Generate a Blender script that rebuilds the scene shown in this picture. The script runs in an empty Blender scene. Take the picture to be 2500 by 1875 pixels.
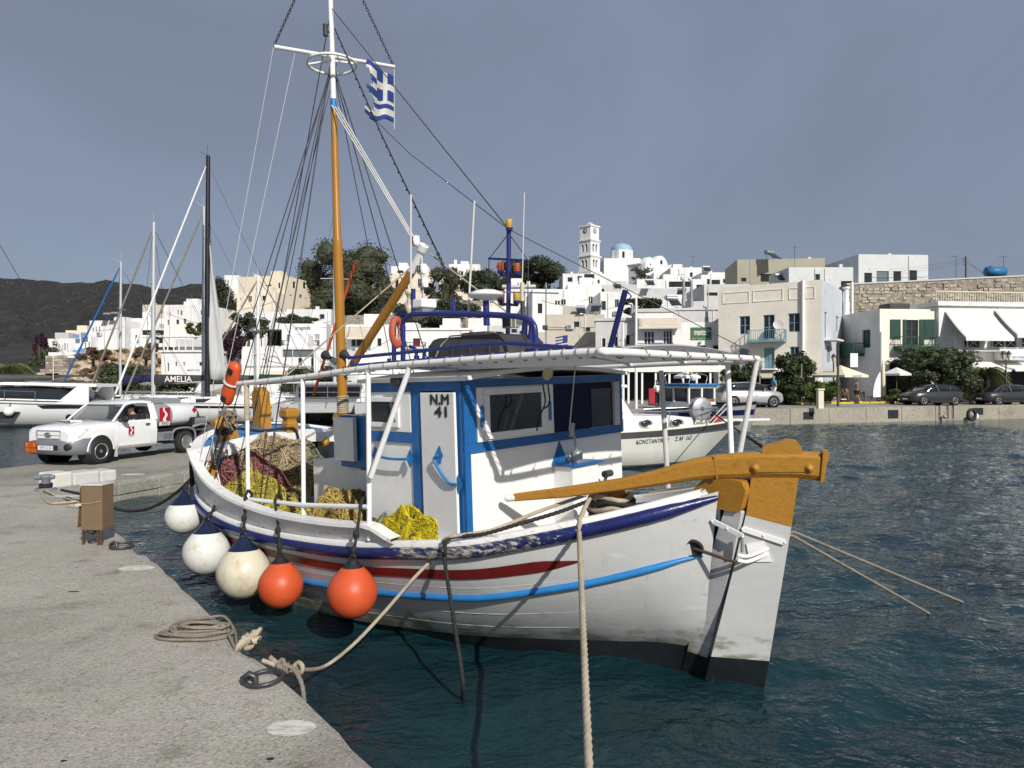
import bpy,bmesh,math,random
import numpy as np
from mathutils import Vector,Matrix
random.seed(7); np.random.seed(7)
sc=bpy.context.scene
C=sc.collection
pi=math.pi
# ------------------------------------------------------------------ camera
F,CX,HZ,CZ=1733.0,1250.0,930.0,2.66
cam_d=bpy.data.cameras.new('camera'); cam=bpy.data.objects.new('camera',cam_d); C.objects.link(cam)
cam.location=(0,0,CZ); cam.rotation_euler=(pi/2,0,0)
cam_d.sensor_width=36; cam_d.lens=36*F/2500; cam_d.shift_y=(HZ-937.5)/2500
cam_d.clip_start=.05; cam_d.clip_end=4000
sc.camera=cam
# ------------------------------------------------------------------ light
SUN=Vector((.46*.839,-.888*.839,.545)).normalized()
world=bpy.data.worlds.new('World'); sc.world=world; world.use_nodes=True
wn,wl=world.node_tree.nodes,world.node_tree.links
bg=wn['Background']
sky=wn.new('ShaderNodeTexSky'); sky.sky_type='NISHITA'; sky.sun_disc=False
sky.sun_elevation=math.asin(SUN.z); sky.sun_rotation=math.atan2(SUN.x,SUN.y)
sky.air_density=1.0; sky.dust_density=2.2; sky.ozone_density=1.2
tc=wn.new('ShaderNodeTexCoord'); mp=wn.new('ShaderNodeMapping'); mp.inputs['Scale'].default_value=(1,1,1.9)
wl.new(tc.outputs['Generated'],mp.inputs['Vector'])
nz=wn.new('ShaderNodeTexNoise'); nz.inputs['Scale'].default_value=1.5; nz.inputs['Detail'].default_value=5; nz.inputs['Roughness'].default_value=.52
nz.inputs['Distortion'].default_value=.35
mp.inputs['Location'].default_value=(7.3,.6,2.2)
wl.new(mp.outputs[0],nz.inputs['Vector'])
rp=wn.new('ShaderNodeValToRGB'); e=rp.color_ramp.elements
e[0].position=.36; e[0].color=(2.2,2.45,3.2,1)
e[1].position=.60; e[1].color=(2.62,3.1,4.25,1)
wl.new(nz.outputs['Fac'],rp.inputs['Fac'])
mx=wn.new('ShaderNodeMix'); mx.data_type='RGBA'; mx.inputs[0].default_value=.80
wl.new(sky.outputs[0],mx.inputs[6]); wl.new(rp.outputs[0],mx.inputs[7]); wl.new(mx.outputs[2],bg.inputs['Color'])
bg.inputs['Strength'].default_value=.10
sd=bpy.data.lights.new('sun','SUN'); sd.energy=4.6; sd.angle=math.radians(.6); sd.color=(1,.95,.87)
so=bpy.data.objects.new('sun',sd); C.objects.link(so)
so.rotation_euler=(-SUN).to_track_quat('-Z','Y').to_euler()
sc.view_settings.view_transform='Standard'; sc.view_settings.look='None'
sc.view_settings.exposure=0; sc.view_settings.gamma=1
# ------------------------------------------------------------------ coordinates
def ray(u,v):return Vector(((u-CX)/F,1,-(v-HZ)/F))
def P(u,v,d):r=ray(u,v)*d; return Vector((r.x,r.y,CZ+r.z))
def G(u,v,z=0):r=ray(u,v); t=(z-CZ)/r.z; return P(u,v,t)
# ------------------------------------------------------------------ materials
def mat(name,col,rough=.6,metal=0,var=.12,scale=3,bump=0,bscale=60,spec=.4,col2=None,thr=(.55,.7),s2=6,stretch=None,coat=0,detail=4):
 m=bpy.data.materials.new(name); m.use_nodes=True
 n,l=m.node_tree.nodes,m.node_tree.links; b=n['Principled BSDF']
 b.inputs['Roughness'].default_value=rough; b.inputs['Metallic'].default_value=metal
 b.inputs['Specular IOR Level'].default_value=spec; b.inputs['Coat Weight'].default_value=coat
 c=n.new('ShaderNodeTexCoord'); vec=c.outputs['Object']
 if stretch:
  k=n.new('ShaderNodeMapping'); k.inputs['Scale'].default_value=stretch; l.new(vec,k.inputs[0]); vec=k.outputs[0]
 t=n.new('ShaderNodeTexNoise'); t.inputs['Scale'].default_value=scale; t.inputs['Detail'].default_value=detail; t.inputs['Roughness'].default_value=.6
 l.new(vec,t.inputs['Vector'])
 r=n.new('ShaderNodeValToRGB'); e=r.color_ramp.elements; e[0].position=.3; e[1].position=.7
 e[0].color=(*[x*(1-var) for x in col],1); e[1].color=(*[min(1,x*(1+var*.7)) for x in col],1)
 l.new(t.outputs['Fac'],r.inputs[0]); out=r.outputs[0]
 if col2:
  t2=n.new('ShaderNodeTexNoise'); t2.inputs['Scale'].default_value=s2; t2.inputs['Detail'].default_value=6; t2.inputs['Roughness'].default_value=.65
  l.new(vec,t2.inputs['Vector'])
  r2=n.new('ShaderNodeValToRGB'); r2.color_ramp.elements[0].position=thr[0]; r2.color_ramp.elements[1].position=thr[1]
  l.new(t2.outputs['Fac'],r2.inputs[0])
  x=n.new('ShaderNodeMix'); x.data_type='RGBA'; l.new(r2.outputs[0],x.inputs[0]); l.new(out,x.inputs[6]); x.inputs[7].default_value=(*col2,1)
  out=x.outputs[2]
 l.new(out,b.inputs['Base Color'])
 if bump:
  t3=n.new('ShaderNodeTexNoise'); t3.inputs['Scale'].default_value=bscale; t3.inputs['Detail'].default_value=3; l.new(vec,t3.inputs['Vector'])
  bp=n.new('ShaderNodeBump'); bp.inputs['Strength'].default_value=bump; bp.inputs['Distance'].default_value=.02
  l.new(t3.outputs['Fac'],bp.inputs['Height']); l.new(bp.outputs[0],b.inputs['Normal'])
 return m
M={}
M['white']=mat('white_paint',(.78,.78,.76),.38,var=.05,scale=3,bump=.06,bscale=14,col2=(.66,.64,.58),thr=(.60,.82),s2=5)
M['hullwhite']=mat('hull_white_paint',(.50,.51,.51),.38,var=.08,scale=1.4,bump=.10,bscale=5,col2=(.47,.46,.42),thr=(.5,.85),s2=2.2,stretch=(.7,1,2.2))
def weather_hull(m):
 n,l=m.node_tree.nodes,m.node_tree.links; b=n['Principled BSDF']; src=b.inputs['Base Color'].links[0].from_socket; c=n.new('ShaderNodeTexCoord')
 def streak(sc,lo,hi,col,zr=None):
  nonlocal src
  k=n.new('ShaderNodeMapping'); k.inputs['Scale'].default_value=sc; l.new(c.outputs['Object'],k.inputs[0]); t=n.new('ShaderNodeTexNoise'); t.inputs['Scale'].default_value=1; t.inputs['Detail'].default_value=6; t.inputs['Roughness'].default_value=.65; l.new(k.outputs[0],t.inputs[0]); f=t.outputs['Fac']
  if zr:
   s=n.new('ShaderNodeSeparateXYZ'); l.new(c.outputs['Object'],s.inputs[0]); r=n.new('ShaderNodeMapRange'); r.inputs[1].default_value=zr[0]; r.inputs[2].default_value=zr[1]; r.inputs[3].default_value=.26; r.inputs[4].default_value=0; l.new(s.outputs['Z'],r.inputs[0]); a=n.new('ShaderNodeMath'); l.new(f,a.inputs[0]); l.new(r.outputs[0],a.inputs[1]); f=a.outputs[0]
  r=n.new('ShaderNodeValToRGB'); r.color_ramp.elements[0].position=lo; r.color_ramp.elements[1].position=hi; l.new(f,r.inputs[0]); x=n.new('ShaderNodeMix'); x.data_type='RGBA'; l.new(r.outputs[0],x.inputs[0]); l.new(src,x.inputs[6]); x.inputs[7].default_value=(*col,1); src=x.outputs[2]
 streak((14,14,1.1),.60,.82,(.36,.33,.27)); streak((1.2,3,9),.60,.80,(.66,.66,.645)); streak((3,3,8),.66,.82,(.22,.22,.16),(.22,.60)); l.new(src,b.inputs['Base Color'])
weather_hull(M['hullwhite'])
M['plainwhite']=mat('plain_white',(.78,.78,.77),.4,var=.05)
M['gelcoat']=mat('white_gelcoat',(.76,.77,.77),.2,var=.03,spec=.5)
M['cream']=mat('cream_gelcoat',(.74,.70,.58),.3,var=.05)
M['blue']=mat('blue_paint',(.012,.115,.34),.32,var=.14,scale=5,bump=.06,bscale=20,coat=.2)
M['skyblue']=mat('bright_blue_paint',(.025,.19,.48),.35,var=.15,scale=5,bump=.05,bscale=20)
M['navy']=mat('navy_blue_paint',(.012,.018,.105),.34,var=.3,scale=6,bump=.12,bscale=25)
M['railblue']=mat('rail_blue_paint',(.018,.028,.17),.35,var=.3,scale=7,bump=.08,bscale=30,col2=(.03,.035,.09),thr=(.5,.75),s2=9)
M['darkred']=mat('dark_red_paint',(.13,.012,.010),.4,var=.15)
M['ochre']=mat('ochre_paint',(.39,.19,.026),.40,var=.16,scale=5,bump=.18,bscale=14,col2=(.24,.105,.012),thr=(.52,.74),s2=5,stretch=(1,4,4),detail=7)
M['mastochre']=mat('mast_ochre_paint',(.36,.165,.018),.32,var=.12,scale=2,coat=.2)
M['black']=mat('black_paint',(.012,.013,.014),.4,var=.3,scale=3,bump=.1,bscale=10)
M['boot']=mat('black_antifouling',(.010,.013,.016),.42,var=.4,scale=3,bump=.2,bscale=9,col2=(.03,.045,.045),thr=(.58,.75),s2=5)
M['rubber']=mat('black_rubber',(.014,.014,.015),.6,var=.2)
M['glass']=mat('window_glass',(.018,.024,.028),.06,var=.3,scale=1.2,spec=.6)
M['glassd']=mat('dark_window',(.025,.03,.034),.18,var=.5,scale=1.5)
M['shade']=mat('dark_interior',(.018,.018,.02),.8,var=.3)
M['steel']=mat('stainless_steel',(.55,.56,.57),.28,metal=.9,var=.08)
M['galv']=mat('galvanised_steel',(.34,.36,.38),.45,metal=.5,var=.2,scale=8)
M['alu']=mat('mast_aluminium',(.52,.54,.56),.4,metal=.35,var=.06)
M['chain']=mat('rusty_chain',(.05,.04,.033),.6,metal=.4,var=.4,scale=30)
M['iron']=mat('worn_iron',(.075,.075,.08),.42,metal=.55,var=.35,scale=14,bump=.1)
M['rust']=mat('rust',(.09,.055,.04),.7,var=.4,scale=20)
M['rope']=mat('natural_rope',(.42,.36,.27),.85,var=.2,scale=9,bump=.4,bscale=200)
M['greyrope']=mat('weathered_rope',(.23,.205,.165),.9,var=.3,scale=8,bump=.4,bscale=150)
M['darkrope']=mat('black_rope',(.02,.02,.021),.75,var=.4,scale=30,bump=.4,bscale=200)
M['wire']=mat('rigging_wire',(.05,.05,.055),.5,metal=.4,var=.2)
M['cord']=mat('pale_cord',(.55,.55,.54),.7,var=.1)
M['orange']=mat('orange_buoy_vinyl',(.56,.085,.026),.44,var=.12,scale=5,bump=.05,bscale=8,col2=(.52,.10,.045),thr=(.58,.8),s2=5)
M['lifebuoy']=mat('faded_red_foam',(.42,.095,.055),.6,var=.15,scale=8)
M['rescue']=mat('orange_rescue_can',(.62,.085,.02),.35,var=.1)
M['buoywhite']=mat('white_buoy_vinyl',(.66,.66,.62),.34,var=.06,scale=3,bump=.06,bscale=6,col2=(.48,.44,.34),thr=(.55,.75),s2=5)
M['buoycream']=mat('yellowed_buoy_vinyl',(.62,.58,.46),.36,var=.10,scale=3,bump=.06,bscale=6,col2=(.44,.35,.20),thr=(.50,.70),s2=5,stretch=(1,1,.6))
M['buoynavy']=mat('navy_buoy_collar',(.010,.017,.045),.3,var=.2)
M['yellowfloat']=mat('yellow_float',(.60,.33,.03),.4,var=.12,scale=7)
M['tarp']=mat('white_tarpaulin',(.72,.73,.74),.6,var=.06,scale=1.2,bump=.15,bscale=4)
tm_=M['tarp'].node_tree; tb=tm_.nodes['Principled BSDF']; tl=tm_.nodes.new('ShaderNodeBsdfTranslucent'); tl.inputs[0].default_value=(.75,.75,.74,1)
tx=tm_.nodes.new('ShaderNodeMixShader'); tx.inputs[0].default_value=.45; tm_.links.new(tb.outputs[0],tx.inputs[1]); tm_.links.new(tl.outputs[0],tx.inputs[2]); tm_.links.new(tx.outputs[0],tm_.nodes['Material Output'].inputs[0])
M['tarpdark']=mat('dark_tarpaulin',(.06,.062,.062),.6,var=.35,scale=4,bump=.3,bscale=8)
M['boxblack']=mat('weathered_black_box',(.045,.047,.048),.6,var=.35,scale=5,bump=.15,bscale=12)
M['navycloth']=mat('navy_curtain',(.006,.010,.05),.8,var=.3)
M['lampred']=mat('red_lamp_lens',(.36,.075,.03),.25,var=.1)
M['lampyel']=mat('amber_lamp_lens',(.52,.33,.05),.25,var=.1)
M['ivory']=mat('aged_ivory_plastic',(.58,.52,.36),.5,var=.12)
M['brown']=mat('brown_enamel',(.175,.125,.072),.45,var=.10,scale=5,col2=(.11,.07,.035),thr=(.62,.8),s2=7)
M['leaf']=mat('foliage',(.045,.062,.024),.6,var=.55,scale=.9,detail=6)
M['leaf2']=mat('lighter_foliage',(.075,.095,.038),.55,var=.5,scale=1.6)  # lighter leaf tone, mixed in at random for variety
M['leafdark']=mat('pine_foliage',(.026,.038,.018),.6,var=.5,scale=.8,detail=6)
M['leafgrey']=mat('tamarisk_foliage',(.050,.056,.030),.65,var=.5,scale=.7,detail=6)
M['leafbright']=mat('bright_foliage',(.085,.12,.025),.55,var=.5,scale=1.5)
M['leafpalm']=mat('palm_foliage',(.10,.13,.045),.5,var=.4,scale=1.5)
M['bougain']=mat('bougainvillea',(.045,.014,.032),.7,var=.6,scale=1.4)
M['drygrass']=mat('dry_brush',(.13,.09,.055),.8,var=.4,scale=3)
M['bark']=mat('bark',(.09,.07,.055),.9,var=.35,scale=9,bump=.5,bscale=20)
M['wood']=mat('weathered_wood',(.16,.10,.06),.7,var=.3,scale=6)
M['varnish']=mat('varnished_wood',(.28,.12,.045),.4,var=.25,scale=6)
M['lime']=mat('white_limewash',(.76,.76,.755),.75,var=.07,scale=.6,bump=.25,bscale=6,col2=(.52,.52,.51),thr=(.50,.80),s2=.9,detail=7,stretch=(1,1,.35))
M['limeblue']=mat('bluish_shade_limewash',(.50,.54,.58),.75,var=.07,scale=.7,bump=.2,bscale=6,col2=(.40,.43,.46),thr=(.52,.8),s2=.8)  # side-wall tone: shade is put into the darker, bluish limewash colour
M['limegrey']=mat('greyish_render',(.54,.54,.53),.8,var=.10,scale=.7,bump=.2,bscale=6,col2=(.42,.42,.41),thr=(.5,.8),s2=.8)
M['limecream']=mat('cream_render',(.74,.66,.53),.8,var=.07,scale=.6,bump=.2,bscale=6)
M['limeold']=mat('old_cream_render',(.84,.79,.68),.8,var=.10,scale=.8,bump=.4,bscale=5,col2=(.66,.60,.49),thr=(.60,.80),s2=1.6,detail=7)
M['beige']=mat('beige_render',(.50,.46,.39),.8,var=.08,scale=.6,bump=.2,bscale=6)
M['khaki']=mat('khaki_render',(.36,.34,.26),.8,var=.08,scale=.6)
M['peel']=mat('peeling_paint',(.60,.63,.63),.8,var=.08,scale=.8,col2=(.30,.31,.30),thr=(.62,.68),s2=1.6,bump=.3,bscale=6)
M['stone']=mat('rubble_stone',(.30,.265,.215),.9,var=.35,scale=2.2,bump=.8,bscale=4,col2=(.17,.15,.125),thr=(.5,.62),s2=3)
M['stonelite']=mat('pale_rubble_stone',(.44,.395,.32),.9,var=.3,scale=1.5,bump=.8,bscale=3,col2=(.25,.215,.175),thr=(.5,.62),s2=2.4)
M['cliff']=mat('pale_cliff_rock',(.56,.46,.33),.95,var=.25,scale=.6,bump=1,bscale=1.6,col2=(.36,.28,.19),thr=(.52,.66),s2=1.1)
M['bluedome']=mat('pale_blue_dome',(.28,.42,.52),.6,var=.08)
M['bluewood']=mat('grey_blue_woodwork',(.20,.33,.38),.55,var=.12,scale=4)
M['bluegrey']=mat('blue_grey_shutter',(.13,.17,.19),.6,var=.15,scale=4)
M['balblue']=mat('balcony_blue',(.16,.27,.48),.55,var=.1)
M['green']=mat('dark_green_woodwork',(.013,.06,.042),.5,var=.2,scale=5)
M['signgreen']=mat('green_sign_board',(.045,.15,.05),.5,var=.08)
M['signblue']=mat('blue_sign_board',(.03,.15,.33),.5,var=.08)
M['awning']=mat('white_awning_canvas',(.74,.74,.70),.7,var=.06,scale=1,bump=.1,bscale=4)
M['awnbeige']=mat('beige_awning_canvas',(.55,.49,.40),.7,var=.1,scale=1.2)
M['umbrella']=mat('cream_umbrella_canvas',(.72,.68,.53),.7,var=.06)
M['asphalt']=mat('promenade_paving',(.30,.285,.26),.85,var=.15,scale=.8,bump=.3,bscale=20)
M['yellowline']=mat('yellow_kerb_paint',(.62,.43,.04),.6,var=.25,scale=3)
M['kerb']=mat('white_kerb',(.62,.60,.55),.7,var=.15,scale=2)
M['greypaint']=mat('grey_plastic',(.16,.18,.20),.5,var=.08)
M['bumper']=mat('grey_bumper_plastic',(.155,.17,.185),.55,var=.08)
M['carwhite']=mat('white_car_paint',(.78,.79,.79),.22,var=.03,coat=.5)
M['carsilver']=mat('silver_car_paint',(.42,.43,.44),.3,metal=.4,var=.04,coat=.5)
M['cargrey']=mat('graphite_car_paint',(.035,.037,.042),.28,metal=.2,var=.08,coat=.6)
M['tanksilver']=mat('silver_tank',(.34,.36,.38),.35,metal=.3,var=.08)
M['tyre']=mat('tyre_rubber',(.022,.021,.020),.8,var=.25,scale=8,bump=.2,bscale=30)
M['rim']=mat('steel_wheel_rim',(.36,.36,.36),.4,metal=.6,var=.15)
M['logored']=mat('logo_red',(.42,.012,.03),.4,var=.06)
M['adr']=mat('orange_hazard_plate',(.65,.14,.02),.5,var=.05)
M['headlamp']=mat('headlamp_lens',(.62,.64,.60),.08,var=.2,spec=.8)
M['skin']=mat('skin',(.42,.23,.15),.55,var=.06)
M['hair']=mat('dark_hair',(.02,.015,.012),.6,var=.2)
for nm,cc in dict(clothbrown=(.20,.12,.09),clothwhite=(.72,.72,.70),clothblack=(.015,.015,.017),clothred=(.36,.03,.04),clothblue=(.03,.34,.60),clothgrey=(.25,.28,.30),clothbeige=(.45,.40,.30),clothpink=(.35,.09,.11)).items():
 M[nm]=mat(nm,cc,.85,var=.12,scale=9)
# ------------------------------------------------------------------ mesh building
class MB:
 def __init__(s):s.v=[]; s.f=[]; s.mi=[]; s.sm=[]; s.k=0; s.M=None
 def add(s,vs,fs,sm=False,k=None):
  o=len(s.v)
  s.v+=[tuple(s.M@Vector(q)) for q in vs] if s.M else[tuple(q) for q in vs]
  for q in fs:s.f.append(tuple(i+o for i in q)); s.mi.append(s.k if k is None else k); s.sm.append(sm)
  return s
 def box(s,x0,x1,y0,y1,z0,z1,k=None):
  return s.add([(x,y,z) for z in(z0,z1) for y in(y0,y1) for x in(x0,x1)],[(0,2,3,1),(4,5,7,6),(0,1,5,4),(2,6,7,3),(0,4,6,2),(1,3,7,5)],k=k)
 def hexa(s,b,t,k=None):
  return s.add(list(b)+list(t),[(3,2,1,0),(4,5,6,7)]+[(i,(i+1)%4,4+(i+1)%4,4+i) for i in range(4)],k=k)
 def prism(s,poly,y0,y1,k=None,sm=False):
  n=len(poly)
  s.add([(x,y0,z) for x,z in poly]+[(x,y1,z) for x,z in poly],[tuple(range(n)),tuple(range(2*n-1,n-1,-1))],k=k)
  s.add([(x,y0,z) for x,z in poly]+[(x,y1,z) for x,z in poly],[(i,n+i,n+(i+1)%n,(i+1)%n) for i in range(n)],sm=sm,k=k); return s
 def tube(s,pts,r,n=8,cap=True,k=None,lobes=0,twist=0,amp=.16):
  pts=[Vector(p) for p in pts]; m=len(pts)
  rs=r if isinstance(r,(list,tuple)) else[r]*m
  vs=[]; T=None; N=None; L=0
  for i,p in enumerate(pts):
   t=(pts[min(i+1,m-1)]-pts[max(i-1,0)])
   t=t.normalized() if t.length>1e-9 else Vector((0,0,1))
   if N is None:
    N=t.orthogonal().normalized()
   else:
    N=(N-t*N.dot(t)); N=N.normalized() if N.length>1e-6 else t.orthogonal().normalized()
   B=t.cross(N)
   if i:L+=(p-pts[i-1]).length
   for j in range(n):
    a=2*pi*j/n; q=rs[i]
    if lobes:q*=1+amp*math.cos(lobes*a-twist*L)
    vs.append(p+N*(math.cos(a)*q)+B*(math.sin(a)*q))
  fs=[(i*n+j,i*n+(j+1)%n,(i+1)*n+(j+1)%n,(i+1)*n+j) for i in range(m-1) for j in range(n)]
  s.add(vs,fs,sm=True,k=k)
  if cap:s.add(vs[:n],[tuple(range(n-1,-1,-1))],k=k); s.add(vs[-n:],[tuple(range(n))],k=k)
  return s
 def cyl(s,a,b,r,n=12,r2=None,k=None):return s.tube([a,b],[r,r if r2 is None else r2],n,k=k)
 def lathe(s,prof,n=24,M=None,k=None,sm=True):
  M=M or Matrix(); m=len(prof)
  vs=[M@Vector((r*math.cos(2*pi*j/n),r*math.sin(2*pi*j/n),z)) for r,z in prof for j in range(n)]
  return s.add(vs,[(i*n+j,i*n+(j+1)%n,(i+1)*n+(j+1)%n,(i+1)*n+j) for i in range(m-1) for j in range(n)],sm=sm,k=k)
 def sphere(s,c,r,n=12,k=None,sc=(1,1,1)):
  c=Vector(c)
  return s.lathe([(max(1e-4,r*math.sin(pi*i/n)),-r*math.cos(pi*i/n)) for i in range(n+1)],2*n,Matrix.Translation(c)@Matrix.Diagonal((*sc,1)),k=k)
 def loft(s,rings,close=True,cap=False,k=None,sm=True):
  n=len(rings[0]); vs=[p for r in rings for p in r]
  rg=range(n if close else n-1)
  s.add(vs,[(i*n+j,i*n+(j+1)%n,(i+1)*n+(j+1)%n,(i+1)*n+j) for i in range(len(rings)-1) for j in rg],sm=sm,k=k)
  if cap:s.add(rings[0],[tuple(range(n-1,-1,-1))],k=k); s.add(rings[-1],[tuple(range(n))],k=k)
  return s
 def quad(s,a,b,c,d,k=None):return s.add([a,b,c,d],[(0,1,2,3)],k=k)
 def mk(s,name,mats,parent=None,bev=0,seg=2):
  me=bpy.data.meshes.new(name); me.from_pydata(s.v,[],s.f)
  for m in(mats if isinstance(mats,(list,tuple)) else[mats]):me.materials.append(M[m] if isinstance(m,str) else m)
  me.polygons.foreach_set('material_index',s.mi); me.polygons.foreach_set('use_smooth',s.sm); me.update()
  return link(name,me,parent,bev,seg)
def link(name,me,parent=None,bev=0,seg=2):
 o=bpy.data.objects.new(name,me); C.objects.link(o); o.parent=parent
 if bev:
  b=o.modifiers.new('bevel','BEVEL'); b.width=bev; b.segments=seg; b.limit_method='ANGLE'; b.angle_limit=math.radians(40); b.use_clamp_overlap=True
 return o
def tag(o,label=None,cat=None,group=None,kind=None):
 if label:o['label']=label
 if cat:o['category']=cat
 if group:o['group']=group
 if kind:o['kind']=kind
 return o
def thing(name,label,cat,loc=(0,0,0),mtx=None,group=None,rz=0):
 o=bpy.data.objects.new(name,None); C.objects.link(o); o.empty_display_size=.2
 if mtx is not None:o.matrix_world=mtx
 else:o.location=loc; o.rotation_euler=(0,0,rz)
 return tag(o,label,cat,group)
def copy_tree(o,parent=None):
 c=o.copy(); C.objects.link(c); c.parent=parent
 for ch in o.children:copy_tree(ch,c)
 return c
def frame(o,x,y,z):m=Matrix((x,y,z)).transposed().to_4x4(); m.translation=o; return m
def curve(pts,n=8):
 pts=[Vector(p) for p in pts]; q=[pts[0]*2-pts[1]]+pts+[pts[-1]*2-pts[-2]]; out=[]
 for i in range(1,len(q)-2):
  a,b,c,d=q[i-1:i+3]
  for j in range(n):
   t=j/n
   out.append(.5*((2*b)+(c-a)*t+(2*a-5*b+4*c-d)*t*t+(3*b-a-3*c+d)*t**3))
 return out+[pts[-1]]
def sag(a,b,h,n=14):a,b=Vector(a),Vector(b); return[a.lerp(b,i/n)-Vector((0,0,h*4*(i/n)*(1-i/n))) for i in range(n+1)]
def itab(tab,x):
 if x<=tab[0][0]:return tab[0][1]
 for(a,p),(b,q) in zip(tab,tab[1:]):
  if x<=b:return p+(q-p)*(x-a)/(b-a)
 return tab[-1][1]
def scurve(tab):
 xs=[t[0] for t in tab]; ys=[t[1] for t in tab]; n=len(xs); m=[]
 for i in range(n):
  a=(ys[i]-ys[i-1])/(xs[i]-xs[i-1]) if i else None
  b=(ys[i+1]-ys[i])/(xs[i+1]-xs[i]) if i<n-1 else None
  m.append(b if a is None else a if b is None else(a+b)/2)
 def f(x):
  if x<=xs[0]:return ys[0]
  if x>=xs[-1]:return ys[-1]
  i=max(j for j in range(n-1) if xs[j]<=x); h=xs[i+1]-xs[i]; t=(x-xs[i])/h
  return(2*t**3-3*t*t+1)*ys[i]+(t**3-2*t*t+t)*h*m[i]+(-2*t**3+3*t*t)*ys[i+1]+(t**3-t*t)*h*m[i+1]
 return f
TXT={}
def text_mesh(s,weight=.0):
 c=bpy.data.curves.new('t','FONT'); c.body=s; c.offset=weight; c.extrude=0; c.resolution_u=3
 o=bpy.data.objects.new('t',c); C.objects.link(o)
 me=bpy.data.meshes.new_from_object(o.evaluated_get(bpy.context.evaluated_depsgraph_get()))
 bpy.data.objects.remove(o); bpy.data.curves.remove(c)
 TXT[s]=([tuple(v.co) for v in me.vertices],[tuple(p.vertices) for p in me.polygons]); bpy.data.meshes.remove(me)
for s_,w_ in(('N.M',0),('41',0),('ΚΩΝΣΤΑΝΤΙΝΟΣ',.004),('Σ.Μ  162',.004),('ANNA-M',.01),('Σ.Μ 20',.01),('EKO',.0),('EMT-5154',.0),('30',.0),('1202',.0),('AMELIA',.01),('aragosta',.01),('mentor',.01),('coffee · restaurant · breakfast',0),('ΜΑΜΟΣ',.01),('Venus',.0),('mare restaurant',0),('πλάνσεη',0),('V-K',.02),('E',.02)):text_mesh(s_,w_)
def text(s,o,xd,zd,w,h,m,parent,name='lettering',bold=0):
 vs,fs=TXT[s]; xs=[v[0] for v in vs]; ys=[v[1] for v in vs]
 x0,x1,y0,y1=min(xs),max(xs),min(ys),max(ys); xd,zd,o=Vector(xd).normalized(),Vector(zd).normalized(),Vector(o)
 b=MB(); nn=xd.cross(zd).normalized()
 for dx,dy in(((0,0),) if not bold else((0,0),(bold,0),(-bold,0),(0,bold),(0,-bold))):b.add([o+xd*(((v[0]-x0)/(x1-x0)-.5)*w+dx)+zd*(((v[1]-y0)/(y1-y0)-.5)*h+dy)+nn*dx*.05 for v in vs],fs)
 return b.mk(name,m,parent)
# ================================================================== SETTING
def struct(o):o['kind']='structure'; return o
# ---- water: a rippled sheet near the camera, lying on one that reaches the horizon
def water_material():
 m=bpy.data.materials.new('harbour_water'); m.use_nodes=True
 n,l=m.node_tree.nodes,m.node_tree.links; b=n['Principled BSDF']
 b.inputs['Roughness'].default_value=.05; b.inputs['IOR'].default_value=1.333
 c=n.new('ShaderNodeTexCoord')
 t=n.new('ShaderNodeTexNoise'); t.inputs['Scale'].default_value=.35; t.inputs['Detail'].default_value=3; l.new(c.outputs['Object'],t.inputs['Vector'])
 r=n.new('ShaderNodeValToRGB'); r.color_ramp.elements[0].color=(.004,.018,.024,1); r.color_ramp.elements[1].color=(.009,.038,.046,1)
 r.color_ramp.elements[0].position=.3; r.color_ramp.elements[1].position=.7
 l.new(t.outputs['Fac'],r.inputs[0]); l.new(r.outputs[0],b.inputs['Base Color'])
 prev=None
 for sc_,st,ds,sx in((1.7,.5,.12,1.3),(4.6,.7,.05,1.7),(13,.6,.016,1.5)):
  k=n.new('ShaderNodeMapping'); k.inputs['Scale'].default_value=(1,sx,1); k.inputs['Rotation'].default_value=(0,0,.3); l.new(c.outputs['Object'],k.inputs[0])
  t=n.new('ShaderNodeTexNoise'); t.inputs['Scale'].default_value=sc_; t.inputs['Detail'].default_value=2.5; t.inputs['Distortion'].default_value=.8; l.new(k.outputs[0],t.inputs['Vector'])
  bp=n.new('ShaderNodeBump'); bp.inputs['Strength'].default_value=st; bp.inputs['Distance'].default_value=ds; l.new(t.outputs['Fac'],bp.inputs['Height'])
  if prev:l.new(prev.outputs[0],bp.inputs['Normal'])
  prev=bp
 l.new(prev.outputs[0],b.inputs['Normal'])
 return m
M['water']=water_material()
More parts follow.
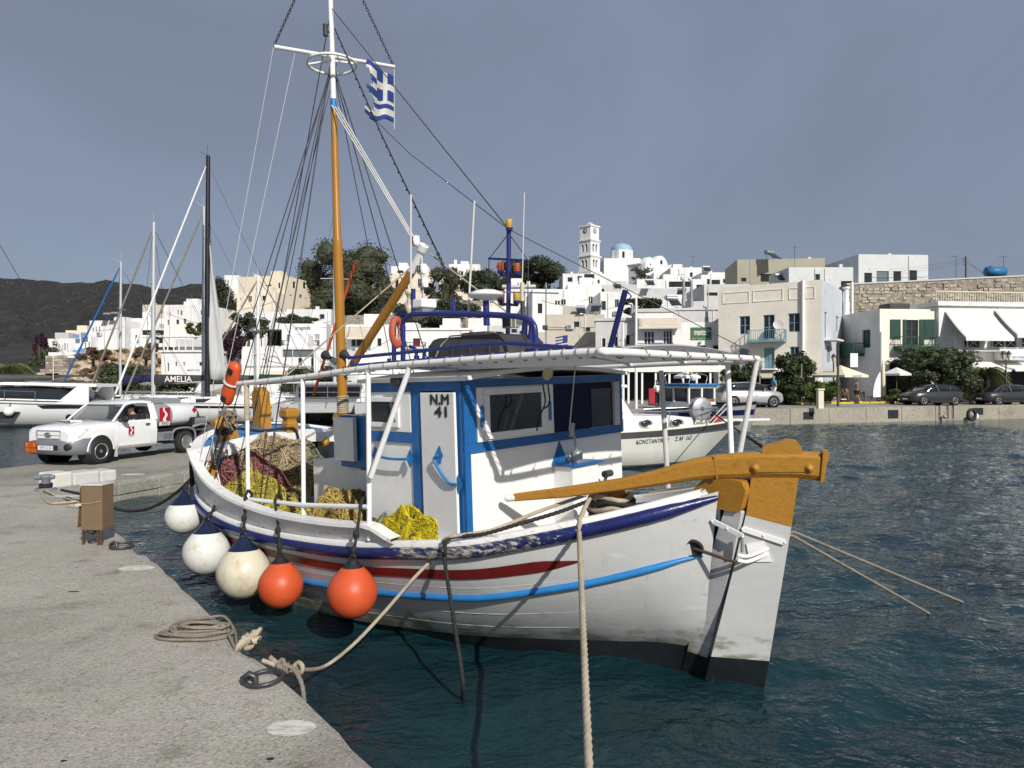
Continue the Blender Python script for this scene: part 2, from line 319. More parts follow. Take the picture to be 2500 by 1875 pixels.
def build_water():
 x=np.arange(-16,30,.11); y=np.arange(1.0,46,.11); X,Y=np.meshgrid(x,y); Z=np.zeros_like(X)
 rs=np.random.RandomState(3)
 for i in range(46):
  lam=.26*(1.062**i); th=rs.normal(-1.25,.6); A=.0060*lam**.85*rs.uniform(.5,1.2); ph=rs.uniform(0,6.28)
  if lam>2.6:A*=.7
  q=(X*math.cos(th)+Y*math.sin(th))*2*pi/lam+ph
  Z+=A*(np.sin(q)+.25*np.sin(2*q+.6))
 calm=np.clip(.5+.9*np.sin(X*.21+Y*.13+1)*np.sin(Y*.17-X*.09+.5)+.4*np.sin(X*.55+Y*.4),0,1)
 Z*=.62+.55*calm
 lee=1/(1+np.exp((X*.743+Y*.669-5.2)*-.9))
 Z*=.45+.75*lee
 edge=np.minimum.reduce([X+16,30-X,Y-1.0,46-Y]); fd=np.clip(edge/5,0,1); fd=fd*fd*(3-2*fd)
 Z=Z*fd-.05*(1-fd)
 ny,nx=X.shape; nv=nx*ny
 co=np.stack([X,Y,Z],-1).reshape(-1,3)
 far=np.array([[-1500,-60,-.06],[1500,-60,-.06],[1500,2500,-.06],[-1500,2500,-.06]])
 co=np.vstack([co,far])
 i=np.arange(nv).reshape(ny,nx)
 q=np.stack([i[:-1,:-1],i[:-1,1:],i[1:,1:],i[1:,:-1]],-1).reshape(-1,4)
 q=np.vstack([q,[nv,nv+1,nv+2,nv+3]])
 me=bpy.data.meshes.new('water'); me.vertices.add(len(co)); me.vertices.foreach_set('co',co.ravel())
 me.loops.add(q.size); me.loops.foreach_set('vertex_index',q.ravel()); me.polygons.add(len(q))
 me.polygons.foreach_set('loop_start',np.arange(0,q.size,4)); me.polygons.foreach_set('use_smooth',[True]*len(q))
 me.update(calc_edges=True); me.materials.append(M['water'])
 struct(link('water',me))
build_water()
# ---- concrete
def concrete(name,base,dark,lite,k=1.0):
 m=bpy.data.materials.new(name); m.use_nodes=True
 n,l=m.node_tree.nodes,m.node_tree.links; b=n['Principled BSDF']; b.inputs['Roughness'].default_value=.9; b.inputs['Specular IOR Level'].default_value=.2
 c=n.new('ShaderNodeTexCoord')
 def noise(s,d,r=.6):
  t=n.new('ShaderNodeTexNoise'); t.inputs['Scale'].default_value=s*k; t.inputs['Detail'].default_value=d; t.inputs['Roughness'].default_value=r; l.new(c.outputs['Object'],t.inputs['Vector']); return t
 def ramp(src,stops):
  r=n.new('ShaderNodeValToRGB'); e=r.color_ramp.elements
  while len(e)<len(stops):e.new(.5)
  for q,(p,cc) in zip(e,stops):q.position=p; q.color=(*cc,1)
  l.new(src,r.inputs[0]); return r.outputs[0]
 def mix(f,a,bb,mode='MIX'):
  x=n.new('ShaderNodeMix'); x.data_type='RGBA'; x.blend_type=mode
  if isinstance(f,float):x.inputs[0].default_value=f
  else:l.new(f,x.inputs[0])
  l.new(a,x.inputs[6])
  if isinstance(bb,tuple):x.inputs[7].default_value=(*bb,1)
  else:l.new(bb,x.inputs[7])
  return x.outputs[2]
 big=ramp(noise(.55,6).outputs['Fac'],[(.3,dark),(.5,base),(.72,tuple(min(1,x*1.18) for x in base))])
 tint=ramp(noise(1.3,3).outputs['Fac'],[(.35,(1.0,.97,.98)),(.65,(.96,1.0,.95))])
 big=mix(1.0,big,tint,'MULTIPLY')
 v=n.new('ShaderNodeTexVoronoi'); v.inputs['Scale'].default_value=75*k; l.new(c.outputs['Object'],v.inputs['Vector'])
 grain=ramp(v.outputs['Color'],[(.0,(.58,.56,.54)),(.45,(.97,.97,.97)),(.8,(1.06,1.06,1.04)),(1,(1.5,1.46,1.38))])
 colr=mix(.85,big,grain,'MULTIPLY')
 pits=ramp(noise(26,4,.7).outputs['Fac'],[(.30,(.42,.40,.38)),(.42,(1,1,1))])
 colr=mix(.9,colr,pits,'MULTIPLY')
 stain=ramp(noise(1.9,7,.68).outputs['Fac'],[(.30,(.66,.64,.60)),(.44,(1,1,1)),(.66,(1,1,1)),(.78,(1.16,1.15,1.12))]); colr=mix(1.0,colr,stain,'MULTIPLY')
 l.new(colr,b.inputs['Base Color'])
 nf=noise(42,5,.7); nb=noise(3,4)
 b1=n.new('ShaderNodeBump'); b1.inputs['Strength'].default_value=.35; b1.inputs['Distance'].default_value=.06; l.new(nb.outputs['Fac'],b1.inputs['Height'])
 b2=n.new('ShaderNodeBump'); b2.inputs['Strength'].default_value=.75; b2.inputs['Distance'].default_value=.018; l.new(nf.outputs['Fac'],b2.inputs['Height']); l.new(b1.outputs[0],b2.inputs['Normal'])
 l.new(b2.outputs[0],b.inputs['Normal'])
 return m
M['quay']=concrete('exposed_aggregate_concrete',(.40,.38,.34),(.27,.255,.225),None)
M['pier']=concrete('old_pier_concrete',(.31,.295,.265),(.21,.20,.175),None,.6)
M['farquay']=concrete('far_quay_concrete',(.33,.31,.265),(.24,.225,.19),None,.25)
QZ,PZ,FZ=.55,.43,.90
def slab(name,outline,z,m,zb=-1.2,edge=.05,jag=0,sub=0):
 """a quay slab: top sheet with a worn, bevelled rim along the outline"""
 pts=[Vector((p[0],p[1],0)) for p in outline]
 if sub:
  q=[]
  for i,p in enumerate(pts):
   w=pts[(i+1)%len(pts)]; k=max(1,int((w-p).length/sub)) if(w-p).length<25 else 1
   for j in range(k):
    t=p.lerp(w,j/k); nn=Vector(((w-p).y,-(w-p).x,0)).normalized() if(w-p).length else Vector()
    q.append(t+nn*(random.uniform(-jag,jag) if k>1 and j else 0))
  pts=q
 n=len(pts); cen=[]
 for i in range(n):
  a,b,c=pts[i-1],pts[i],pts[(i+1)%n]
  d=((b-a).normalized()+(c-b).normalized()); d=d.normalized() if d.length>1e-6 else(b-a).normalized()
  cen.append(Vector((-d.y,d.x,0)))
 ar=sum(pts[i-1].x*pts[i].y-pts[i].x*pts[i-1].y for i in range(n)); sg=1 if ar>0 else-1
 b=MB()
 r0=[p+c*sg*edge*1.4+Vector((0,0,z)) for p,c in zip(pts,cen)]
 r1=[p+c*sg*edge*.45+Vector((0,0,z-edge*.28)) for p,c in zip(pts,cen)]
 r2=[p+Vector((0,0,z-edge)) for p in pts]; r3=[p+Vector((0,0,zb)) for p in pts]
 b.loft([r3,r2,r1,r0],sm=False); b.add(r0,[tuple(range(n))])
 return b.mk(name,m)
def gp(u,v,z):g=G(u,v,z); return(g.x,g.y)
near_edge=[(960,1900),(800,1747),(738,1688),(690,1648),(655,1618),(628,1600),(600,1590),(580,1570),(572,1540),(545,1512),(500,1476),(440,1420),(392,1375),(362,1352),(340,1350),(327,1336),(300,1305),(261,1268),(215,1222),(182,1191)]
ne=[gp(u,v,QZ) for u,v in near_edge]
struct(slab('quay',ne+[(-9.6,14.35),(-14,12.6),(-30,8),(-30,-6),(4,-6),(2.2,1.2)],QZ,'quay',sub=.22,jag=.02,edge=.06))
pdir=Vector((.31,.95,0)).normalized(); pe=Vector((-9.05,14.7,0)); pf=Vector((-13.9,15.6,0))
pn=[pe+pdir*t for t in(0,1.5,3,4.5,6,7.5,8.6)]
struct(slab('pier',[(p.x,p.y) for p in pn]+[(p.x,p.y) for p in(pf+pdir*9.4,pf+pdir*5,pf)]+[(-30,8.1),(-30,7.9),(-14,12.5),(-9.62,14.3)],PZ,'pier',sub=.5,jag=.03,edge=.05))
pier=bpy.data.objects['pier']; pface=MB(); blk=None
nrm=Vector((pdir.y,-pdir.x,0))
xx=.25; kk=0
while xx<7.3:
 w=random.uniform(.75,1.25)
 for z0,z1 in((-.25,.12),(.135,.375)):
  b=MB(); d=random.uniform(.012,.045)
  b.M=frame(pe,pdir,-nrm,Vector((0,0,1)))
  b.box(xx+.012,xx+w-.012,-d,.1,z0,z1)
  o=b.mk('stone_block','pier',pier,bev=.02)
 xx+=w; kk+=1
def mark(name,u,v,w,h,z,m,rot=0,parent='quay'):
 g=G(u,v,z+.004); b=MB(); n=26
 b.add([(g.x+w/2*math.cos(2*pi*i/n)*(1+random.uniform(-.04,.04)),g.y+h/2*math.sin(2*pi*i/n)*(1+random.uniform(-.06,.06)),z+.004) for i in range(n)],[tuple(range(n))])
 return b.mk(name,m,bpy.data.objects[parent])
def worn_paint():
 m=bpy.data.materials.new('worn_white_marking'); m.use_nodes=True; n,l=m.node_tree.nodes,m.node_tree.links; b=n['Principled BSDF']; b.inputs['Roughness'].default_value=.9
 c=n.new('ShaderNodeTexCoord'); t=n.new('ShaderNodeTexNoise'); t.inputs['Scale'].default_value=1; t.inputs['Detail'].default_value=8; t.inputs['Roughness'].default_value=.7; k=n.new('ShaderNodeMapping'); k.inputs['Scale'].default_value=(9,34,1); k.inputs['Rotation'].default_value=(0,0,-.3); l.new(c.outputs['Object'],k.inputs[0]); l.new(k.outputs[0],t.inputs[0])
 r=n.new('ShaderNodeValToRGB'); r.color_ramp.elements[0].position=.36; r.color_ramp.elements[0].color=(.34,.325,.29,1); r.color_ramp.elements[1].position=.56; r.color_ramp.elements[1].color=(.64,.62,.56,1)
 l.new(t.outputs['Fac'],r.inputs[0]); l.new(r.outputs[0],b.inputs['Base Color'])
 bp=n.new('ShaderNodeBump'); bp.inputs['Strength'].default_value=.5; bp.inputs['Distance'].default_value=.01; l.new(t.outputs['Fac'],bp.inputs['Height']); l.new(bp.outputs[0],b.inputs['Normal'])
 return m
M['worn']=worn_paint()
mark('painted_spot',711,1777,.30,.20,QZ,'worn'); mark('painted_spot',334,1387,.40,.24,QZ,'worn'); mark('painted_spot',163,1211,.62,.22,QZ,'worn'); mark('painted_spot',325,1158,.55,.30,PZ,'worn',parent='pier')
for u,v,w,h in((660,1852,.045,.03),(155,1857,.035,.02),(187,1385,.02,.02),(202,1353,.02,.02),(180,1444,.12,.03)):mark('stain',u,v,w,h,QZ,'rubber')
# ---- far shore: promenade and rising land, one sheet
sh=[(75,66),(37.4,51.8),(26,47.6),(14.8,43.5),(6,45),(-2,52),(-12,56),(-30,58),(-70,62),(-160,70)]
def zland(x,y):
 d=y-itab([(p[0],p[1]) for p in sorted(sh)],x)
 return itab([(0,0),(12,0),(22,1.5),(45,5),(62,9),(75,12),(120,20),(200,20)] if x>-62 else[(0,0),(12,0),(22,1.5),(45,5),(62,8),(75,7),(120,3),(200,0)],d)+FZ
b=MB(); xs=sorted(set([p[0] for p in sh]+list(range(-160,80,8)))); rows=[]
tab=[(p[0],p[1]) for p in sorted(sh)]
for k,dd in enumerate((0,.02,6,12,17,22,30,45,60,75,95,120,200)):
 rows.append([Vector((x,itab(tab,x)+dd,-1.5 if k==0 else zland(x,itab(tab,x)+dd))) for x in xs])
n=len(xs); b.add([p for r in rows for p in r],[(i*n+j,i*n+j+1,(i+1)*n+j+1,(i+1)*n+j) for i in range(5) for j in range(n-1)])
struct(b.mk('promenade','asphalt'))
M['slope']=mat('stony_town_slope',(.17,.15,.12),.95,var=.4,scale=.3,bump=.6,bscale=1.5,col2=(.06,.06,.04),thr=(.45,.6),s2=.5)
M['burnt']=mat('burnt_slope',(.034,.032,.031),.95,var=.55,scale=.055,bump=1,bscale=.5,col2=(.017,.014,.015),thr=(.40,.62),s2=.16)
b=MB(); b.add([p for r in rows for p in r],[(i*n+j,i*n+j+1,(i+1)*n+j+1,(i+1)*n+j) for i in range(5,len(rows)-1) for j in range(n-1)])
b.mi=[1 if xs[j]<-58 else 0 for i in range(5,len(rows)-1) for j in range(n-1)]
struct(b.mk('hillside',['slope','burnt']))
qw=tag(thing('quay_wall','long pale concrete quay wall below the parked cars','quay wall',(14.8,43.5,0),rz=math.atan2(8.3,22.6)),kind=None)
L=25.2; x=-.4
while x<L:
 w=3.1; b=MB(); b.box(x+.012,min(L,x+w)-.012,-.10-random.uniform(0,.02),.45,-1,FZ+.03); b.mk('wall_block','farquay',qw,bev=.03); x+=w
x=-.4
while x<L:
 b=MB(); b.box(x,x+3.09,.46,1.2,FZ-.3,FZ+.012); b.mk('coping_slab','asphalt',qw,bev=.01); x+=3.1
def qloc(u,v,y=-.12):
 o=Vector((14.8,43.5,0)); a=math.atan2(8.3,22.6); X=Vector((math.cos(a),math.sin(a),0)); Y=Vector((-math.sin(a),math.cos(a),0))
 r=ray(u,v); t=(y-(Vector((0,0,CZ))-o).dot(Y))/r.dot(Y); p=P(u,v,t)-o; return p.dot(X),p.z
for u0,u1,v0,v1 in((1961,1986,1006,1024),(2168,2193,1001,1021),(2375,2400,996,1012)):
 x0,z1=qloc(u0,v0); x1,z0=qloc(u1,v1); b=MB(); b.box(x0,x1,-.135,-.11,z0,z1); b.mk('ladder_recess','shade',qw)
b=MB()
for u in(2292,2312,2325):
 x0,z0=qloc(u,1023); b.tube(curve([(x0,-.2,.05),(x0,-.2,.8),(x0+.05,-.12,FZ+.06),(x0+.2,.3,FZ+.08)],4),.03,6)
b.mk('mooring_loop','rubber',qw)
# ---- hill behind the left of the town
def build_hill():
 sky_=[(-700,640),(-300,648),(0,659),(87,664),(162,672),(275,671),(341,677),(405,690),(463,676),(547,677),(580,673),(640,663),(700,660),(760,656),(830,668),(930,700),(1050,740),(1200,800),(1400,870)]
 b=MB(); us=list(range(-700,1400,12)); ds=[215,250,290,335,380,425,470,520,560,640]; rows=[]
 rs=random.Random(5)
 for k,d in enumerate(ds):
  f=k/(len(ds)-2); row=[]
  for u in us:
   v=itab(sky_,u)+1.2*math.sin(u*.09)+.7*math.sin(u*.21+1)
   ztop=CZ+(HZ-v)*520/F
   g=min(1,f**.8)
   z=3+(ztop-3)*g+(0 if f>=1 or k==0 else(3*math.sin(u*.021+d*.03)+1.4*math.sin(u*.06+d*.021)+rs.uniform(-.4,.4)))
   if f>1:z=ztop-25
   row.append(Vector(((u-CX)/F*d,d,z)))
  rows.append(row)
 n=len(us); b.add([p for r in rows for p in r],[(i*n+j,i*n+j+1,(i+1)*n+j+1,(i+1)*n+j) for i in range(len(rows)-1) for j in range(n-1)],sm=True)
 M['hill']=mat('burnt_scrub_hillside',(.034,.032,.031),.95,var=.55,scale=.055,bump=1,bscale=.35,col2=(.014,.014,.012),thr=(.40,.62),s2=.16,detail=8)
 M['hill'].node_tree.nodes['Bump'].inputs['Distance'].default_value=1.2
 struct(b.mk('hill','hill'))
 b=MB(); rs=random.Random(8)
 for i in range(4200):
  k=rs.uniform(0,6.9); j=rs.randrange(0,n-2); a,c=int(k),int(k)+1
  if us[j]>820:continue
  p=rows[a][j].lerp(rows[c][j+1],k-a); s=rs.uniform(.35,1.1)*(p.y/300)
  b.M=Matrix.Translation(p)@Matrix.Rotation(rs.uniform(0,6),4,'Z')
  b.add([(s,0,-.3*s),(0,.8*s,-.3*s),(-s,0,-.3*s),(0,-.8*s,-.3*s),(rs.uniform(-.3,.3)*s,0,s*rs.uniform(.45,.8))],[(0,1,4),(1,2,4),(2,3,4),(3,0,4)],sm=True,k=0 if rs.random()<.90 else 1)
 b.M=None
 M['scrub']=mat('charred_scrub',(.020,.021,.016),.95,var=.5,scale=.1); M['outcrop']=mat('grey_outcrop',(.075,.068,.064),.95,var=.4,scale=.1)
 o=b.mk('scrub',['scrub','outcrop']); tag(o,'dark thorny scrub and rocks dotting the burnt hillside','scrub',kind='stuff')
build_hill()
# ================================================================== TOWN
def holed(b,W,H,holes,f,rv=.16,k=None,z0=0.0):
 """wall sheet W x H with real rectangular openings; f(x, depth, z) places it"""
 hs=[(max(.02,a),max(z0+.02,c),min(W-.02,e),min(H-.02,g)) for a,c,e,g in holes]
 hs=[h for h in hs if h[2]-h[0]>.05 and h[3]-h[1]>.05]
 xs=sorted({0,W,*[h[0] for h in hs],*[h[2] for h in hs]}); zs=sorted({z0,H,*[h[1] for h in hs],*[h[3] for h in hs]})
 for x0,x1 in zip(xs,xs[1:]):
  for a,c in zip(zs,zs[1:]):
   mx_,mz=(x0+x1)/2,(a+c)/2
   if any(h[0]<mx_<h[2] and h[1]<mz<h[3] for h in hs):continue
   b.quad(f(x0,0,a),f(x1,0,a),f(x1,0,c),f(x0,0,c),k=k)
 for a,c,e,g in hs:
  b.quad(f(a,0,c),f(a,rv,c),f(e,rv,c),f(e,0,c)); b.quad(f(a,0,g),f(e,0,g),f(e,rv,g),f(a,rv,g))
  b.quad(f(a,0,c),f(a,0,g),f(a,rv,g),f(a,rv,c)); b.quad(f(e,0,c),f(e,rv,c),f(e,rv,g),f(e,0,g))
KIND=dict(w=('plainwhite','glassd',1,0),b=('bluewood','glassd',1,1),s=('bluegrey','bluegrey',1,1),d=('wood','shade',0,0),o=(None,'shade',0,0),g=('green','glassd',1,2),k=('balblue','glassd',1,0),x=('bluegrey','glassd',0,0),r=('wood','darkred',0,0),B=('bluewood','bluewood',1,1),G=('green','green',1,1),W=('plainwhite','glassd',2,1),n=('bluegrey','bluegrey',0,3))
def opening(t,f,h,kind,rv=.16):
 fr,pn,mu,tr=KIND[kind]; a,c,e,g=h; w,hh=e-a,g-c
 def bar(b,x0,x1,z0,z1,y0=rv-.05,y1=rv+.005):b.hexa([f(x0,y0,z0),f(x1,y0,z0),f(x1,y1,z0),f(x0,y1,z0)],[f(x0,y0,z1),f(x1,y0,z1),f(x1,y1,z1),f(x0,y1,z1)])
 b=MB(); fw=min(.075,w*.13)
 if fr:
  bar(b,a,a+fw,c,g); bar(b,e-fw,e,c,g); bar(b,a+fw,e-fw,g-fw,g); bar(b,a+fw,e-fw,c,c+fw)
  for i in range(mu):x=a+w*(i+1)/(mu+1); bar(b,x-fw*.55,x+fw*.55,c+fw,g-fw)
  for i in range(tr):z=c+hh*(i+1)/(tr+1); bar(b,a+fw,e-fw,z-fw*.35,z+fw*.35,rv-.04,rv)
  win=b.mk('window' if hh<w*2.4 else 'door',fr,t)
 else:win=None
 b=MB(); b.quad(f(a,rv-.012,c),f(e,rv-.012,c),f(e,rv-.012,g),f(a,rv-.012,g)); b.mk('pane' if fr else 'opening',pn,win or t)
 return win
class House:
 def __init__(s,name,label,u0,u1,vt,d,yaw=0,dep=7,m='lime',wins=(),rwins=(),lwins=(),zb=None,par=.3,cat='house',rv=.16,mside=None,group=None,vr=None,deco=True):
  y=math.radians(yaw); s.X=Vector((math.cos(y),math.sin(y),0)); s.Y=Vector((-math.sin(y),math.cos(y),0))
  A=P(u0,HZ,d); s.d=d
  k=(u1-CX)/F; W=(k*A.y-A.x)/(s.X.x-k*s.X.y); s.W=W
  zt=CZ+(HZ-vt)*d/F
  if vr is not None:zt=(zt+CZ+(HZ-vr)*(A+s.X*W).y/F)/2
  if zb is None:zb=min(zland(A.x,A.y),zland(A.x+s.X.x*W,A.y+s.X.y*W))-.6
  s.o=Vector((A.x,A.y,zb)); s.H=zt-zb; s.dep=dep; H=s.H
  s.t=t=thing(name,label,cat,mtx=frame(s.o,s.X,s.Y,Vector((0,0,1))),group=group)
  ff=lambda x,q,z:(x,q,z); fl=lambda x,q,z:(q,dep-x,z); fr=lambda x,q,z:(W-q,x,z)
  def fit(ws,face,mx_):
   out=[]
   for w in ws:
    a,c,e_,g=s.hole(w,face); a,e_,g=max(a,.06),min(e_,mx_-.06),min(g,H-.06); c=max(c,.06)
    if e_-a>.12 and g-c>.12:out.append((w,(a,c,e_,g)))
   return[q[0] for q in out],[q[1] for q in out]
  wins,hf=fit(wins,'F',W); rwins,hr=fit(rwins,'R',dep); lwins,hl=fit(lwins,'L',dep)
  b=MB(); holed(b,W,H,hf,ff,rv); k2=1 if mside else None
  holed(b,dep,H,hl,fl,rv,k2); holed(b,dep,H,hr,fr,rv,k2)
  b.quad((W,dep,0),(0,dep,0),(0,dep,H),(W,dep,H)); e=.22; r=H-par
  o_=[(0,0),(W,0),(W,dep),(0,dep)]; i_=[(e,e),(W-e,e),(W-e,dep-e),(e,dep-e)]
  for i in range(4):
   j=(i+1)%4
   b.quad((*o_[i],H),(*o_[j],H),(*i_[j],H),(*i_[i],H)); b.quad((*i_[i],H),(*i_[j],H),(*i_[j],r),(*i_[i],r))
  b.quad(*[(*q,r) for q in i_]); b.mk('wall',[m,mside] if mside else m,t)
  rq=random.Random(int(u0*7+vt)); zt_=H
  if deco and W>2.5 and cat!='stone wall':
   for i in range(rq.randrange(1,3)):
    x=rq.uniform(.2,W-.3); b=MB(); b.tube([(x,-.05,H*rq.uniform(.2,.5)),(x,-.05,H-.25),(x+.02,.1,H-.1)],.045,5); b.mk('drainpipe',rq.choice(['limegrey','lime','galv']),t)
   if rq.random()<.6:x=rq.uniform(.4,W-1.1); z=H*rq.uniform(.45,.8); b=MB(); b.box(x,x+.75,-.32,-.02,z,z+.5); a_=b.mk('air_conditioner','limegrey',t,.03); b=MB(); b.box(x+.08,x+.46,-.335,-.322,z+.06,z+.44); b.mk('fan_grille','greypaint',a_)
   x0=rq.uniform(.1,W*.4); b=MB(); b.tube(sag((x0,-.03,H*rq.uniform(.6,.92)),(W-.1,-.03,H*rq.uniform(.6,.92)),.12,8),.018,4); b.mk('cable','wire',t)
   if rq.random()<.5 and dep>4 and W>4:x=rq.uniform(.8,W-2.6); b=MB(); b.box(x,x+1.7,1.4,3.2,H-par,H-par+rq.uniform(.9,1.5)); b.mk('stair_head',m,t)
   if rq.random()<.7:x=rq.uniform(.5,W-.8); b=MB(); b.box(x,x+.4,.5,.9,H-par,H+rq.uniform(.2,.6)); b.mk('chimney',rq.choice([m,'lime']),t)
  for w,h in zip(wins,hf):opening(t,ff,h,w[4] if len(w)>4 else 'w',rv)
  for w,h in zip(rwins,hr):opening(t,fr,h,w[4] if len(w)>4 else 'w',rv)
  for w,h in zip(lwins,hl):opening(t,fl,h,w[4] if len(w)>4 else 'w',rv)
 def on(s,u,v,face='F',off=0):
  r=ray(u,v); c0=Vector((0,0,CZ))
  n,c=(s.Y,off) if face=='F' else(s.X,s.W+off) if face=='R' else(s.X,off)
  tt=(c-(c0-s.o).dot(n))/r.dot(n); p=c0+r*tt-s.o; return Vector((p.dot(s.X),p.dot(s.Y),p.z))
 def hole(s,w,face):
  p,q=s.on(w[0],w[3],face),s.on(w[2],w[1],face)
  if face=='F':a,e=p.x,q.x
  elif face=='R':a,e=p.y,q.y
  else:a,e=s.dep-p.y,s.dep-q.y
  return(min(a,e),p.z,max(a,e),q.z)
 def part(s,name,m,x0,x1,y0,y1,z0,z1,bev=0):b=MB(); b.box(x0,x1,y0,y1,z0,z1); return b.mk(name,m,s.t,bev)
 def pbox(s,name,m,u0,v0,u1,v1,y0,y1,bev=0):
  p,q=s.on(u0,v1),s.on(u1,v0); return s.part(name,m,p.x,q.x,y0,y1,p.z,q.z,bev)
 def cornice(s,m='lime',z=None,h=.22,out=.14):
  z=s.H-h if z is None else z; b=MB(); b.box(-out,s.W+out,-out,0-.002,z,z+h); b.box(-out,-.002,-.001,s.dep,z,z+h); b.box(s.W+.002,s.W+out,-.001,s.dep,z,z+h); return b.mk('cornice',m,s.t)
 def balcony(s,u0,v0,u1,v1,out=.9,m='bluewood',style='bars',slab='lime',th=.14):
  p,q=s.on(u0,v1),s.on(u1,v0); x0,x1,z0,z1=p.x,q.x,p.z,q.z
  f=s.part('balcony',slab,x0,x1,-out,-.01,z0-th,z0,.01)
  b=MB()
  for y in(-out+.03,):b.box(x0,x1,y-.02,y+.02,z1-.05,z1); b.box(x0,x1,y-.02,y+.02,z0+.06,z0+.1)
  for x in(x0+.02,x1-.02):b.box(x-.02,x+.02,-out+.05,-.02,z1-.05,z1); b.box(x-.02,x+.02,-out+.05,-.02,z0+.06,z0+.1)
  if style=='bars':
   n=max(3,int((x1-x0)/.17))
   for i in range(n+1):x=x0+.02+(x1-x0-.04)*i/n; b.box(x-.014,x+.014,-out+.02,-out+.045,z0,z1-.05)
   for i in range(5):
    for x in(x0+.02,x1-.02):y=-out+.05+(out-.1)*i/4; b.box(x-.014,x+.014,y-.014,y+.014,z0,z1-.05)
  else:
   n=max(2,int((x1-x0)/1.1)); y=-out+.03
   for i in range(n+1):x=x0+.02+(x1-x0-.04)*i/n; b.box(x-.025,x+.025,y-.03,y+.03,z0,z1-.05)
   for i in range(n):
    a,c=x0+.02+(x1-x0-.04)*i/n,x0+.02+(x1-x0-.04)*(i+1)/n
    b.tube([(a,y,z0+.1),(c,y,z1-.06)],.016,4); b.tube([(a,y+.012,z1-.06),(c,y+.012,z0+.1)],.016,4)
  b.mk('railing',m,f); return f
 def sign(s,u0,v0,u1,v1,m,lines=(),tm='plainwhite',y=-.07,bev=0):
  p,q=s.on(u0,v1),s.on(u1,v0); f=s.part('sign',m,p.x,q.x,y,-.01,p.z,q.z,bev)
  for s_,cx,cz,w,h in lines:text(s_,(p.x+(q.x-p.x)*cx,y-.012,p.z+(q.z-p.z)*cz),(1,0,0),(0,0,1),(q.x-p.x)*w,(q.z-p.z)*h,tm,f)
  return f
 def awning(s,u0,v0,u1,v1,out,m='awning',val=.22):
  p,q=s.on(u0,v0),s.on(u1,v0); z0=CZ+(HZ-v1)*((s.o+s.X*p.x).y-out)/F-s.o.z; b=MB(); x0,x1,z1=p.x,q.x,p.z
  nx=10; ny=6; vs=[]
  for j in range(ny+1):
   for i in range(nx+1):
    t=j/ny; vs.append((x0+(x1-x0)*i/nx,-.05-(out-.05)*t,z1+(z0-z1)*t-.10*math.sin(pi*t)+.012*math.sin(i*2.2+j)))
  b.add(vs,[(j*(nx+1)+i,j*(nx+1)+i+1,(j+1)*(nx+1)+i+1,(j+1)*(nx+1)+i) for j in range(ny) for i in range(nx)],sm=True)
  for i in range(nx*2):
   a,c=x0+(x1-x0)*i/(nx*2),x0+(x1-x0)*(i+1)/(nx*2); b.add([(a,-out,z0),(c,-out,z0),(c,-out-.01,z0-val),((a+c)/2,-out-.01,z0-val-.05),(a,-out-.01,z0-val)],[(0,1,2,3,4)])
  o=b.mk('awning',m,s.t); so_=o.modifiers.new('thick','SOLIDIFY'); so_.thickness=.02
  for y_,z_,r_,nm_ in((-.04,z1,.05,'roller'),(-out,z0,.03,'front_bar')):b=MB(); b.tube([(x0,y_,z_),(x1,y_,z_)],r_,6); b.mk(nm_,'plainwhite',o)
  return o
# ---------------- right waterfront
H_=House
main=H_('harbour_house','tall cream house on the quay corner with blue-grey windows and a balcony',1754,2006,704,61.7,yaw=-35,deco=False,dep=9.8,m='limeold',mside='limeblue',vr=681,par=.5,wins=[(1805,771,1831,817,'b'),(1863,768,1891,829,'b'),(1924,764,1953,811,'b'),(1805,851,1828,872,'B'),(1865,848,1891,902,'B'),(1928,846,1951,885,'b')],rwins=[(2013,763,2020,825,'B'),(2041,774,2048,809,'B'),(2062,777,2068,812,'B'),(2019,845,2030,885,'B')],cat='house')  # the right wall's shade is put into its darker bluish colour
main.balcony(1831,804,1921,832,.9,'bluewood',slab='bluewood',th=.2); main.balcony(1815,882,1900,900,.8,'bluewood')
p0,p1=main.on(1754,832),main.on(2006,832)
for a,c in((1764,1830),(1838,1912),(1926,1958),(1966,1990)):
 p,q=main.on(a,716),main.on(c,698); b=MB()
 b.box(p.x,q.x,-.04,-.002,main.H-1.45,main.H-1.38); b.box(p.x,q.x,-.04,-.002,main.H-.55,main.H-.48); b.box(p.x,p.x+.07,-.04,-.002,main.H-1.38,main.H-.55); b.box(q.x-.07,q.x,-.04,-.002,main.H-1.38,main.H-.55); b.mk('parapet_panel','limeold',main.t)
p=main.on(1961,760); b=MB(); b.cyl((p.x,-.1,1),(p.x,-.1,main.H+.1),.13,8); b.mk('flue','lime',main.t)
b=MB(); y0=main.on(2056,760,'R').y; b.cyl((main.W+.35,y0,1.5),(main.W+.35,y0,main.H-1.0),.26,10); b.cyl((main.W+.35,y0,main.H-1.0),(main.W+.35,y0,main.H+.1),.2,10); b.cyl((main.W+.35,y0,main.H+.15),(main.W+.35,y0,main.H+.32),.32,10); b.mk('chimney_pipe','plainwhite',main.t)
b=MB(); y0=main.on(2076,760,'R').y; b.cyl((main.W+.15,y0,1.5),(main.W+.15,y0,main.H+1.2),.12,8); b.mk('downpipe','lime',main.t)
main.part('side_balcony','lime',main.W,main.W+1.0,.9,3.6,main.on(2020,829,'R').z-.14,main.on(2020,829,'R').z,.01)
main.awning(1850,905,1925,920,1.6,'awnbeige',.1); main.awning(1925,903,1992,917,1.4,'awning',.1)
b=MB(); p,q=main.on(1835,975),main.on(1990,918); b.box(p.x,q.x,-.02,-.004,p.z-1,q.z); b.mk('shop_front','shade',main.t)
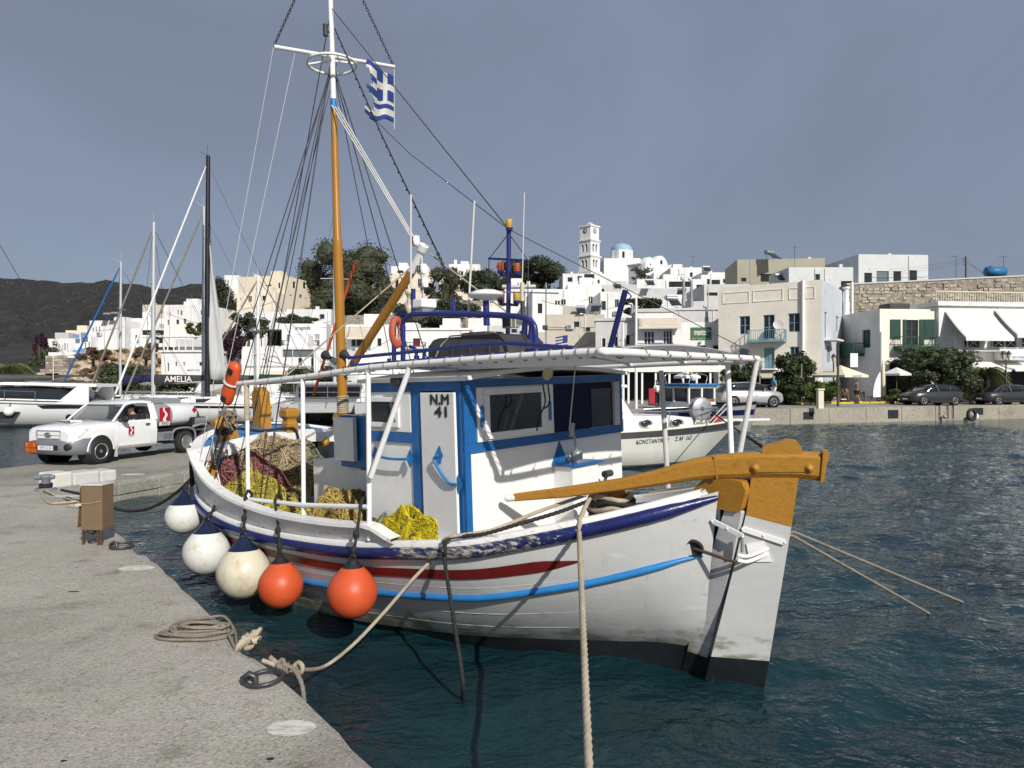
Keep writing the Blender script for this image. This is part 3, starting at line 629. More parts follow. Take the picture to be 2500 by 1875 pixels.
main.sign(1768,853,1795,868,'lime',[('Venus',.5,.5,.7,.5)],'shade')
b=MB(); q=main.on(1903,795); b.lathe([(.02,0),(.25,.03),(.42,.12)],14,Matrix.Translation((q.x,-.45,q.z))@Matrix.Rotation(1.2,4,'X')@Matrix.Rotation(.4,4,'Y')); b.tube([(q.x,-.1,q.z-.5),(q.x,-.4,q.z)],.03,5); b.mk('satellite_dish','limegrey',main.t)
ment=H_('corner_cafe','low white cafe building with a green name board',1642,1757,790,63.5,yaw=-6,deco=False,dep=6,m='lime',vr=783,wins=[(1666,847,1684,861,'g'),(1701,843,1723,863,'g'),(1741,843,1756,863,'g')],cat='cafe')
ment.sign(1686,799,1737,830,'signgreen',[('mentor',.5,.58,.66,.42),('coffee · restaurant · breakfast',.5,.1,.9,.08)],bev=.05)
ment.pbox('wall_lamp','limegrey',1707,833,1713,837,-.25,-.02)
r10=H_('awning_house','white two-storey house with a long beige awning and blue banner',1551,1643,757,64.5,yaw=-8,deco=False,dep=7,m='lime',vr=750,wins=[(1572,808,1598,842,'W'),(1619,806,1642,842,'W')])
r10.cornice('limegrey',h=.3); r10.awning(1558,777,1660,799,1.2,'awnbeige',.12)
r10.balcony(1553,838,1642,855,.7,'wire',slab='lime'); r10.sign(1589,838,1616,860,'signblue',[('Venus',.5,.6,.7,.4)],y=-.85)
rest=H_('cornice_block','pale grey flat-roofed block behind the green name board',1643,1757,752,70,yaw=-4,dep=6,m='limegrey'); rest.cornice('limegrey')
r9=H_('grey_house','grey rendered waterfront house with three dark doors',1454,1553,781,66,yaw=-8,dep=7,m='limegrey',vr=772,wins=[(1470,826,1478,862,'o'),(1500,822,1508,860,'o'),(1529,818,1537,858,'o')]); r9.cornice('limegrey',h=.25)
for(a,c) in((1470,1478),(1500,1508),(1529,1537)):r9.pbox('door_surround','lime',a-3,824,a-.5,862,-.05,-.004)
beig=H_('beige_block','plain beige block with two shuttered windows above the quay',1330,1476,769,76,yaw=-3,dep=8,m='beige',vr=766,wins=[(1401,785,1417,802,'x'),(1425,799,1441,810,'x')])
beig2=H_('low_beige_block','low beige building below the shuttered beige block',1300,1455,812,70,dep=5,m='beige',vr=809)
r4=H_('white_terrace_house','large white house with small windows below the clock tower',1300,1416,707,90,yaw=4,dep=9,m='lime',vr=705,wins=[(1354,734,1368,745,'w'),(1370,731,1381,744,'o'),(1313,741,1324,765,'o')])
r4b=H_('white_annex','tall white annexe with one white window below the tower',1386,1468,695,92,dep=8,m='lime',vr=693,wins=[(1436,724,1447,741,'w'),(1467-.5,740,1478,756,'x')])
r4c=H_('arched_terrace','white arcaded terrace at the foot of the clock tower',1374,1480,668,128,dep=10,m='lime',wins=[(1386,677,1399,688,'o'),(1410,674,1421,686,'o'),(1426,669,1451,680,'x'),(1459,683,1464,692,'x')])
r5=H_('grey_white_house','grey-white house with a long sunshade roof',1466,1556,690,100,yaw=-6,dep=8,m='limegrey',vr=700,wins=[(1469,705,1476,713,'o')])
r5b=H_('sheet_house','white house with faded blue sheet on its wall',1466,1556,712,86,yaw=2,dep=8,m='lime',wins=[(1468,735,1479,757,'x'),(1501,731,1511,750,'k')])
r6=H_('long_white_house','long white block with dark terrace opening below the church',1555,1722,682,112,yaw=-2,dep=9,m='lime',wins=[(1633,687,1691,701,'o'),(1700,695,1715,706,'x')])
r6b=H_('blank_grey_house','blank grey-white house below the church tree',1555,1720,704,100,dep=8,m='limegrey')
r6c=H_('roof_terrace_house','white house with a tank on its flat roof',1610,1720,731,82,dep=8,m='lime')
r7=H_('church_neighbour','white house with one grey window beside the church apses',1637,1713,653,130,dep=8,m='lime',wins=[(1684,665,1691,676,'x')])
r7b=H_('church_forecourt','low white house in front of the church apses',1596,1640,665,138,dep=8,m='lime')
r8=H_('flat_white_house','white house with dark doors left of the khaki block',1712,1800,665,118,dep=8,m='lime',wins=[(1726,681,1733,696,'o'),(1737,683,1758,695,'x'),(1765,681,1772,691,'o'),(1788,680,1798,690,'x')])
r12=H_('concrete_back_house','grey concrete house behind the cream corner house',1719,1830,698,78,dep=8,m='limegrey',vr=690,wins=[(1726,714,1752,722,'o')])
khak=H_('khaki_block','khaki top-floor block with a solar heater on its roof',1800,2014,640,100,yaw=-6,dep=9,m='khaki',vr=624,wins=[(1809,678,1822,688,'x'),(1857,668,1926,688,'o')])
pal=H_('weathered_house','weathered pale house with stained parapet beside the khaki block',1926,2083,655,90,dep=7,m='peel',vr=650,wins=[(1988,669,2002,684,'x'),(2053,686,2080,700,'o')])
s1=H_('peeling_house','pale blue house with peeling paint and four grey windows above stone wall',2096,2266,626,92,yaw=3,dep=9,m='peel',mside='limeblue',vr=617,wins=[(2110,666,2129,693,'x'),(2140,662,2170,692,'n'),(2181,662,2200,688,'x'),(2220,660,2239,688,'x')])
grn=H_('green_shutter_house','cream house with dark green shutters and green balconies',2148,2292,757,58,yaw=4,deco=False,dep=8.5,m='limeold',mside='limegrey',vr=752,wins=[(2212,781,2242,845,'g')],lwins=[(2105,804,2125,850,'G')])  # the left wall's shade is put into its greyer side colour
grn.balcony(2182,823,2276,845,.9,'green',slab='green',th=.32)
for a,c in((2173,2198),(2204,2212),(2244,2255),(2256,2281)):
 p,q=grn.on(a,828 if a not in(2204,2244) else 843),grn.on(c,780); f=grn.part('shutter','green',p.x,q.x,-.07,-.02,p.z,q.z)
 b=MB(); n=16
 for i in range(n):z=p.z+.06+(q.z-p.z-.12)*i/n; b.box(p.x+.05,q.x-.05,-.085,-.072,z,z+(q.z-p.z)/n*.55)
 b.mk('slat','green',f)
grn.sign(2208,859,2251,873,'varnish',[('mare restaurant',.5,.5,.7,.35)],'awnbeige')
b=MB(); pz=grn.on(2120,862,'L'); b.box(-1.0,-.01,2.2,5.2,pz.z-.22,pz.z); f=b.mk('side_balcony','green',grn.t)
b=MB(); b.box(-1.0,-.95,2.2,5.2,pz.z,pz.z+.9); b.box(-.95,-.01,2.2,2.25,pz.z+.85,pz.z+.9)
for i in range(8):b.box(-.95+i*.13,-.93+i*.13,2.2,2.23,pz.z,pz.z+.85)
b.mk('railing','green',f)
for uc in(2189,2228):
 p=grn.on(uc,897); b=MB(); r=.62; n=14
 b.add([(p.x+r*math.cos(pi*i/n),-.02,p.z+r*math.sin(pi*i/n)) for i in range(n+1)]+[(p.x-r,-.02,p.z-.9),(p.x+r,-.02,p.z-.9)],[tuple(range(n+3))]); w=b.mk('arched_window','glassd',grn.t)
 b=MB(); b.tube([(p.x+r*math.cos(pi*i/n),-.04,p.z+r*math.sin(pi*i/n)) for i in range(n+1)],.05,5); b.box(p.x-.03,p.x+.03,-.06,-.02,p.z-.9,p.z+r); b.mk('arch_frame','green',w)
p,q=grn.on(2163,1000),grn.on(2215,905); grn.part('shop_opening','shade',p.x,q.x,-.025,-.006,0,q.z-.3)
p=grn.on(2147,840); b=MB(); b.cyl((p.x+.1,-.12,0),(p.x+.1,-.12,grn.on(2147,810).z),.09,8); b.mk('downpipe','lime',grn.t)
b=MB(); b.box(1.2,3.0,.6,2.2,grn.H,grn.H+.55); b.mk('water_tank','boxblack',grn.t,.1)
awn=H_('awning_restaurant','white house with big white awnings over a balcony with crossed railing',2292,2560,743,58,yaw=7,deco=False,dep=9,m='lime',vr=733,wins=[(2354,826,2395,850,'k'),(2420,822,2482,848,'k'),(2495,820,2540,846,'k')])
awn.cornice('lime',h=.35,out=.25); awn.awning(2306,762,2420,824,2.3,'awning'); awn.awning(2427,759,2545,817,2.3,'awning')
awn.balcony(2303,826,2540,853,1.3,'plainwhite','cross',slab='lime',th=.18)
awn.sign(2425,857,2488,880,'plainwhite',[('mare restaurant',.5,.3,.6,.25)],'signblue',y=-1.36,bev=.1)
awn.awning(2350,882,2423,903,1.9,'awning',.12); awn.awning(2427,884,2545,902,2.1,'awning',.12)
p,q=awn.on(2340,1000),awn.on(2540,905); awn.part('shop_opening','shade',p.x,q.x,-.03,-.006,0,q.z)
b=MB(); z=awn.H-.2
for i in range(46):x=i*.22; b.box(x,x+.03,.3,.33,awn.H-.05,awn.H+.85)
b.box(0,10.2,.29,.34,awn.H+.85,awn.H+.92); b.box(0,10.2,.29,.34,awn.H-.05,awn.H+.02); b.mk('roof_railing','limecream',awn.t)
wall_y=76
rw=thing('retaining_wall','high old rubble stone retaining wall below the peeling house','stone wall',(P(2070,HZ,wall_y).x,wall_y,0))
zt0,zt1=CZ+(HZ-695)*wall_y/F,CZ+(HZ-676)*wall_y/F; WL=24
b=MB(); b.hexa([(0,.1,0),(WL,.1,0),(WL,2,0),(0,2,0)],[(0,.1,zt0),(WL,.1,zt1+.3),(WL,2,zt1+.3),(0,2,zt0)]); b.mk('wall_core','stone',rw)
rs=random.Random(4); z=7.2; stones=[]
while z<zt1+.2:
 h=rs.uniform(.22,.42); x=0.0
 while x<20:
  w=rs.uniform(.3,.95); top=zt0+(zt1+.3-zt0)*x/WL
  if z+h<top-.08 and rs.random()<.55:stones.append((x,w,z,h))
  x+=w
 z+=h
rs.shuffle(stones)
for x,w,z,h in stones[:290]:
 b=MB(); d=rs.uniform(.02,.14); j=[rs.uniform(-.05,.05) for _ in range(8)]
 b.hexa([(x+.03,.12,z+.02),(x+w-.03,.12,z+.02),(x+w-.03,.12,z+h-.02),(x+.03,.12,z+h-.02)][::-1],[(x+.06+j[0],.1-d,z+.05+j[1]),(x+w-.06+j[2],.1-d,z+.05+j[3]),(x+w-.07+j[4],.1-d,z+h-.05+j[5]),(x+.07+j[6],.1-d,z+h-.06+j[7])][::-1])
 b.mk('stone',rs.choice(['stone','stonelite','stonelite']),rw)
b=MB(); b.hexa([(-.1,.0,zt0),(WL,.0,zt1+.3),(WL,.5,zt1+.3),(-.1,.5,zt0)],[(-.1,.0,zt0+.14),(WL,.0,zt1+.44),(WL,.5,zt1+.44),(-.1,.5,zt0+.14)]); b.mk('coping','limegrey',rw)
# ---------------- centre
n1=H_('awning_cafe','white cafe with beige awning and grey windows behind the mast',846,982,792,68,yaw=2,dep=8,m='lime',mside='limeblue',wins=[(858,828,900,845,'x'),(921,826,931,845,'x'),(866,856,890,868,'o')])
n1.awning(853,797,920,825,1.3,'awnbeige',.1)
n2=H_('red_door_house','white house with dark red door and flat roof terrace',982,1146,801,68,dep=8,m='lime',wins=[(1008,826,1026,846,'r'),(1010,868,1024,877,'o')]); n2.cornice(h=.2)
n2.balcony(992,836,1040,848,.6,'wire')
n2b=H_('stair_head_house','small white stair house on a flat roof behind the canopy',978,1019,788,74,dep=3,m='lime')
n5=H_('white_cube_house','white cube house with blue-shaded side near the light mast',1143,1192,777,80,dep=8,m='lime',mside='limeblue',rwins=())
n5b=H_('pale_back_house','pale rendered house with small windows behind the light mast',1190,1312,795,84,dep=7,m='limegrey',wins=[(1248,803,1262,813,'x'),(1268,808,1278,815,'o'),(1256,786,1268,801,'r')])
n6=H_('parapet_villa','old white villa with stepped cornice in front of pines',1232,1302,696,104,yaw=-3,dep=8,m='lime',wins=[(1274,715,1283,737,'x'),(1196,724,1206,740,'k')]); n6.cornice('limegrey',h=.35,out=.35)
for x in(.6,2.0,3.2):n6.part('chimney','lime',x,x+.5,1,1.5,n6.H,n6.H+.7)
n6b=H_('low_villa_wing','low white villa wing beside the stepped cornice villa',1172,1234,722,106,dep=8,m='limecream',wins=[(1196,724,1206,740,'k')])
n6c=H_('terrace_wall_house','white terraced house below the stepped cornice villa',1175,1312,748,94,dep=8,m='lime')
n4=H_('ridge_house','white flat-roofed house on the ridge left of the pines',1096,1172,645,150,dep=9,m='lime',wins=[(1125,662,1131,673,'o')]); n4.part('chimney','lime',1,1.6,1,1.6,n4.H,n4.H+1.1)
n4b=H_('ridge_annex','cream annexe on the ridge below the white flat-roofed house',1072,1142,672,146,dep=8,m='limecream')
n3=H_('villa_between_trees','old cream villa half hidden between two dark trees',955,1046,650,140,dep=9,m='lime',wins=[(970,660,985,667,'x')])
n3b=H_('villa_lower_floor','cream colonnaded villa floor half hidden by dark trees',953,1050,668,134,dep=8,m='limecream',wins=[(965,680,973,706,'x'),(985,680,996,706,'x')])
m1=H_('cream_hotel','big cream hotel with two rows of dark windows on the slope',582,695,671,112,yaw=-14,dep=16,m='limecream',vr=678,wins=[(633,699,641,708,'x'),(648,696,655,704,'o'),(656,694,662,709,'x'),(679,690,684,704,'x'),(639,722,648,733,'o'),(658,722,662,731,'x'),(671,722,676,731,'x'),(680,721,686,728,'x')],rwins=[(715,689,722,703,'o'),(740,690,747,704,'o'),(707,720,713,728,'k'),(731,720,738,727,'k')])
m1w=H_('white_hotel_wing','white wing with two small windows left of the cream hotel',548,583,672,116,dep=8,m='lime',wins=[(555,684,558,696,'x'),(588,682,592,694,'x')])
m1b=H_('lower_hotel_block','lower cream hotel block with recessed balcony',578,672,716,104,yaw=-10,dep=6,m='limecream',vr=712,wins=[(606,723,615,737,'s'),(640,722,649,734,'o'),(586,728,589,732,'x')])
m2=H_('whitewashed_terraces','long whitewashed terrace wall below the cream hotel',565,748,765,92,dep=9,m='lime',vr=757)
m2b=H_('terrace_house','white house with one dark window at the end of the terraces',700,808,755,86,dep=7,m='lime',wins=[(780,767,792,779,'x')])
m3=H_('lettered_bar','white bar with grey lettering and a balcony',688,797,790,72,deco=False,dep=7,m='lime',mside='limegrey',wins=[(700,817,709,833,'s'),(720,816,734,842,'o'),(745,816,755,834,'s'),(766,816,780,840,'W')],cat='bar')
o_=m3.on(740,802); text('aragosta',(o_.x,-.06,o_.z),(1,0,0),(0,0,1),1.55,.42,'greypaint',m3.t)
m3.balcony(692,832,780,845,.8,'wire',slab='lime',th=.3)
m4=H_('arched_cafe','white cafe with an arched alcove below the lettered bar',590,768,846,64,dep=7,m='lime',wins=[(728,874,737,892,'o'),(760,874,764,892,'o'),(690,853,765,872,'n')],cat='cafe')
p=m4.on(668,885); b=MB(); r=.6; n=12
b.tube([(p.x+r*math.cos(pi*i/n),-.03,p.z+r*math.sin(pi*i/n)) for i in range(n+1)],.06,6); b.mk('arch_moulding','limegrey',m4.t)
m4.pbox('band','limegrey',600,892,766,895,-.12,-.01); m4.pbox('awning_box','limecream',640,906,766,922,-.5,-.01)
m5=H_('cream_balcony_house','cream house right of the lettered bar',800,884,795,74,dep=7,m='lime',wins=[(868,830,878,848,'x'),(809,855,822,858,'o')])
m5b=H_('striped_pergola_house','white house with dark windows below the cream balcony house',766,850,854,63,dep=6,m='lime',wins=[(782,893,808,907,'o')])
perg=thing('pergola','dark pergola roofed with vines left of the lettered bar','pergola',P(636,842,73)); b=MB(); b.box(0,2.1,0,2,1.45,1.6); b.mk('roof','bark',perg)
b=MB(); b.box(.05,2.05,1.9,2,0,1.45); b.mk('back_wall','shade',perg)
for x in(.02,1.0,2.0):b=MB(); b.box(x,x+.08,.02,.1,-3,1.45); b.mk('post','bark',perg)
# ---------------- left
l9=H_('columned_taverna','white taverna with columned upper terrace left of the black mast',394,500,855,74,yaw=-5,deco=False,dep=8,m='lime',wins=[(409,886,413,906,'x'),(446,884,452,895,'w'),(428,883,432,894,'x'),(486,884,495,893,'o')],cat='taverna')
l9.cornice(h=.2,out=.2)
for u in(401,410,425,438,454,472,496):
 p=l9.on(u,855); b=MB(); b.box(p.x-.05,p.x+.05,-.1,0,l9.H,l9.H+1.35); b.mk('column','lime',l9.t)
b=MB(); b.box(-.2,l9.W,-.2,1,l9.H+1.35,l9.H+1.47); b.mk('pergola_beam','lime',l9.t); b=MB(); b.box(.2,l9.W,2.3,2.5,l9.H,l9.H+1.3); b.mk('terrace_wall','limegrey',l9.t)
o_=l9.on(473,904); text('πλάνσεη',(o_.x,-.03,o_.z),(1,0,0),(0,0,1),1.3,.3,'wire',l9.t)
l8=H_('stepped_white_house','white house with two rows of windows above the columned taverna',400,500,746,100,yaw=-6,dep=9,m='lime',vr=742,wins=[(413,761,416,773,'x'),(433,757,436,768,'s'),(441,758,445,770,'x'),(489,757,496,769,'k'),(409,781,414,793,'s'),(430,780,437,792,'x'),(448,778,455,791,'s')])
l7=H_('stone_house','old tan stone house with narrow slits above the white houses',348,404,746,116,dep=9,m='beige',vr=742,wins=[(359,759,361,768,'o'),(391,757,397,765,'o')])
l7b=H_('white_flat_house','low white house with small dark windows below the stone house',300,402,777,108,dep=8,m='lime',wins=[(337,787,338.5,793,'o'),(360,788,364,791,'o'),(289,797,296,811,'k')])
l7c=H_('shaded_patio_house','white house with dark patio awning below the stone house',320,402,802,100,dep=8,m='lime',wins=[(330,818,338,838,'x'),(347,806,400,818,'o'),(375,822,398,838,'o')])
l4=H_('white_cliff_house','white house with blue windows standing on top of the cliff',219,306,787,104,yaw=-6,dep=9,m='lime',vr=778,wins=[(225,800,229,810,'x'),(233,798,236,811,'o'),(241,797,244,811,'o'),(289,797,296,811,'k')])
l3=H_('blue_balcony_house','white house with pale blue balcony panels on the clifftop',184,222,821,102,dep=7,m='lime',wins=[(189,840,191,851,'o'),(197,839,200,851,'o'),(207,837,210,851,'o'),(216,835,219,850,'o')])
for a,c,v0,v1 in((187,202,817,827),(206,222,813,824),(175,199,855,868),(200,215,851,863)):l3.pbox('balcony_panel','balblue',a,v0,c,v1,-.9,-.8)
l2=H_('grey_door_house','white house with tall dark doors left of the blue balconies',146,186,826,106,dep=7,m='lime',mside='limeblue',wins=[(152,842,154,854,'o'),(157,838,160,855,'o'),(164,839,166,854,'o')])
l1=H_('end_house','last white house at the left end of the clifftop row',107,150,829,110,yaw=-4,dep=7,m='lime',vr=825,wins=[(115,843,120,854,'o'),(136,841,139,847,'x'),(144,840,147,847,'x')])
l5=H_('cream_upper_house','cream house behind the clifftop row with roof tanks',160,220,808,122,dep=8,m='limecream',vr=805)
l5b=H_('pergola_house','grey-white house with dark pergola behind the clifftop row',134,168,812,120,dep=7,m='limegrey')
l6=H_('lower_terrace','white terrace wall below the clifftop houses',118,184,860,98,dep=6,m='lime')
for nm,lb,a,c,v0,d in(('stone_terrace_wall','brown stone terrace wall below the white clifftop houses',111,167,873,94),('lower_stone_wall','lower brown stone wall left of the pale cliff',98,182,901,88)):
 h=H_(nm,lb,a,c,v0,d,dep=4,m='stone',cat='stone wall',par=.05)
 z=h.H-1.9; rs=random.Random(a)
 while z<h.H-.1:
  hh=rs.uniform(.25,.4); x=0
  while x<h.W-.5:
   w=rs.uniform(.4,.9)
   b=MB(); b.box(x+.02,min(h.W,x+w)-.02,-rs.uniform(.03,.1),.05,z+.02,z+hh-.02); b.mk('stone',rs.choice(['stone','stonelite']),h.t,.03); x+=w
  z+=hh
def cliff(name,label,us,vt,vb,d,m,seed,n=(60,26),amp=1.4):
 t=MB(); rs=np.random.RandomState(seed); nx,nz=n; vs=[]
 ph=rs.uniform(0,6,(14,3)); fr=rs.uniform(.3,3.6,(14,2))
 for j in range(nz+1):
  for i in range(nx+1):
   u=us[0]+(us[1]-us[0])*i/nx; a,c=itab(vt,u),itab(vb,u); v=c+(a-c)*j/nz
   x=u*.06; y=v*.06
   q=sum(math.sin(fr[k,0]*x+ph[k,0]+1.3*math.sin(fr[k,1]*y+ph[k,1]))*math.cos(fr[k,1]*y+ph[k,2])/(1+.6*fr[k,0]) for k in range(14))
   dd=d+j/nz*5+amp*.55*q+rs.uniform(-.22,.22)
   vs.append(P(u,v,dd))
  if j==nz:vs+=[p+Vector((0,14,.3)) for p in vs[-(nx+1):]]
 t.add(vs,[(j*(nx+1)+i,j*(nx+1)+i+1,(j+1)*(nx+1)+i+1,(j+1)*(nx+1)+i) for j in range(nz+1) for i in range(nx)])
 return tag(t.mk(name,m),label,'cliff')
cliff('cliff','pale craggy cliff below the white clifftop houses',(168,404),[(168,905),(190,872),(230,856),(300,852),(404,846)],[(168,965),(404,965)],82,'cliff',2)
cliff('rock_bank','pale rock bank behind the palm at the far left',(20,110),[(20,935),(60,918),(80,910),(110,912)],[(20,975),(110,975)],80,'cliff',6,(24,10),.8)
cliff('earth_bank','brown stony bank under the dark trees in the middle of town',(840,1180),[(840,770),(960,768),(1050,728),(1180,735)],[(840,800),(1180,800)],96,'stone',9,(40,10),.8)
# ---------------- clock tower and church
tw=thing('clock_tower','white three-tier bell tower with clocks and pale blue dome','bell tower',mtx=Matrix.Translation((P(1439,HZ,150).x,150,0))@Matrix.Rotation(math.radians(45),4,'Z'))
zz=lambda v:CZ+(HZ-v)*150/F
def tier(nm,hw,z0,z1,arches):
 b=MB(); H=z1-z0; holes=[(hw+a-.27,.75,hw+a+.27,H-1.15) for a in arches]
 for k in range(4):
  R=Matrix.Translation((0,0,z0))@Matrix.Rotation(k*pi/2,4,'Z')
  b.M=R; holed(b,2*hw,H,holes,lambda x,q,z:(x-hw,-hw+q,z),.5)
  for a in arches:
   n=8; b.add([(a+.27*math.cos(pi*i/n),-hw-.004,H-1.15+.27*math.sin(pi*i/n)) for i in range(n+1)],[tuple(range(n+1))],k=1)
   b.tube([(a+.34*math.cos(pi*i/n),-hw-.02,H-1.15+.34*math.sin(pi*i/n)) for i in range(n+1)],.06,4,k=0)
 b.M=Matrix.Translation((0,0,z0)); b.box(-hw+.6,hw-.6,-hw+.6,hw-.6,0,H,k=1); b.M=None
 b.mk(nm,['lime','shade'],tw)
 b=MB(); b.box(-hw-.22,hw+.22,-hw-.22,hw+.22,z1-.22,z1+.02); b.box(-hw-.12,hw+.12,-hw-.12,hw+.12,z1-.4,z1-.22); b.mk('cornice','lime',tw)
b=MB(); b.box(-1.9,1.9,-1.9,1.9,12,zz(664)); b.mk('base','lime',tw)
tier('lower_belfry',1.58,zz(664),zz(626),(-.55,.35)); tier('upper_belfry',1.52,zz(626)+.02,zz(588),(-.6,.4))
b=MB(); b.box(-1.42,1.42,-1.42,1.42,zz(588)+.02,zz(553)); b.mk('clock_stage','lime',tw)
b=MB(); b.box(-1.62,1.62,-1.62,1.62,zz(553)-.25,zz(553)+.05); b.mk('cornice','lime',tw)
for k in(0,3):
 R=Matrix.Rotation(k*pi/2,4,'Z')@Matrix.Translation((0,-1.42,zz(566)))@Matrix.Rotation(pi/2,4,'X')
 b=MB(); b.lathe([(.001,.03),(.5,.03),(.52,0)],20,R); c_=b.mk('clock','limegrey',tw)
 b=MB(); b.lathe([(.44,.05),(.54,.05),(.54,0)],20,R); b.M=R; b.box(-.03,.03,0,.34,.05,.06); b.box(-.28,0,.0,.05,.05,.06)
 for i in range(12):a=i*pi/6; b.tube([(.36*math.cos(a),.36*math.sin(a),.055),(.42*math.cos(a),.42*math.sin(a),.055)],.02,4)
 b.mk('dial','wire',c_)
b=MB(); b.lathe([(.95,0),(.93,.3),(.75,.62),(.4,.85),(.05,.95)],16,Matrix.Translation((0,0,zz(553)))); b.mk('dome','bluedome',tw)
ch=thing('church','white church with pale blue dome and three rounded apse gables','church',mtx=frame(Vector((28.2,150,15)),Vector((.69,.72,0)).normalized(),Vector((-.72,.69,0)).normalized(),Vector((0,0,1))))
hz_=12.9; prof=[(0,0),(12.4,0),(12.4,hz_-1.2)]
def arc(cx,cz,r,a0,a1,n=9):return[(cx+r*math.cos(math.radians(a0+(a1-a0)*i/n)),cz+r*math.sin(math.radians(a0+(a1-a0)*i/n))) for i in range(n+1)]
prof+=arc(10.6,hz_-1.2,1.8,0,150)+arc(6.2,hz_-.9,2.9,15,165,14)+arc(1.8,hz_-.6,1.8,30,180)
b=MB(); b.prism(prof,0,1.0); b.mk('gable_wall','lime',ch)
b=MB(); b.prism([(0.1,0),(12.3,0),(12.3,hz_-.8),(9.2,hz_-.5)]+arc(6.2,hz_-.9,2.7,5,175,14)+[(3.2,hz_-.3),(.1,hz_-.3)],1.0,12.5); b.mk('nave','limeblue',ch)  # shade on the long wall is put into the nave's bluish colour
b=MB(); b.box(-.15,.08,1,12.4,hz_-.35,hz_-.15); b.mk('eaves','lime',ch)
for cx,r,h in((6.3,3.0,8.9),(1.9,1.7,8.6)):
 b=MB(); b.lathe([(r,0),(r,h),(r*.8,h+.5),(r*.3,h+.85),(.02,h+.95)],24,Matrix.Translation((cx,0,0))); b.mk('apse','lime',ch)
for cx,cz in((2.0,hz_-.4),(10.6,hz_-1.1)):b=MB(); b.lathe([(.001,.02),(.22,.02),(.22,0)],12,Matrix.Translation((cx,-.0,cz))@Matrix.Rotation(pi/2,4,'X')); b.mk('oculus','shade',ch)
b=MB(); b.lathe([(.001,.03),(.5,.03),(.5,0)],16,Matrix.Translation((6.2,0,hz_+.6))@Matrix.Rotation(pi/2,4,'X')); b.mk('oculus','green',ch)
dr=P(1518,HZ,156); dm=thing('church_dome','pale blue dome on a white octagonal drum above the church','dome',(dr.x,156,0)); zq=lambda v:CZ+(HZ-v)*156/F
b=MB(); R8=2.45; b.loft([[Vector((R8*math.cos(pi/4*i+pi/8),R8*math.sin(pi/4*i+pi/8),z)) for i in range(8)] for z in(zq(648),zq(613))],sm=False,cap=True); b.mk('drum','lime',dm)
b=MB(); b.box(-4.3,3.6,-2.9,3,18,zq(636)); b.mk('drum_base','lime',dm)
for i in range(3):
 a=-pi/2+(i-1)*pi/4; b=MB(); b.M=Matrix.Rotation(a+pi/2,4,'Z')@Matrix.Translation((0,-R8*math.cos(pi/8)-.01,0)); n=8; z0=zq(634); z1=zq(621)
 b.add([(.27*math.cos(pi*k/n),0,z1+.27*math.sin(pi*k/n)) for k in range(n+1)]+[(-.27,0,z0),(.27,0,z0)],[tuple(range(n+3))])
 b.mk('drum_window','glassd' if i==1 else 'limegrey',dm)
b=MB(); b.lathe([(2.3,0),(2.28,.25),(2.1,.75),(1.7,1.2),(1.1,1.5),(.4,1.62),(.01,1.64)],24,Matrix.Translation((0,0,zq(613)))); b.box(-.03,.03,-.03,.03,zq(613)+1.6,zq(613)+2.3); b.box(-.15,.15,-.03,.03,zq(613)+2.02,zq(613)+2.08); b.mk('dome','bluedome',dm)
# ---------------- rooftop equipment
def heater(u,v,d,label,s=1.0,rz=0):
 p=P(u,v,d); t=thing('solar_water_heater',label,'water heater',p,rz=rz,group='solar water heaters'); s*=.8
 b=MB(); b.tube([(-.62*s,.5*s,.95*s),(.62*s,.5*s,.95*s)],.27*s,12); b.mk('tank','galv',t)
 b=MB(); b.hexa([(-.55*s,-.75*s,.05),(.55*s,-.75*s,.05),(.55*s,.3*s,.78*s),(-.55*s,.3*s,.78*s)],[(-.55*s,-.78*s,.12),(.55*s,-.78*s,.12),(.55*s,.27*s,.85*s),(-.55*s,.27*s,.85*s)]); b.mk('panel','glassd',t)
 b=MB()
 for x in(-.5*s,.5*s):b.tube([(x,.5*s,0),(x,.5*s,.75*s)],.03,4); b.tube([(x,-.7*s,0),(x,.3*s,.75*s)],.025,4)
 b.mk('stand','galv',t)
heater(1887,635,98,'solar water heater standing highest on the khaki block roof',1.5,.5); heater(1455,763,76,'solar heater with tilted panel on the beige block roof',1.1,-.3); heater(1418,767,76,'solar heater lying left of another on the beige block roof',1.0)
heater(1645,749,66,'solar heater on the flat roof left of the twin steel flues',1.1,.2); heater(1587,699,99,'solar heater on the blank grey-white house',1.2); heater(1663,722,84,'solar heater behind the twin steel flues',1.0,-.4)
heater(1507,707,88,'solar heater on the white house with the blue sheet',1.0); heater(1725,664,118,'solar heater on the flat white house by the khaki block',1.2)
heater(1906,687,92,'silver water tank in front of the khaki block terrace',1.2); heater(258,779,103,'solar heater on the white clifftop house roof',1.0); heater(277,777,103,'right-hand solar heater on the white clifftop house roof',1.0)
for u,v0,v1,d,lb in((1669,680,748,70,'left of two tall steel flue pipes behind the green name board'),(1688,682,749,70,'right of two tall steel flue pipes behind the green name board'),(1543,742,770,69,'short steel flue behind the grey waterfront house'),(1725,748,786,66,'thin steel flue beside the cream corner house')):
 p=P(u,v1,d); h=(v1-v0)*d/F; t=thing('flue_pipe',lb,'flue',p,group='steel flues')
 b=MB(); b.tube(curve([(0,0,0),(0,0,h*.5),(0,0,h*.93),(-.12,0,h),(-.32,0,h)],3),.13,10); b.mk('pipe','galv',t); b=MB(); b.cyl((0,0,0),(0,0,h*.3),.19,10); b.mk('sleeve','galv',t)
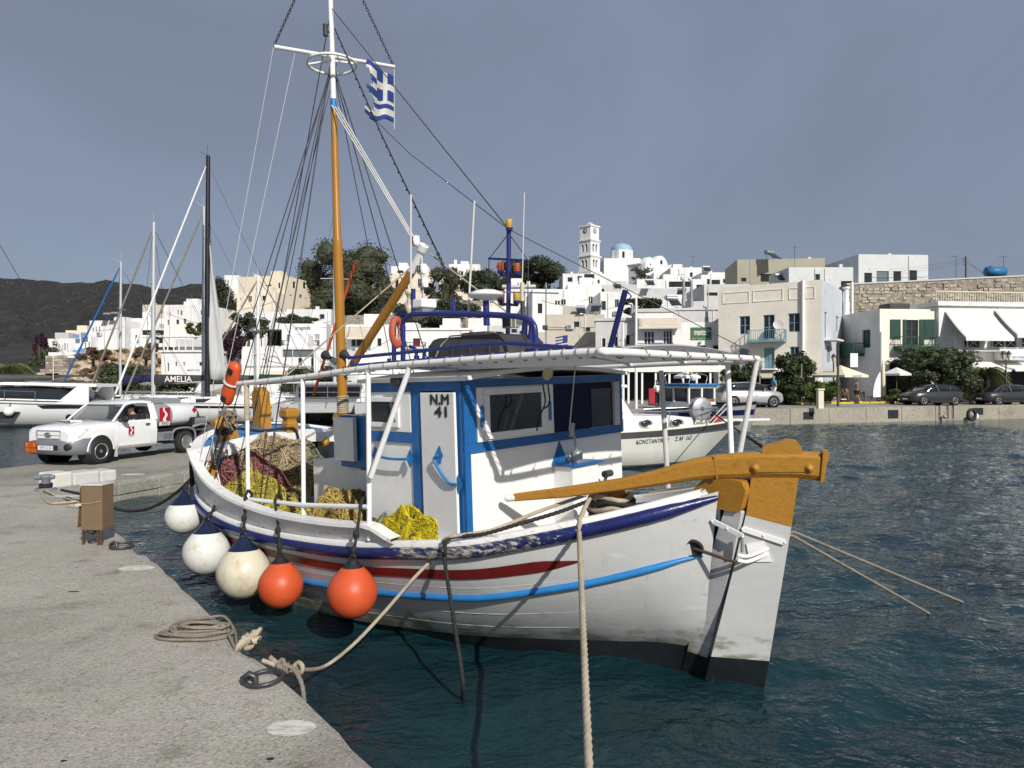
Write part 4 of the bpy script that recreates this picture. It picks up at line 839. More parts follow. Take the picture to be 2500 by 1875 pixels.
def antenna(u,v0,v1,d,label,arms=3):
 p=P(u,v1,d); h=(v1-v0)*d/F; t=thing('roof_antenna',label,'antenna',p,group='roof antennas'); b=MB(); b.cyl((0,0,0),(0,0,h),.025,5); b.mk('mast','wire',t); b=MB()
 b.cyl((-.5,0,h*.92),(.5,0,h*.95),.02,4)
 for i in range(arms):x=-.45+.9*i/max(1,arms-1); b.cyl((x,-.25,h*.93),(x,.25,h*.93),.012,4)
 b.mk('dipole','wire',t)
antenna(1940,598,690,92,'tall thin antenna in front of the khaki block'); antenna(2450,624,676,80,'television antenna above the right end of the stone wall',4); antenna(1664,668,700,110,'small antenna on the long white block'); antenna(1691,625,652,128,'wide dark antenna frame on the house beside the church',5); antenna(2334,622,682,82,'bare antenna pole above the stone wall',1)
up=P(2358,678,80); t=thing('utility_pole','dark wooden utility pole with wires above the stone wall','pole',up); b=MB(); b.cyl((0,0,0),(0,0,2.4),.09,6); b.mk('pole','bark',t)
b=MB()
for i in range(4):b.box(-.35,0,-.05,.05,1.5+.22*i,1.55+.22*i)
b.mk('crossarm','wire',t); b=MB()
for i in range(3):b.tube(sag((0,0,2.2-.25*i),(2.6+.3*i,.3,.2),.1,6),.012,3); b.tube(sag((-.3,0,2.2-.25*i),(-7,3,1.4-.3*i),.2,6),.012,3)
b.mk('wire','wire',t)
bt=P(2430,674,80); t=thing('blue_water_tank','big blue plastic water tank above the stone wall','water tank',bt); b=MB(); b.tube([(-1.1,0,.5),(-1.05,0,.5),(1.05,0,.5),(1.1,0,.5)],[.3,.52,.52,.3],14); b.mk('tank','signblue',t); b=MB(); b.cyl((-.5,0,.95),(-.5,0,1.1),.25,10); b.mk('lid','signblue',t)
# ================================================================== VEGETATION
def leaves(b,blobs,n,s,rs,k=0,flat=.5,droop=0):
 """n small leaf clumps spread through lumpy blobs (centre, radii)"""
 wts=[r[0]*r[1]*r[2] for c,r in blobs]; tot=sum(wts)
 vs=[]; fs=[]; ks=[]
 for(c,r),w in zip(blobs,wts):
  for i in range(int(n*w/tot)+1):
   while True:
    q=Vector((rs.gauss(0,1),rs.gauss(0,1),rs.gauss(0,1)))
    if q.length>.01:break
   q.normalize(); rad=rs.random()**.35*rs.uniform(.82,1.08)
   p=Vector(c)+Vector((q.x*r[0]*rad,q.y*r[1]*rad,q.z*r[2]*rad))
   a=Vector((rs.uniform(-1,1),rs.uniform(-1,1),rs.uniform(-.5,.7)-droop)).normalized(); e=a.cross(Vector((rs.uniform(-1,1),rs.uniform(-1,1),rs.uniform(-1,1)))).normalized(); z=s*rs.uniform(.6,1.4)
   o=len(vs); vs+=[p-a*z*.5,p+e*z*flat*.5+a*z*.1,p+a*z*.6+Vector((0,0,-.15*z)),p-e*z*flat*.5+a*z*.1]; fs.append((o,o+1,o+2,o+3)); ks.append(1 if rs.random()<.3 else 0)
 b.add(vs,fs,k=k); b.mi[-len(ks):]=ks
def blob_set(rs,n,R,H,base,spread=.85):
 out=[]
 for i in range(n):
  a=rs.uniform(0,6.28); q=rs.random()**.5*spread
  z=base+H*rs.uniform(.12,.88); tap=1-.45*abs((z-base)/H-.45)
  out.append(((R*q*math.cos(a)*tap,R*q*math.sin(a)*tap,z),(R*rs.uniform(.20,.42),R*rs.uniform(.20,.42),H*rs.uniform(.12,.25))))
 return out
def tree(name,label,base,R,H,trunk,leaf,seed,n=7000,s=.3,blobs=None,group='trees in the town',nb=16,cat='tree',core=.78,tr=.2):
 rs=random.Random(seed); t=thing(name,label,cat,base,group=group)
 bl=blobs or blob_set(rs,int(nb*1.4),R,H,trunk)
 if cat=='shrub':core=min(core,.6)
 b=MB(); leaves(b,bl,n,s,rs)
 for c,r in bl:
  b.lathe([(max(1e-3,math.sin(pi*i/6)*core*rs.uniform(.85,1.0)),-math.cos(pi*i/6)*core) for i in range(7)],9,Matrix.Translation(c)@Matrix.Diagonal((*r,1)),sm=False)
 b.mk('crown',[leaf,'leaf2' if leaf in('leaf','leafdark','leafgrey') else leaf],t)
 b=MB(); b.tube(curve([(0,0,-1),(.05*R,0,trunk*.6),(-.04*R,.03*R,trunk+H*.3),(0,0,trunk+H*.6)],4),[tr*(1-.7*i/12) for i in range(13)],8)
 for c,r in bl[:7]:b.tube(curve([(0,0,trunk*.7),(c[0]*.4,c[1]*.4,(trunk+c[2])*.5),c],4),[tr*.45*(1-.8*i/8) for i in range(9)],5)
 b.mk('trunk','bark',t); return t
def at(u,v,d):return P(u,v,d)
def tree_px(name,label,u0,u1,v0,v1,d,trunk_v,leaf,seed,**k):
 p=P((u0+u1)/2,v1,d); R=(u1-u0)/2*d/F*1.14; H=(v1-v0)*d/F*1.06; tk=(trunk_v-v1)*d/F if trunk_v>v1 else .2
 p.z-=tk; k['n']=int(k.get('n',7000)*1.35); return tree(name,label,p,R,H,tk,leaf,seed,**k)
tree_px('tamarisk_tree','tall grey-green tamarisk tree behind the yellow mast',745,958,610,790,118,800,'leafgrey',1,n=15000,s=.42,nb=34,tr=.5,core=.7)
tree_px('pine_tree','dark umbrella pine between the light mast and clock tower',1235,1378,638,742,140,750,'leafdark',2,n=8000,s=.5,nb=20,tr=.35)
tree_px('pine_tree','dark pine directly behind the blue light mast',1128,1262,668,760,132,770,'leafdark',3,n=7000,s=.5,nb=18,tr=.3)
tree_px('grey_tree','sparse grey-green tree between the old villa and the pines',1030,1130,655,780,120,790,'leafgrey',4,n=6000,s=.42,nb=16,tr=.25)
tree_px('dark_shrub','dark green shrub mass above the white cafe roofs',955,1080,745,805,90,806,'leafdark',5,n=5000,s=.3,nb=14,cat='shrub',group='shrubs on the slope')
tree_px('dark_shrub','dark hillside shrub below the two villa trees',1050,1160,735,790,98,792,'leafdark',6,n=4000,s=.3,nb=12,cat='shrub',group='shrubs on the slope')
tree_px('dark_shrub','dark tree left of the cream hotel behind the white sail',500,590,690,790,108,795,'leafdark',7,n=6000,s=.34,nb=16,cat='shrub',group='shrubs on the slope')
tree_px('dark_shrub','grey-green shrub below the cream hotel terraces',560,650,765,830,84,835,'leafgrey',8,n=4500,s=.28,nb=14,cat='shrub',group='shrubs on the slope')
tree_px('dark_shrub','green shrub in front of the white terrace house window',688,790,768,800,80,800,'leaf',9,n=3500,s=.25,nb=12,cat='shrub',group='shrubs on the slope')
tree_px('bougainvillea','dark purple bougainvillea beside the pergola',540,600,800,880,78,885,'bougain',10,n=4000,s=.24,nb=14,cat='shrub',group='bougainvilleas')
tree_px('bougainvillea','dark red bougainvillea at the left end of the clifftop houses',82,112,820,880,108,885,'bougain',11,n=2500,s=.3,nb=10,cat='shrub',group='bougainvilleas')
tree_px('dark_shrub','green shrub hanging below the last clifftop house',72,140,850,925,100,926,'leaf',12,n=4500,s=.3,nb=16,cat='shrub',group='shrubs on the slope')
tree_px('dry_shrub','brown dry brush on the rim of the pale cliff',190,262,852,880,82,880,'drygrass',13,n=2600,s=.28,nb=14,cat='shrub',group='dry brush on the cliff'); tree_px('dry_shrub','brown dry brush near the right end of the cliff',325,385,838,878,82,880,'drygrass',14,n=2200,s=.28,nb=12,cat='shrub',group='dry brush on the cliff')
tree_px('round_tree','dense dark green tree behind the fuel truck',250,364,893,975,60,985,'leaf',15,n=9000,s=.2,nb=22,tr=.15)
tree_px('round_tree','low dark tree under the lettered sail cover',362,480,925,972,61,985,'leaf',16,n=7000,s=.2,nb=18,tr=.12)
tree_px('round_tree','dark tree behind the rail posts of the fishing boat',700,850,905,985,60,990,'leafdark',17,n=8000,s=.2,nb=22,tr=.12)
tree_px('yellow_green_shrub','yellow-green round shrub on the white taverna roof',457,497,788,818,92,820,'leafbright',18,n=2200,s=.25,nb=8,cat='shrub')
tree_px('church_tree','small bare-branched tree in front of the church wall',1537,1592,652,684,120,690,'leaf',19,n=420,s=.42,nb=10,core=.02,tr=.1)
tree_px('garden_shrub','dark shrub with pale flowers above the grey house',1520,1612,728,772,76,775,'leafdark',20,n=4500,s=.26,nb=14,cat='shrub',group='shrubs on the slope')
tree_px('oleander','large oleander bush in front of the cream corner house',1884,1980,872,970,52.5,978,'leaf',21,n=9000,s=.22,nb=24,cat='shrub',group='waterfront bushes',core=.6)
tree_px('oleander','oleander seen behind the canopy posts',1757,1845,888,955,55,965,'leaf',22,n=5000,s=.22,nb=16,cat='shrub',group='waterfront bushes',core=.6)
tree_px('hedge_bush','bright green low bush right of the big oleander',1962,2046,928,978,50.6,982,'leafbright',23,n=5500,s=.15,nb=18,cat='shrub',group='waterfront bushes')
tree_px('hedge_bush','reddish flowering bush at the foot of the big oleander',1905,1965,938,975,51.5,980,'leaf',24,n=3000,s=.15,nb=12,cat='shrub',group='waterfront bushes')
tree_px('street_tree','dark leafy tree behind the graphite crossover car',2213,2372,846,950,55,965,'leaf',25,n=10000,s=.22,nb=26,tr=.15,core=.62)
tree_px('hedge_bush','clipped green hedge left of the graphite crossover car',2155,2198,948,976,53.5,980,'leafbright',26,n=2200,s=.12,nb=10,cat='shrub',group='waterfront bushes')
tree_px('hedge_bush','dark hedge between the two graphite cars',2340,2400,935,978,55.5,982,'leaf',27,n=2800,s=.15,nb=12,cat='shrub',group='waterfront bushes')
def palm(label,base,H,R,n,seed,trunk=.2):
 rs=random.Random(seed); t=thing('palm_tree',label,'palm',base,group='palms'); b=MB()
 b.tube([(0,0,-.5),(.03,0,H*.5),(0,0,H)],[trunk*1.1,trunk,trunk*1.25],9); b.mk('trunk','bark',t); b=MB()
 for i in range(n):
  a=i*2.4+rs.uniform(-.2,.2); up=rs.uniform(-.15,1.0); dr=Vector((math.cos(a),math.sin(a),0)); pts=[]
  for j in range(8):
   q=j/7; pts.append(Vector((0,0,H))+dr*R*q*(1-.25*max(0,up))+Vector((0,0,R*(.9*up*q-.95*q*q))))
  b.tube(pts,[.03*(1-.8*j/7) for j in range(8)],4,cap=False)
  sd=Vector((-dr.y,dr.x,0))
  for j in range(1,8):
   for w in(0,.33,.66):
    if j==7 and w:continue
    p=pts[j].lerp(pts[min(7,j+1)],w); ln=R*.34*(1-.5*abs(j+w-3)/5)
    for sgn in(-1,1):
     tip=p+sd*sgn*ln*.8+dr*ln*.45+Vector((0,0,-ln*.55)); wv=dr*.035
     b.add([p-wv,p+wv,tip],[(0,1,2)])
 b.mk('frond','leafpalm',t)
palm('palm leaning over the graphite cars',P(2408,968,55),1.9,1.9,46,3,.22)
palm('short palm at the far left behind the motor yacht',P(22,962,64),2.3,2.6,80,4,.38)
# ================================================================== PEOPLE
def skin_mesh(name,verts,edges,radii,m,parent,sub=1):
 me=bpy.data.meshes.new(name); me.from_pydata(verts,edges,[]); o=bpy.data.objects.new(name,me); C.objects.link(o); o.parent=parent
 o.modifiers.new('skin','SKIN'); sv=me.skin_vertices[0].data
 for i,r in enumerate(radii):sv[i].radius=(r,r) if not isinstance(r,tuple) else r
 sv[0].use_root=True
 s_=o.modifiers.new('sub','SUBSURF'); s_.levels=s_.render_levels=sub
 me.materials.append(M[m]); return o
def person(label,loc,rz,pose='stand',top='clothwhite',bottom='clothblack',h=1.72,shorts=False,hair='hair',hat=None,arm=None):
 t=thing('person',label,'person',loc,rz=rz); k=h/1.75
 if pose=='walk':kn=[(.10,-.18,.50),(-.10,.10,.50)]; ft=[(.10,-.30,.07),(-.10,.36,.10)]
 elif pose=='sit':kn=[(.11,-.42,.47),(-.11,-.42,.47)]; ft=[(.12,-.40,.06),(-.12,-.36,.06)]
 else:kn=[(.10,-.02,.50),(-.10,-.02,.50)]; ft=[(.11,0,.07),(-.11,0,.07)]
 hip=.50 if pose=='sit' else .95; dz=hip-.95; lean=-.10 if pose=='sit' else 0
 J=dict(pel=(0,0,hip),wai=(0,lean*.3,1.12+dz),che=(0,lean,1.34+dz),nek=(0,lean-.01,1.50+dz),hd=(0,lean-.03,1.63+dz),top=(0,lean-.03,1.72+dz))
 hd=arm or([(.30,-.12,.92+dz),(-.28,.10,.92+dz)] if pose!='sit' else[(.16,-.40,1.02+dz),(-.16,-.40,1.02+dz)])
 V=[J['pel'],J['wai'],J['che'],J['nek'],J['hd'],J['top']]; E=[(0,1),(1,2),(2,3),(3,4),(4,5)]; R=[.14,.125,.15,.055,.10,.07]
 for i,s in enumerate((1,-1)):
  o=len(V); sh=(.19*s,lean,1.41+dz); el=tuple((a+c)/2+q for a,c,q in zip(sh,hd[i],(.04*s,.04,-.04)))
  V+=[sh,el,hd[i]]; E+=[(2,o),(o,o+1),(o+1,o+2)]; R+=[.06,.045,.034]
  o=len(V); V+=[(.10*s,0,hip-.06),kn[i],ft[i],(ft[i][0],ft[i][1]-.14,.04)]; E+=[(0,o),(o,o+1),(o+1,o+2),(o+2,o+3)]; R+=[.095,.065,.045,.035]
 sc_=lambda L:[tuple(c*k for c in v) for v in L]
 skin_mesh('body',sc_(V),E,[r*k for r in R],'skin',t)
 tv=[(0,0,hip+.02),J['wai'],J['che'],(0,lean,1.44+dz)]; te=[(0,1),(1,2),(2,3)]; tr_=[.165,.15,.175,.10]
 for i,s in enumerate((1,-1)):
  o=len(tv); sh=(.19*s,lean,1.41+dz); el=tuple(a*.45+c*.55 for a,c in zip(hd[i],sh)); tv+=[sh,el]; te+=[(2,o),(o,o+1)]; tr_+=[.08,.065]
 skin_mesh('shirt',sc_(tv),te,[r*k for r in tr_],top,t)
 bv=[(0,0,hip)]; be=[]; br=[.165]
 for i,s in enumerate((1,-1)):
  o=len(bv); kp=kn[i]; end=tuple(a*.9+c*.1 for a,c in zip(kp,(.1*s,0,hip))) if shorts else ft[i]; bv+=[(.10*s,0,hip-.08),tuple(a*.5+c*.5 for a,c in zip(kp,(.1*s,0,hip-.05)))]; be+=[(0,o),(o,o+1)]; br+=[.115,.10]
  bv+=[kp if not shorts else end]; be+=[(o+1,o+2)]; br+=[.085]
  if not shorts:bv+=[(ft[i][0],ft[i][1],.10)]; be+=[(o+2,o+3)]; br+=[.062]
 skin_mesh('trousers' if not shorts else 'shorts',sc_(bv),be,[r*k for r in br],bottom,t)
 b=MB(); hc=Vector(J['hd'])*k
 b.lathe([(.118*k*math.sin(pi*i/8),.125*k*math.cos(pi*i/8)) for i in range(5)],12,Matrix.Translation(hc+Vector((0,.02,.03*k)))); b.mk('hair' if not hat else 'hat',hat or hair,t)
 b=MB()
 for i in range(2):f=Vector(ft[i])*k; b.box(f.x-.05,f.x+.05,f.y-.19,f.y+.07,f.z-.07,f.z+.02)
 b.mk('shoes','clothwhite' if shorts else 'rubber',t,.02); return t
FZP=FZ
def on_quay(u,v):return G(u,v,FZ+.02)
person('man in brown shirt and black shorts walking past the cream umbrella',on_quay(2091,983),1.5,'walk','clothbrown','clothblack',1.8,True)
person('woman in white top and black trousers standing by the umbrellas',on_quay(2144,982),.2,'stand','clothwhite','clothblack',1.68)
s_=person('diner in white shirt sitting at the outdoor table',on_quay(2113,980),1.3,'sit','clothwhite','clothbeige',1.72,True)
person('long-haired diner in dark pink sitting at the outdoor table',on_quay(2104,978)+Vector((0,.8,0)),.4,'sit','clothpink','clothblack',1.7)
person('man in bright blue shirt and white shorts beside the oleander',P(1889,977,52),-1.2,'stand','clothblue','clothwhite',1.74,True,hat='clothgrey')
person('man in grey shirt and pale cap behind the silver car',P(1838,977,53),.8,'stand','clothgrey','clothbeige',1.75,hat='clothwhite')
person('person in white shirt in front of the dark cafe',P(1604,992,46.5),.6,'stand','clothwhite','clothblack',1.7)
for i,(u,tp,bt,lb) in enumerate(((190,'clothbrown','clothblack','leftmost passer-by in brown on the promenade behind the motor yacht'),(206,'clothwhite','clothblue','passer-by in white next to the slanting blue stay'),(222,'clothwhite','clothgrey','passer-by in white shirt and grey trousers behind the truck bonnet'),(230,'clothblack','clothblack','passer-by all in black behind the truck cab'),(246,'yellowfloat','clothblack','passer-by in yellow top behind the truck cab'),(262,'clothred','clothblack','rightmost passer-by in red behind the truck cab'))):
 person(lb,P(u,985,55.4+.3*(i%3)),i*1.3,'walk' if i%2 else 'stand',tp,bt,1.7)
# ================================================================== STREET FURNITURE
def lamp_post(label,u,vb,vt,d,heads=1):
 p=P(u,vb,d); h=(vb-vt)*d/F; t=thing('lamp_post',label,'street lamp',p,group='harbour street lamps'); b=MB()
 b.lathe([(.12,0),(.12,.3),(.06,.4),(.045,h*.85)],10); b.mk('post','iron',t)
 for i in range(heads):
  x=(i-(heads-1)/2)*.42; b=MB(); b.lathe([(.03,h*.84),(.11,h*.88),(.16,h*.97)],8,Matrix.Translation((x,0,0))); l_=b.mk('lantern','ivory',t)
  b=MB(); b.lathe([(.2,h*.97),(.12,h*1.02),(.02,h*1.06)],8,Matrix.Translation((x,0,0))); b.tube([(0,0,h*.8),(x,0,h*.84)],.025,5); b.mk('lantern_cap','iron',l_)
lamp_post('single lantern lamp post beside the cream umbrella',2035,965,869,51.5); lamp_post('twin lantern lamp post in front of the right-hand awnings',2456,965,862,54,2)
def pole(label,u,vb,vt,d,r=.05,m='galv',top=None):
 p=P(u,vb,d); h=(vb-vt)*d/F; t=thing('street_pole',label,'pole',p,group='poles on the waterfront'); b=MB(); b.cyl((0,0,0),(0,0,h),r,8,r*.8); b.mk('post',m,t)
 if top=='sign':b=MB(); b.lathe([(.001,-.02),(.28,-.02),(.28,.02),(.001,.02)],16,Matrix.Translation((0,-.05,h-.25))@Matrix.Rotation(pi/2,4,'X')@Matrix.Rotation(.9,4,'Y')); b.mk('sign_disc','greypaint',t)
 return t
pole('tall grey wooden pole left of the walking man',2046,994,840,49,.09,'bark'); pole('road sign pole beside the silver car',1855,998,885,47.5,.045,'galv','sign'); pole('thin grey pole in front of the oleander',1957,985,888,51,.045)
p=G(2002,998,FZ+.02); t=thing('power_pedestal','cream service pedestal on the far quay edge','pedestal',p); b=MB(); b.box(-.17,.17,-.17,.17,0,1.15); b.mk('body','umbrella',t,.02); b=MB(); b.box(-.22,.22,-.22,.22,1.15,1.26); b.mk('cap','limecream',t,.03)
p=G(1985,988,FZ+.02); t=thing('litter_bin','grey square litter bin with a poster beside the cream pedestal','bin',p); b=MB(); b.box(-.25,.25,-.2,.2,.2,.9); b.mk('body','greypaint',t,.03); b=MB(); b.box(-.09,.12,-.212,-.203,.4,.75); b.mk('poster','plainwhite',t); b=MB(); b.box(-.2,-.15,-.05,.05,0,.2); b.box(.15,.2,-.05,.05,0,.2); b.mk('leg','iron',t)
def parasol(label,u0,u1,v0,v1,vb,d,m,txt=None,shut=False):
 p=P((u0+u1)/2,vb,d); w=(u1-u0)/2*d/F; z0=(vb-v1)*d/F; z1=(vb-v0)*d/F; t=thing('parasol',label,'parasol',p,rz=.5,group='cafe parasols'); b=MB()
 if shut:b.lathe([(.05,z0),(.16,z0+.2),(.13,z1*.8),(.02,z1)],10)
 else:
  q=w*1.0
  b.loft([[Vector((x*q,y*q,z0-.16)) for x,y in((-1,-1),(1,-1),(1,1),(-1,1))],[Vector((x*q,y*q,z0)) for x,y in((-1,-1),(1,-1),(1,1),(-1,1))],[Vector((x*.02,y*.02,z1)) for x,y in((-1,-1),(1,-1),(1,1),(-1,1))]],sm=False)
 o=b.mk('canopy',m,t)
 if txt:text(txt,(.0,-w*1.0-.01,z0-.08),(1,0,0),(0,0,1),w*.8,.13,'wire',o)
 b=MB(); b.cyl((0,0,0),(0,0,z1-.05),.03,6); b.mk('pole','wood',t); b=MB(); b.box(-.3,.3,-.3,.3,0,.08); b.mk('base','limegrey',t)
parasol('cream square parasol with lettered valance',2008,2096,892,916,976,52,'umbrella','ΜΑΜΟΣ'); parasol('small white parasol in front of the green-shuttered house',2166,2212,897,912,976,55.5,'awning'); parasol('closed cream parasol left of the green-shuttered house front',2150,2162,876,945,976,54.5,'umbrella',None,True)
p=on_quay(2109,980)+Vector((0,.4,0)); t=thing('cafe_table','wooden table between the two seated diners','table',p); b=MB(); b.box(-.5,.5,-.35,.35,.70,.74); b.mk('table_top','wood',t)
for x in(-.45,.45):
 for y in(-.3,.3):b=MB(); b.box(x-.02,x+.02,y-.02,y+.02,0,.7); b.mk('leg','iron',t)
def chair(label,p,rz):
 t=thing('cafe_chair',label,'chair',p,rz=rz,group='cafe chairs'); b=MB(); b.box(-.2,.2,-.2,.2,.43,.46); b.mk('seat','wood',t); b=MB(); b.box(-.2,.2,.17,.2,.6,.85); b.mk('backrest','wood',t)
 for x in(-.18,.18):
  for y in(-.18,.18):b=MB(); b.box(x-.015,x+.015,y-.015,y+.015,0,.6 if y>0 else .43); b.mk('leg','wood',t)
chair('chair under the diner in the white shirt',on_quay(2113,980)+Vector((.02,0,0)),1.3); chair('chair under the diner in dark pink',on_quay(2104,978)+Vector((0,.8,0)),.4); chair('empty wooden chair left of the walking man',on_quay(2068,984),2.6); chair('dark chair right of the seated diners',on_quay(2127,981),-1.4)
p=on_quay(2063,982); t=thing('menu_board','standing menu board below the cream parasol','sign',p,rz=.3); b=MB(); b.hexa([(-.3,-.3,0),(.3,-.3,0),(.3,-.27,0),(-.3,-.27,0)],[(-.3,-.03,1.1),(.3,-.03,1.1),(.3,0,1.1),(-.3,0,1.1)]); b.mk('board','wood',t); b=MB(); b.hexa([(-.3,.3,0),(.3,.3,0),(.3,.27,0),(-.3,.27,0)],[(-.3,.05,1.1),(.3,.05,1.1),(.3,.02,1.1),(-.3,.02,1.1)]); b.mk('back_board','wood',t)
def flagbanner(label,u,vb,vt,d,m='plainwhite'):
 p=P(u,vb,d); h=(vb-vt)*d/F; t=thing('feather_banner',label,'banner',p,group='feather banners'); b=MB(); pts=[]
 for i in range(9):a=i/8; pts.append((a**3*.5-.0,0,h*(1-(1-a)**1.2)))
 vs=[]
 for i in range(9):z=h*(.12+.88*i/8); w=.55*(1-(i/8)**3); vs+=[(0,0,z),(-w if i<8 else-.05,.03*math.sin(i),z)]
 b.add(vs,[(2*i,2*i+1,2*i+3,2*i+2) for i in range(8)]); b.mk('cloth',m,t).modifiers.new('s','SOLIDIFY').thickness=.01; b=MB(); b.cyl((0.02,0,0),(.02,0,h),.02,5); b.mk('pole','wire',t)
flagbanner('white feather banner behind the woman in white',2150,978,908,53.5); flagbanner('pale feather banner left of the cream parasol',2010,972,906,54.5)
p=P(2085,893,54); t=thing('notice_board','white printed notice panel beside the cream house','notice',p,rz=.1); b=MB(); b.box(-.3,.3,-.02,.02,-.1,.95); b.mk('panel','plainwhite',t); b=MB(); b.box(-.05,.05,0,.05,-1.8,-.1); b.mk('post','iron',t)
def kerb(label,u0,v0,u1,v1,m,h,w,zt=FZ,n=8):
 a,c=G(u0,v0,zt),G(u1,v1,zt); L=(c-a).length; t=thing('kerb',label,'kerb',a,rz=math.atan2(c.y-a.y,c.x-a.x),group='promenade kerbs');
 for i in range(n):b=MB(); b.box(L*i/n+.01,L*(i+1)/n-.01,0,w,-.05,h); b.mk('kerbstone',m,t,.015)
kerb('yellow painted kerb behind the quay edge',1900,988,2195,984,'yellowline',.13,.3); kerb('yellow kerb between the two graphite cars',2336,978,2372,977,'yellowline',.13,.3,n=2); kerb('white planter kerb in front of the oleander',1910,977,2050,974,'kerb',.35,.3); kerb('white planter kerb below the clipped hedge',2150,979,2200,977,'kerb',.38,.3,n=3)
p=on_quay(1908,981); t=thing('bench','brown slatted bench beside the man in blue','bench',p,rz=.1)
for i in range(4):b=MB(); b.box(-.6,.6,-.2+i*.11,-.11+i*.11,.42,.46); b.mk('seat_slat','wood',t)
for i in range(3):b=MB(); b.box(-.6,.6,.24,.27,.52+i*.12,.61+i*.12); b.mk('back_slat','wood',t)
for x in(-.5,.5):b=MB(); b.box(x-.03,x+.03,-.2,.27,0,.42); b.mk('leg','iron',t)
cf=P(1500,990,55); t=thing('cafe_pavilion','white-posted cafe pavilion with dark interior behind the moored boats','cafe',(cf.x,55,FZ)); Lc=(1765-1500)*55/F
b=MB(); b.box(0,Lc,2.5,2.7,0,3.1); b.mk('back_wall','shade',t); b=MB(); b.box(-.2,Lc+.2,-.4,2.8,2.75,2.95); b.mk('roof','awnbeige',t); b=MB(); b.box(-.2,Lc+.2,-.42,-.4,2.45,2.95); b.mk('valance','awning',t)
for i in range(9):b=MB(); x=Lc*i/8; b.box(x-.07,x+.07,-.3,-.16,0,2.75); b.mk('post','plainwhite',t)
parasol('white market parasol above the dark cafe',1655,1700,905,918,985,49,'awning')
for i,u in enumerate((1592,1626)):p=P(u,990,46); t=thing('red_cooler',('left' if i==0 else 'right')+' red drinks cooler in front of the dark cafe','cooler',p,group='red coolers'); b=MB(); b.box(-.2,.2,0,.3,.08,1.1); b.mk('cabinet','clothred',t,.03); b=MB(); b.box(-.19,.19,.02,.28,0,.08); b.mk('plinth','rubber',t)
# ================================================================== VEHICLES
def glass_clear():
 m=bpy.data.materials.new('car_glass'); m.use_nodes=True; n,l=m.node_tree.nodes,m.node_tree.links; b=n['Principled BSDF']
 b.inputs['Base Color'].default_value=(.05,.065,.065,1); b.inputs['Roughness'].default_value=.04; b.inputs['Alpha'].default_value=.42; b.inputs['Specular IOR Level'].default_value=.6
 t=n.new('ShaderNodeTexNoise'); t.inputs['Scale'].default_value=3; r=n.new('ShaderNodeMapRange'); r.inputs[3].default_value=.03; r.inputs[4].default_value=.07; l.new(t.outputs['Fac'],r.inputs[0]); l.new(r.outputs[0],b.inputs['Roughness'])
 return m
M['cglass']=glass_clear()
def wheel(parent,x,y,r=.33,w=.2,side=1,rim='rim',spokes=7,steel=False):
 R=Matrix.Translation((x,y,r))@Matrix.Rotation(-pi/2*side,4,'X')
 b=MB(); b.lathe([(r*.62,-w/2),(r*.92,-w/2),(r,-w*.36),(r,w*.36),(r*.92,w/2),(r*.62,w/2)],28,R); wh=b.mk('wheel','tyre',parent)
 b=MB(); b.lathe([(r*.64,w*.46),(r*.60,w*.50),(r*.56,w*.30),(.02,w*.12)],24,R,k=1)
 b.lathe([(r*.64,w*.44),(r*.65,w*.53),(r*.57,w*.53),(r*.54,w*.34)],24,R,k=0)
 b.M=R
 for i in range(spokes):
  a=2*pi*i/spokes; c,s_=math.cos(a),math.sin(a)
  if steel:b.sphere((c*r*.42,s_*r*.42,w*.32),r*.09,4,k=1,sc=(1,1,.3))
  else:
   q=r*.09; b.add([(c*r*.12-s_*q,s_*r*.12+c*q,w*.42),(c*r*.12+s_*q,s_*r*.12-c*q,w*.42),(c*r*.58+s_*q*.7,s_*r*.58-c*q*.7,w*.46),(c*r*.58-s_*q*.7,s_*r*.58+c*q*.7,w*.46)],[(0,1,2,3)],k=0)
 if steel:b.lathe([(r*.56,w*.34),(r*.36,w*.42),(r*.30,w*.36),(.02,w*.36)],24,k=0)
 b.lathe([(r*.14,w*.46),(.01,w*.48)],12,k=0); b.M=None
 b.mk('rim',[rim,'rubber'],wh); return wh
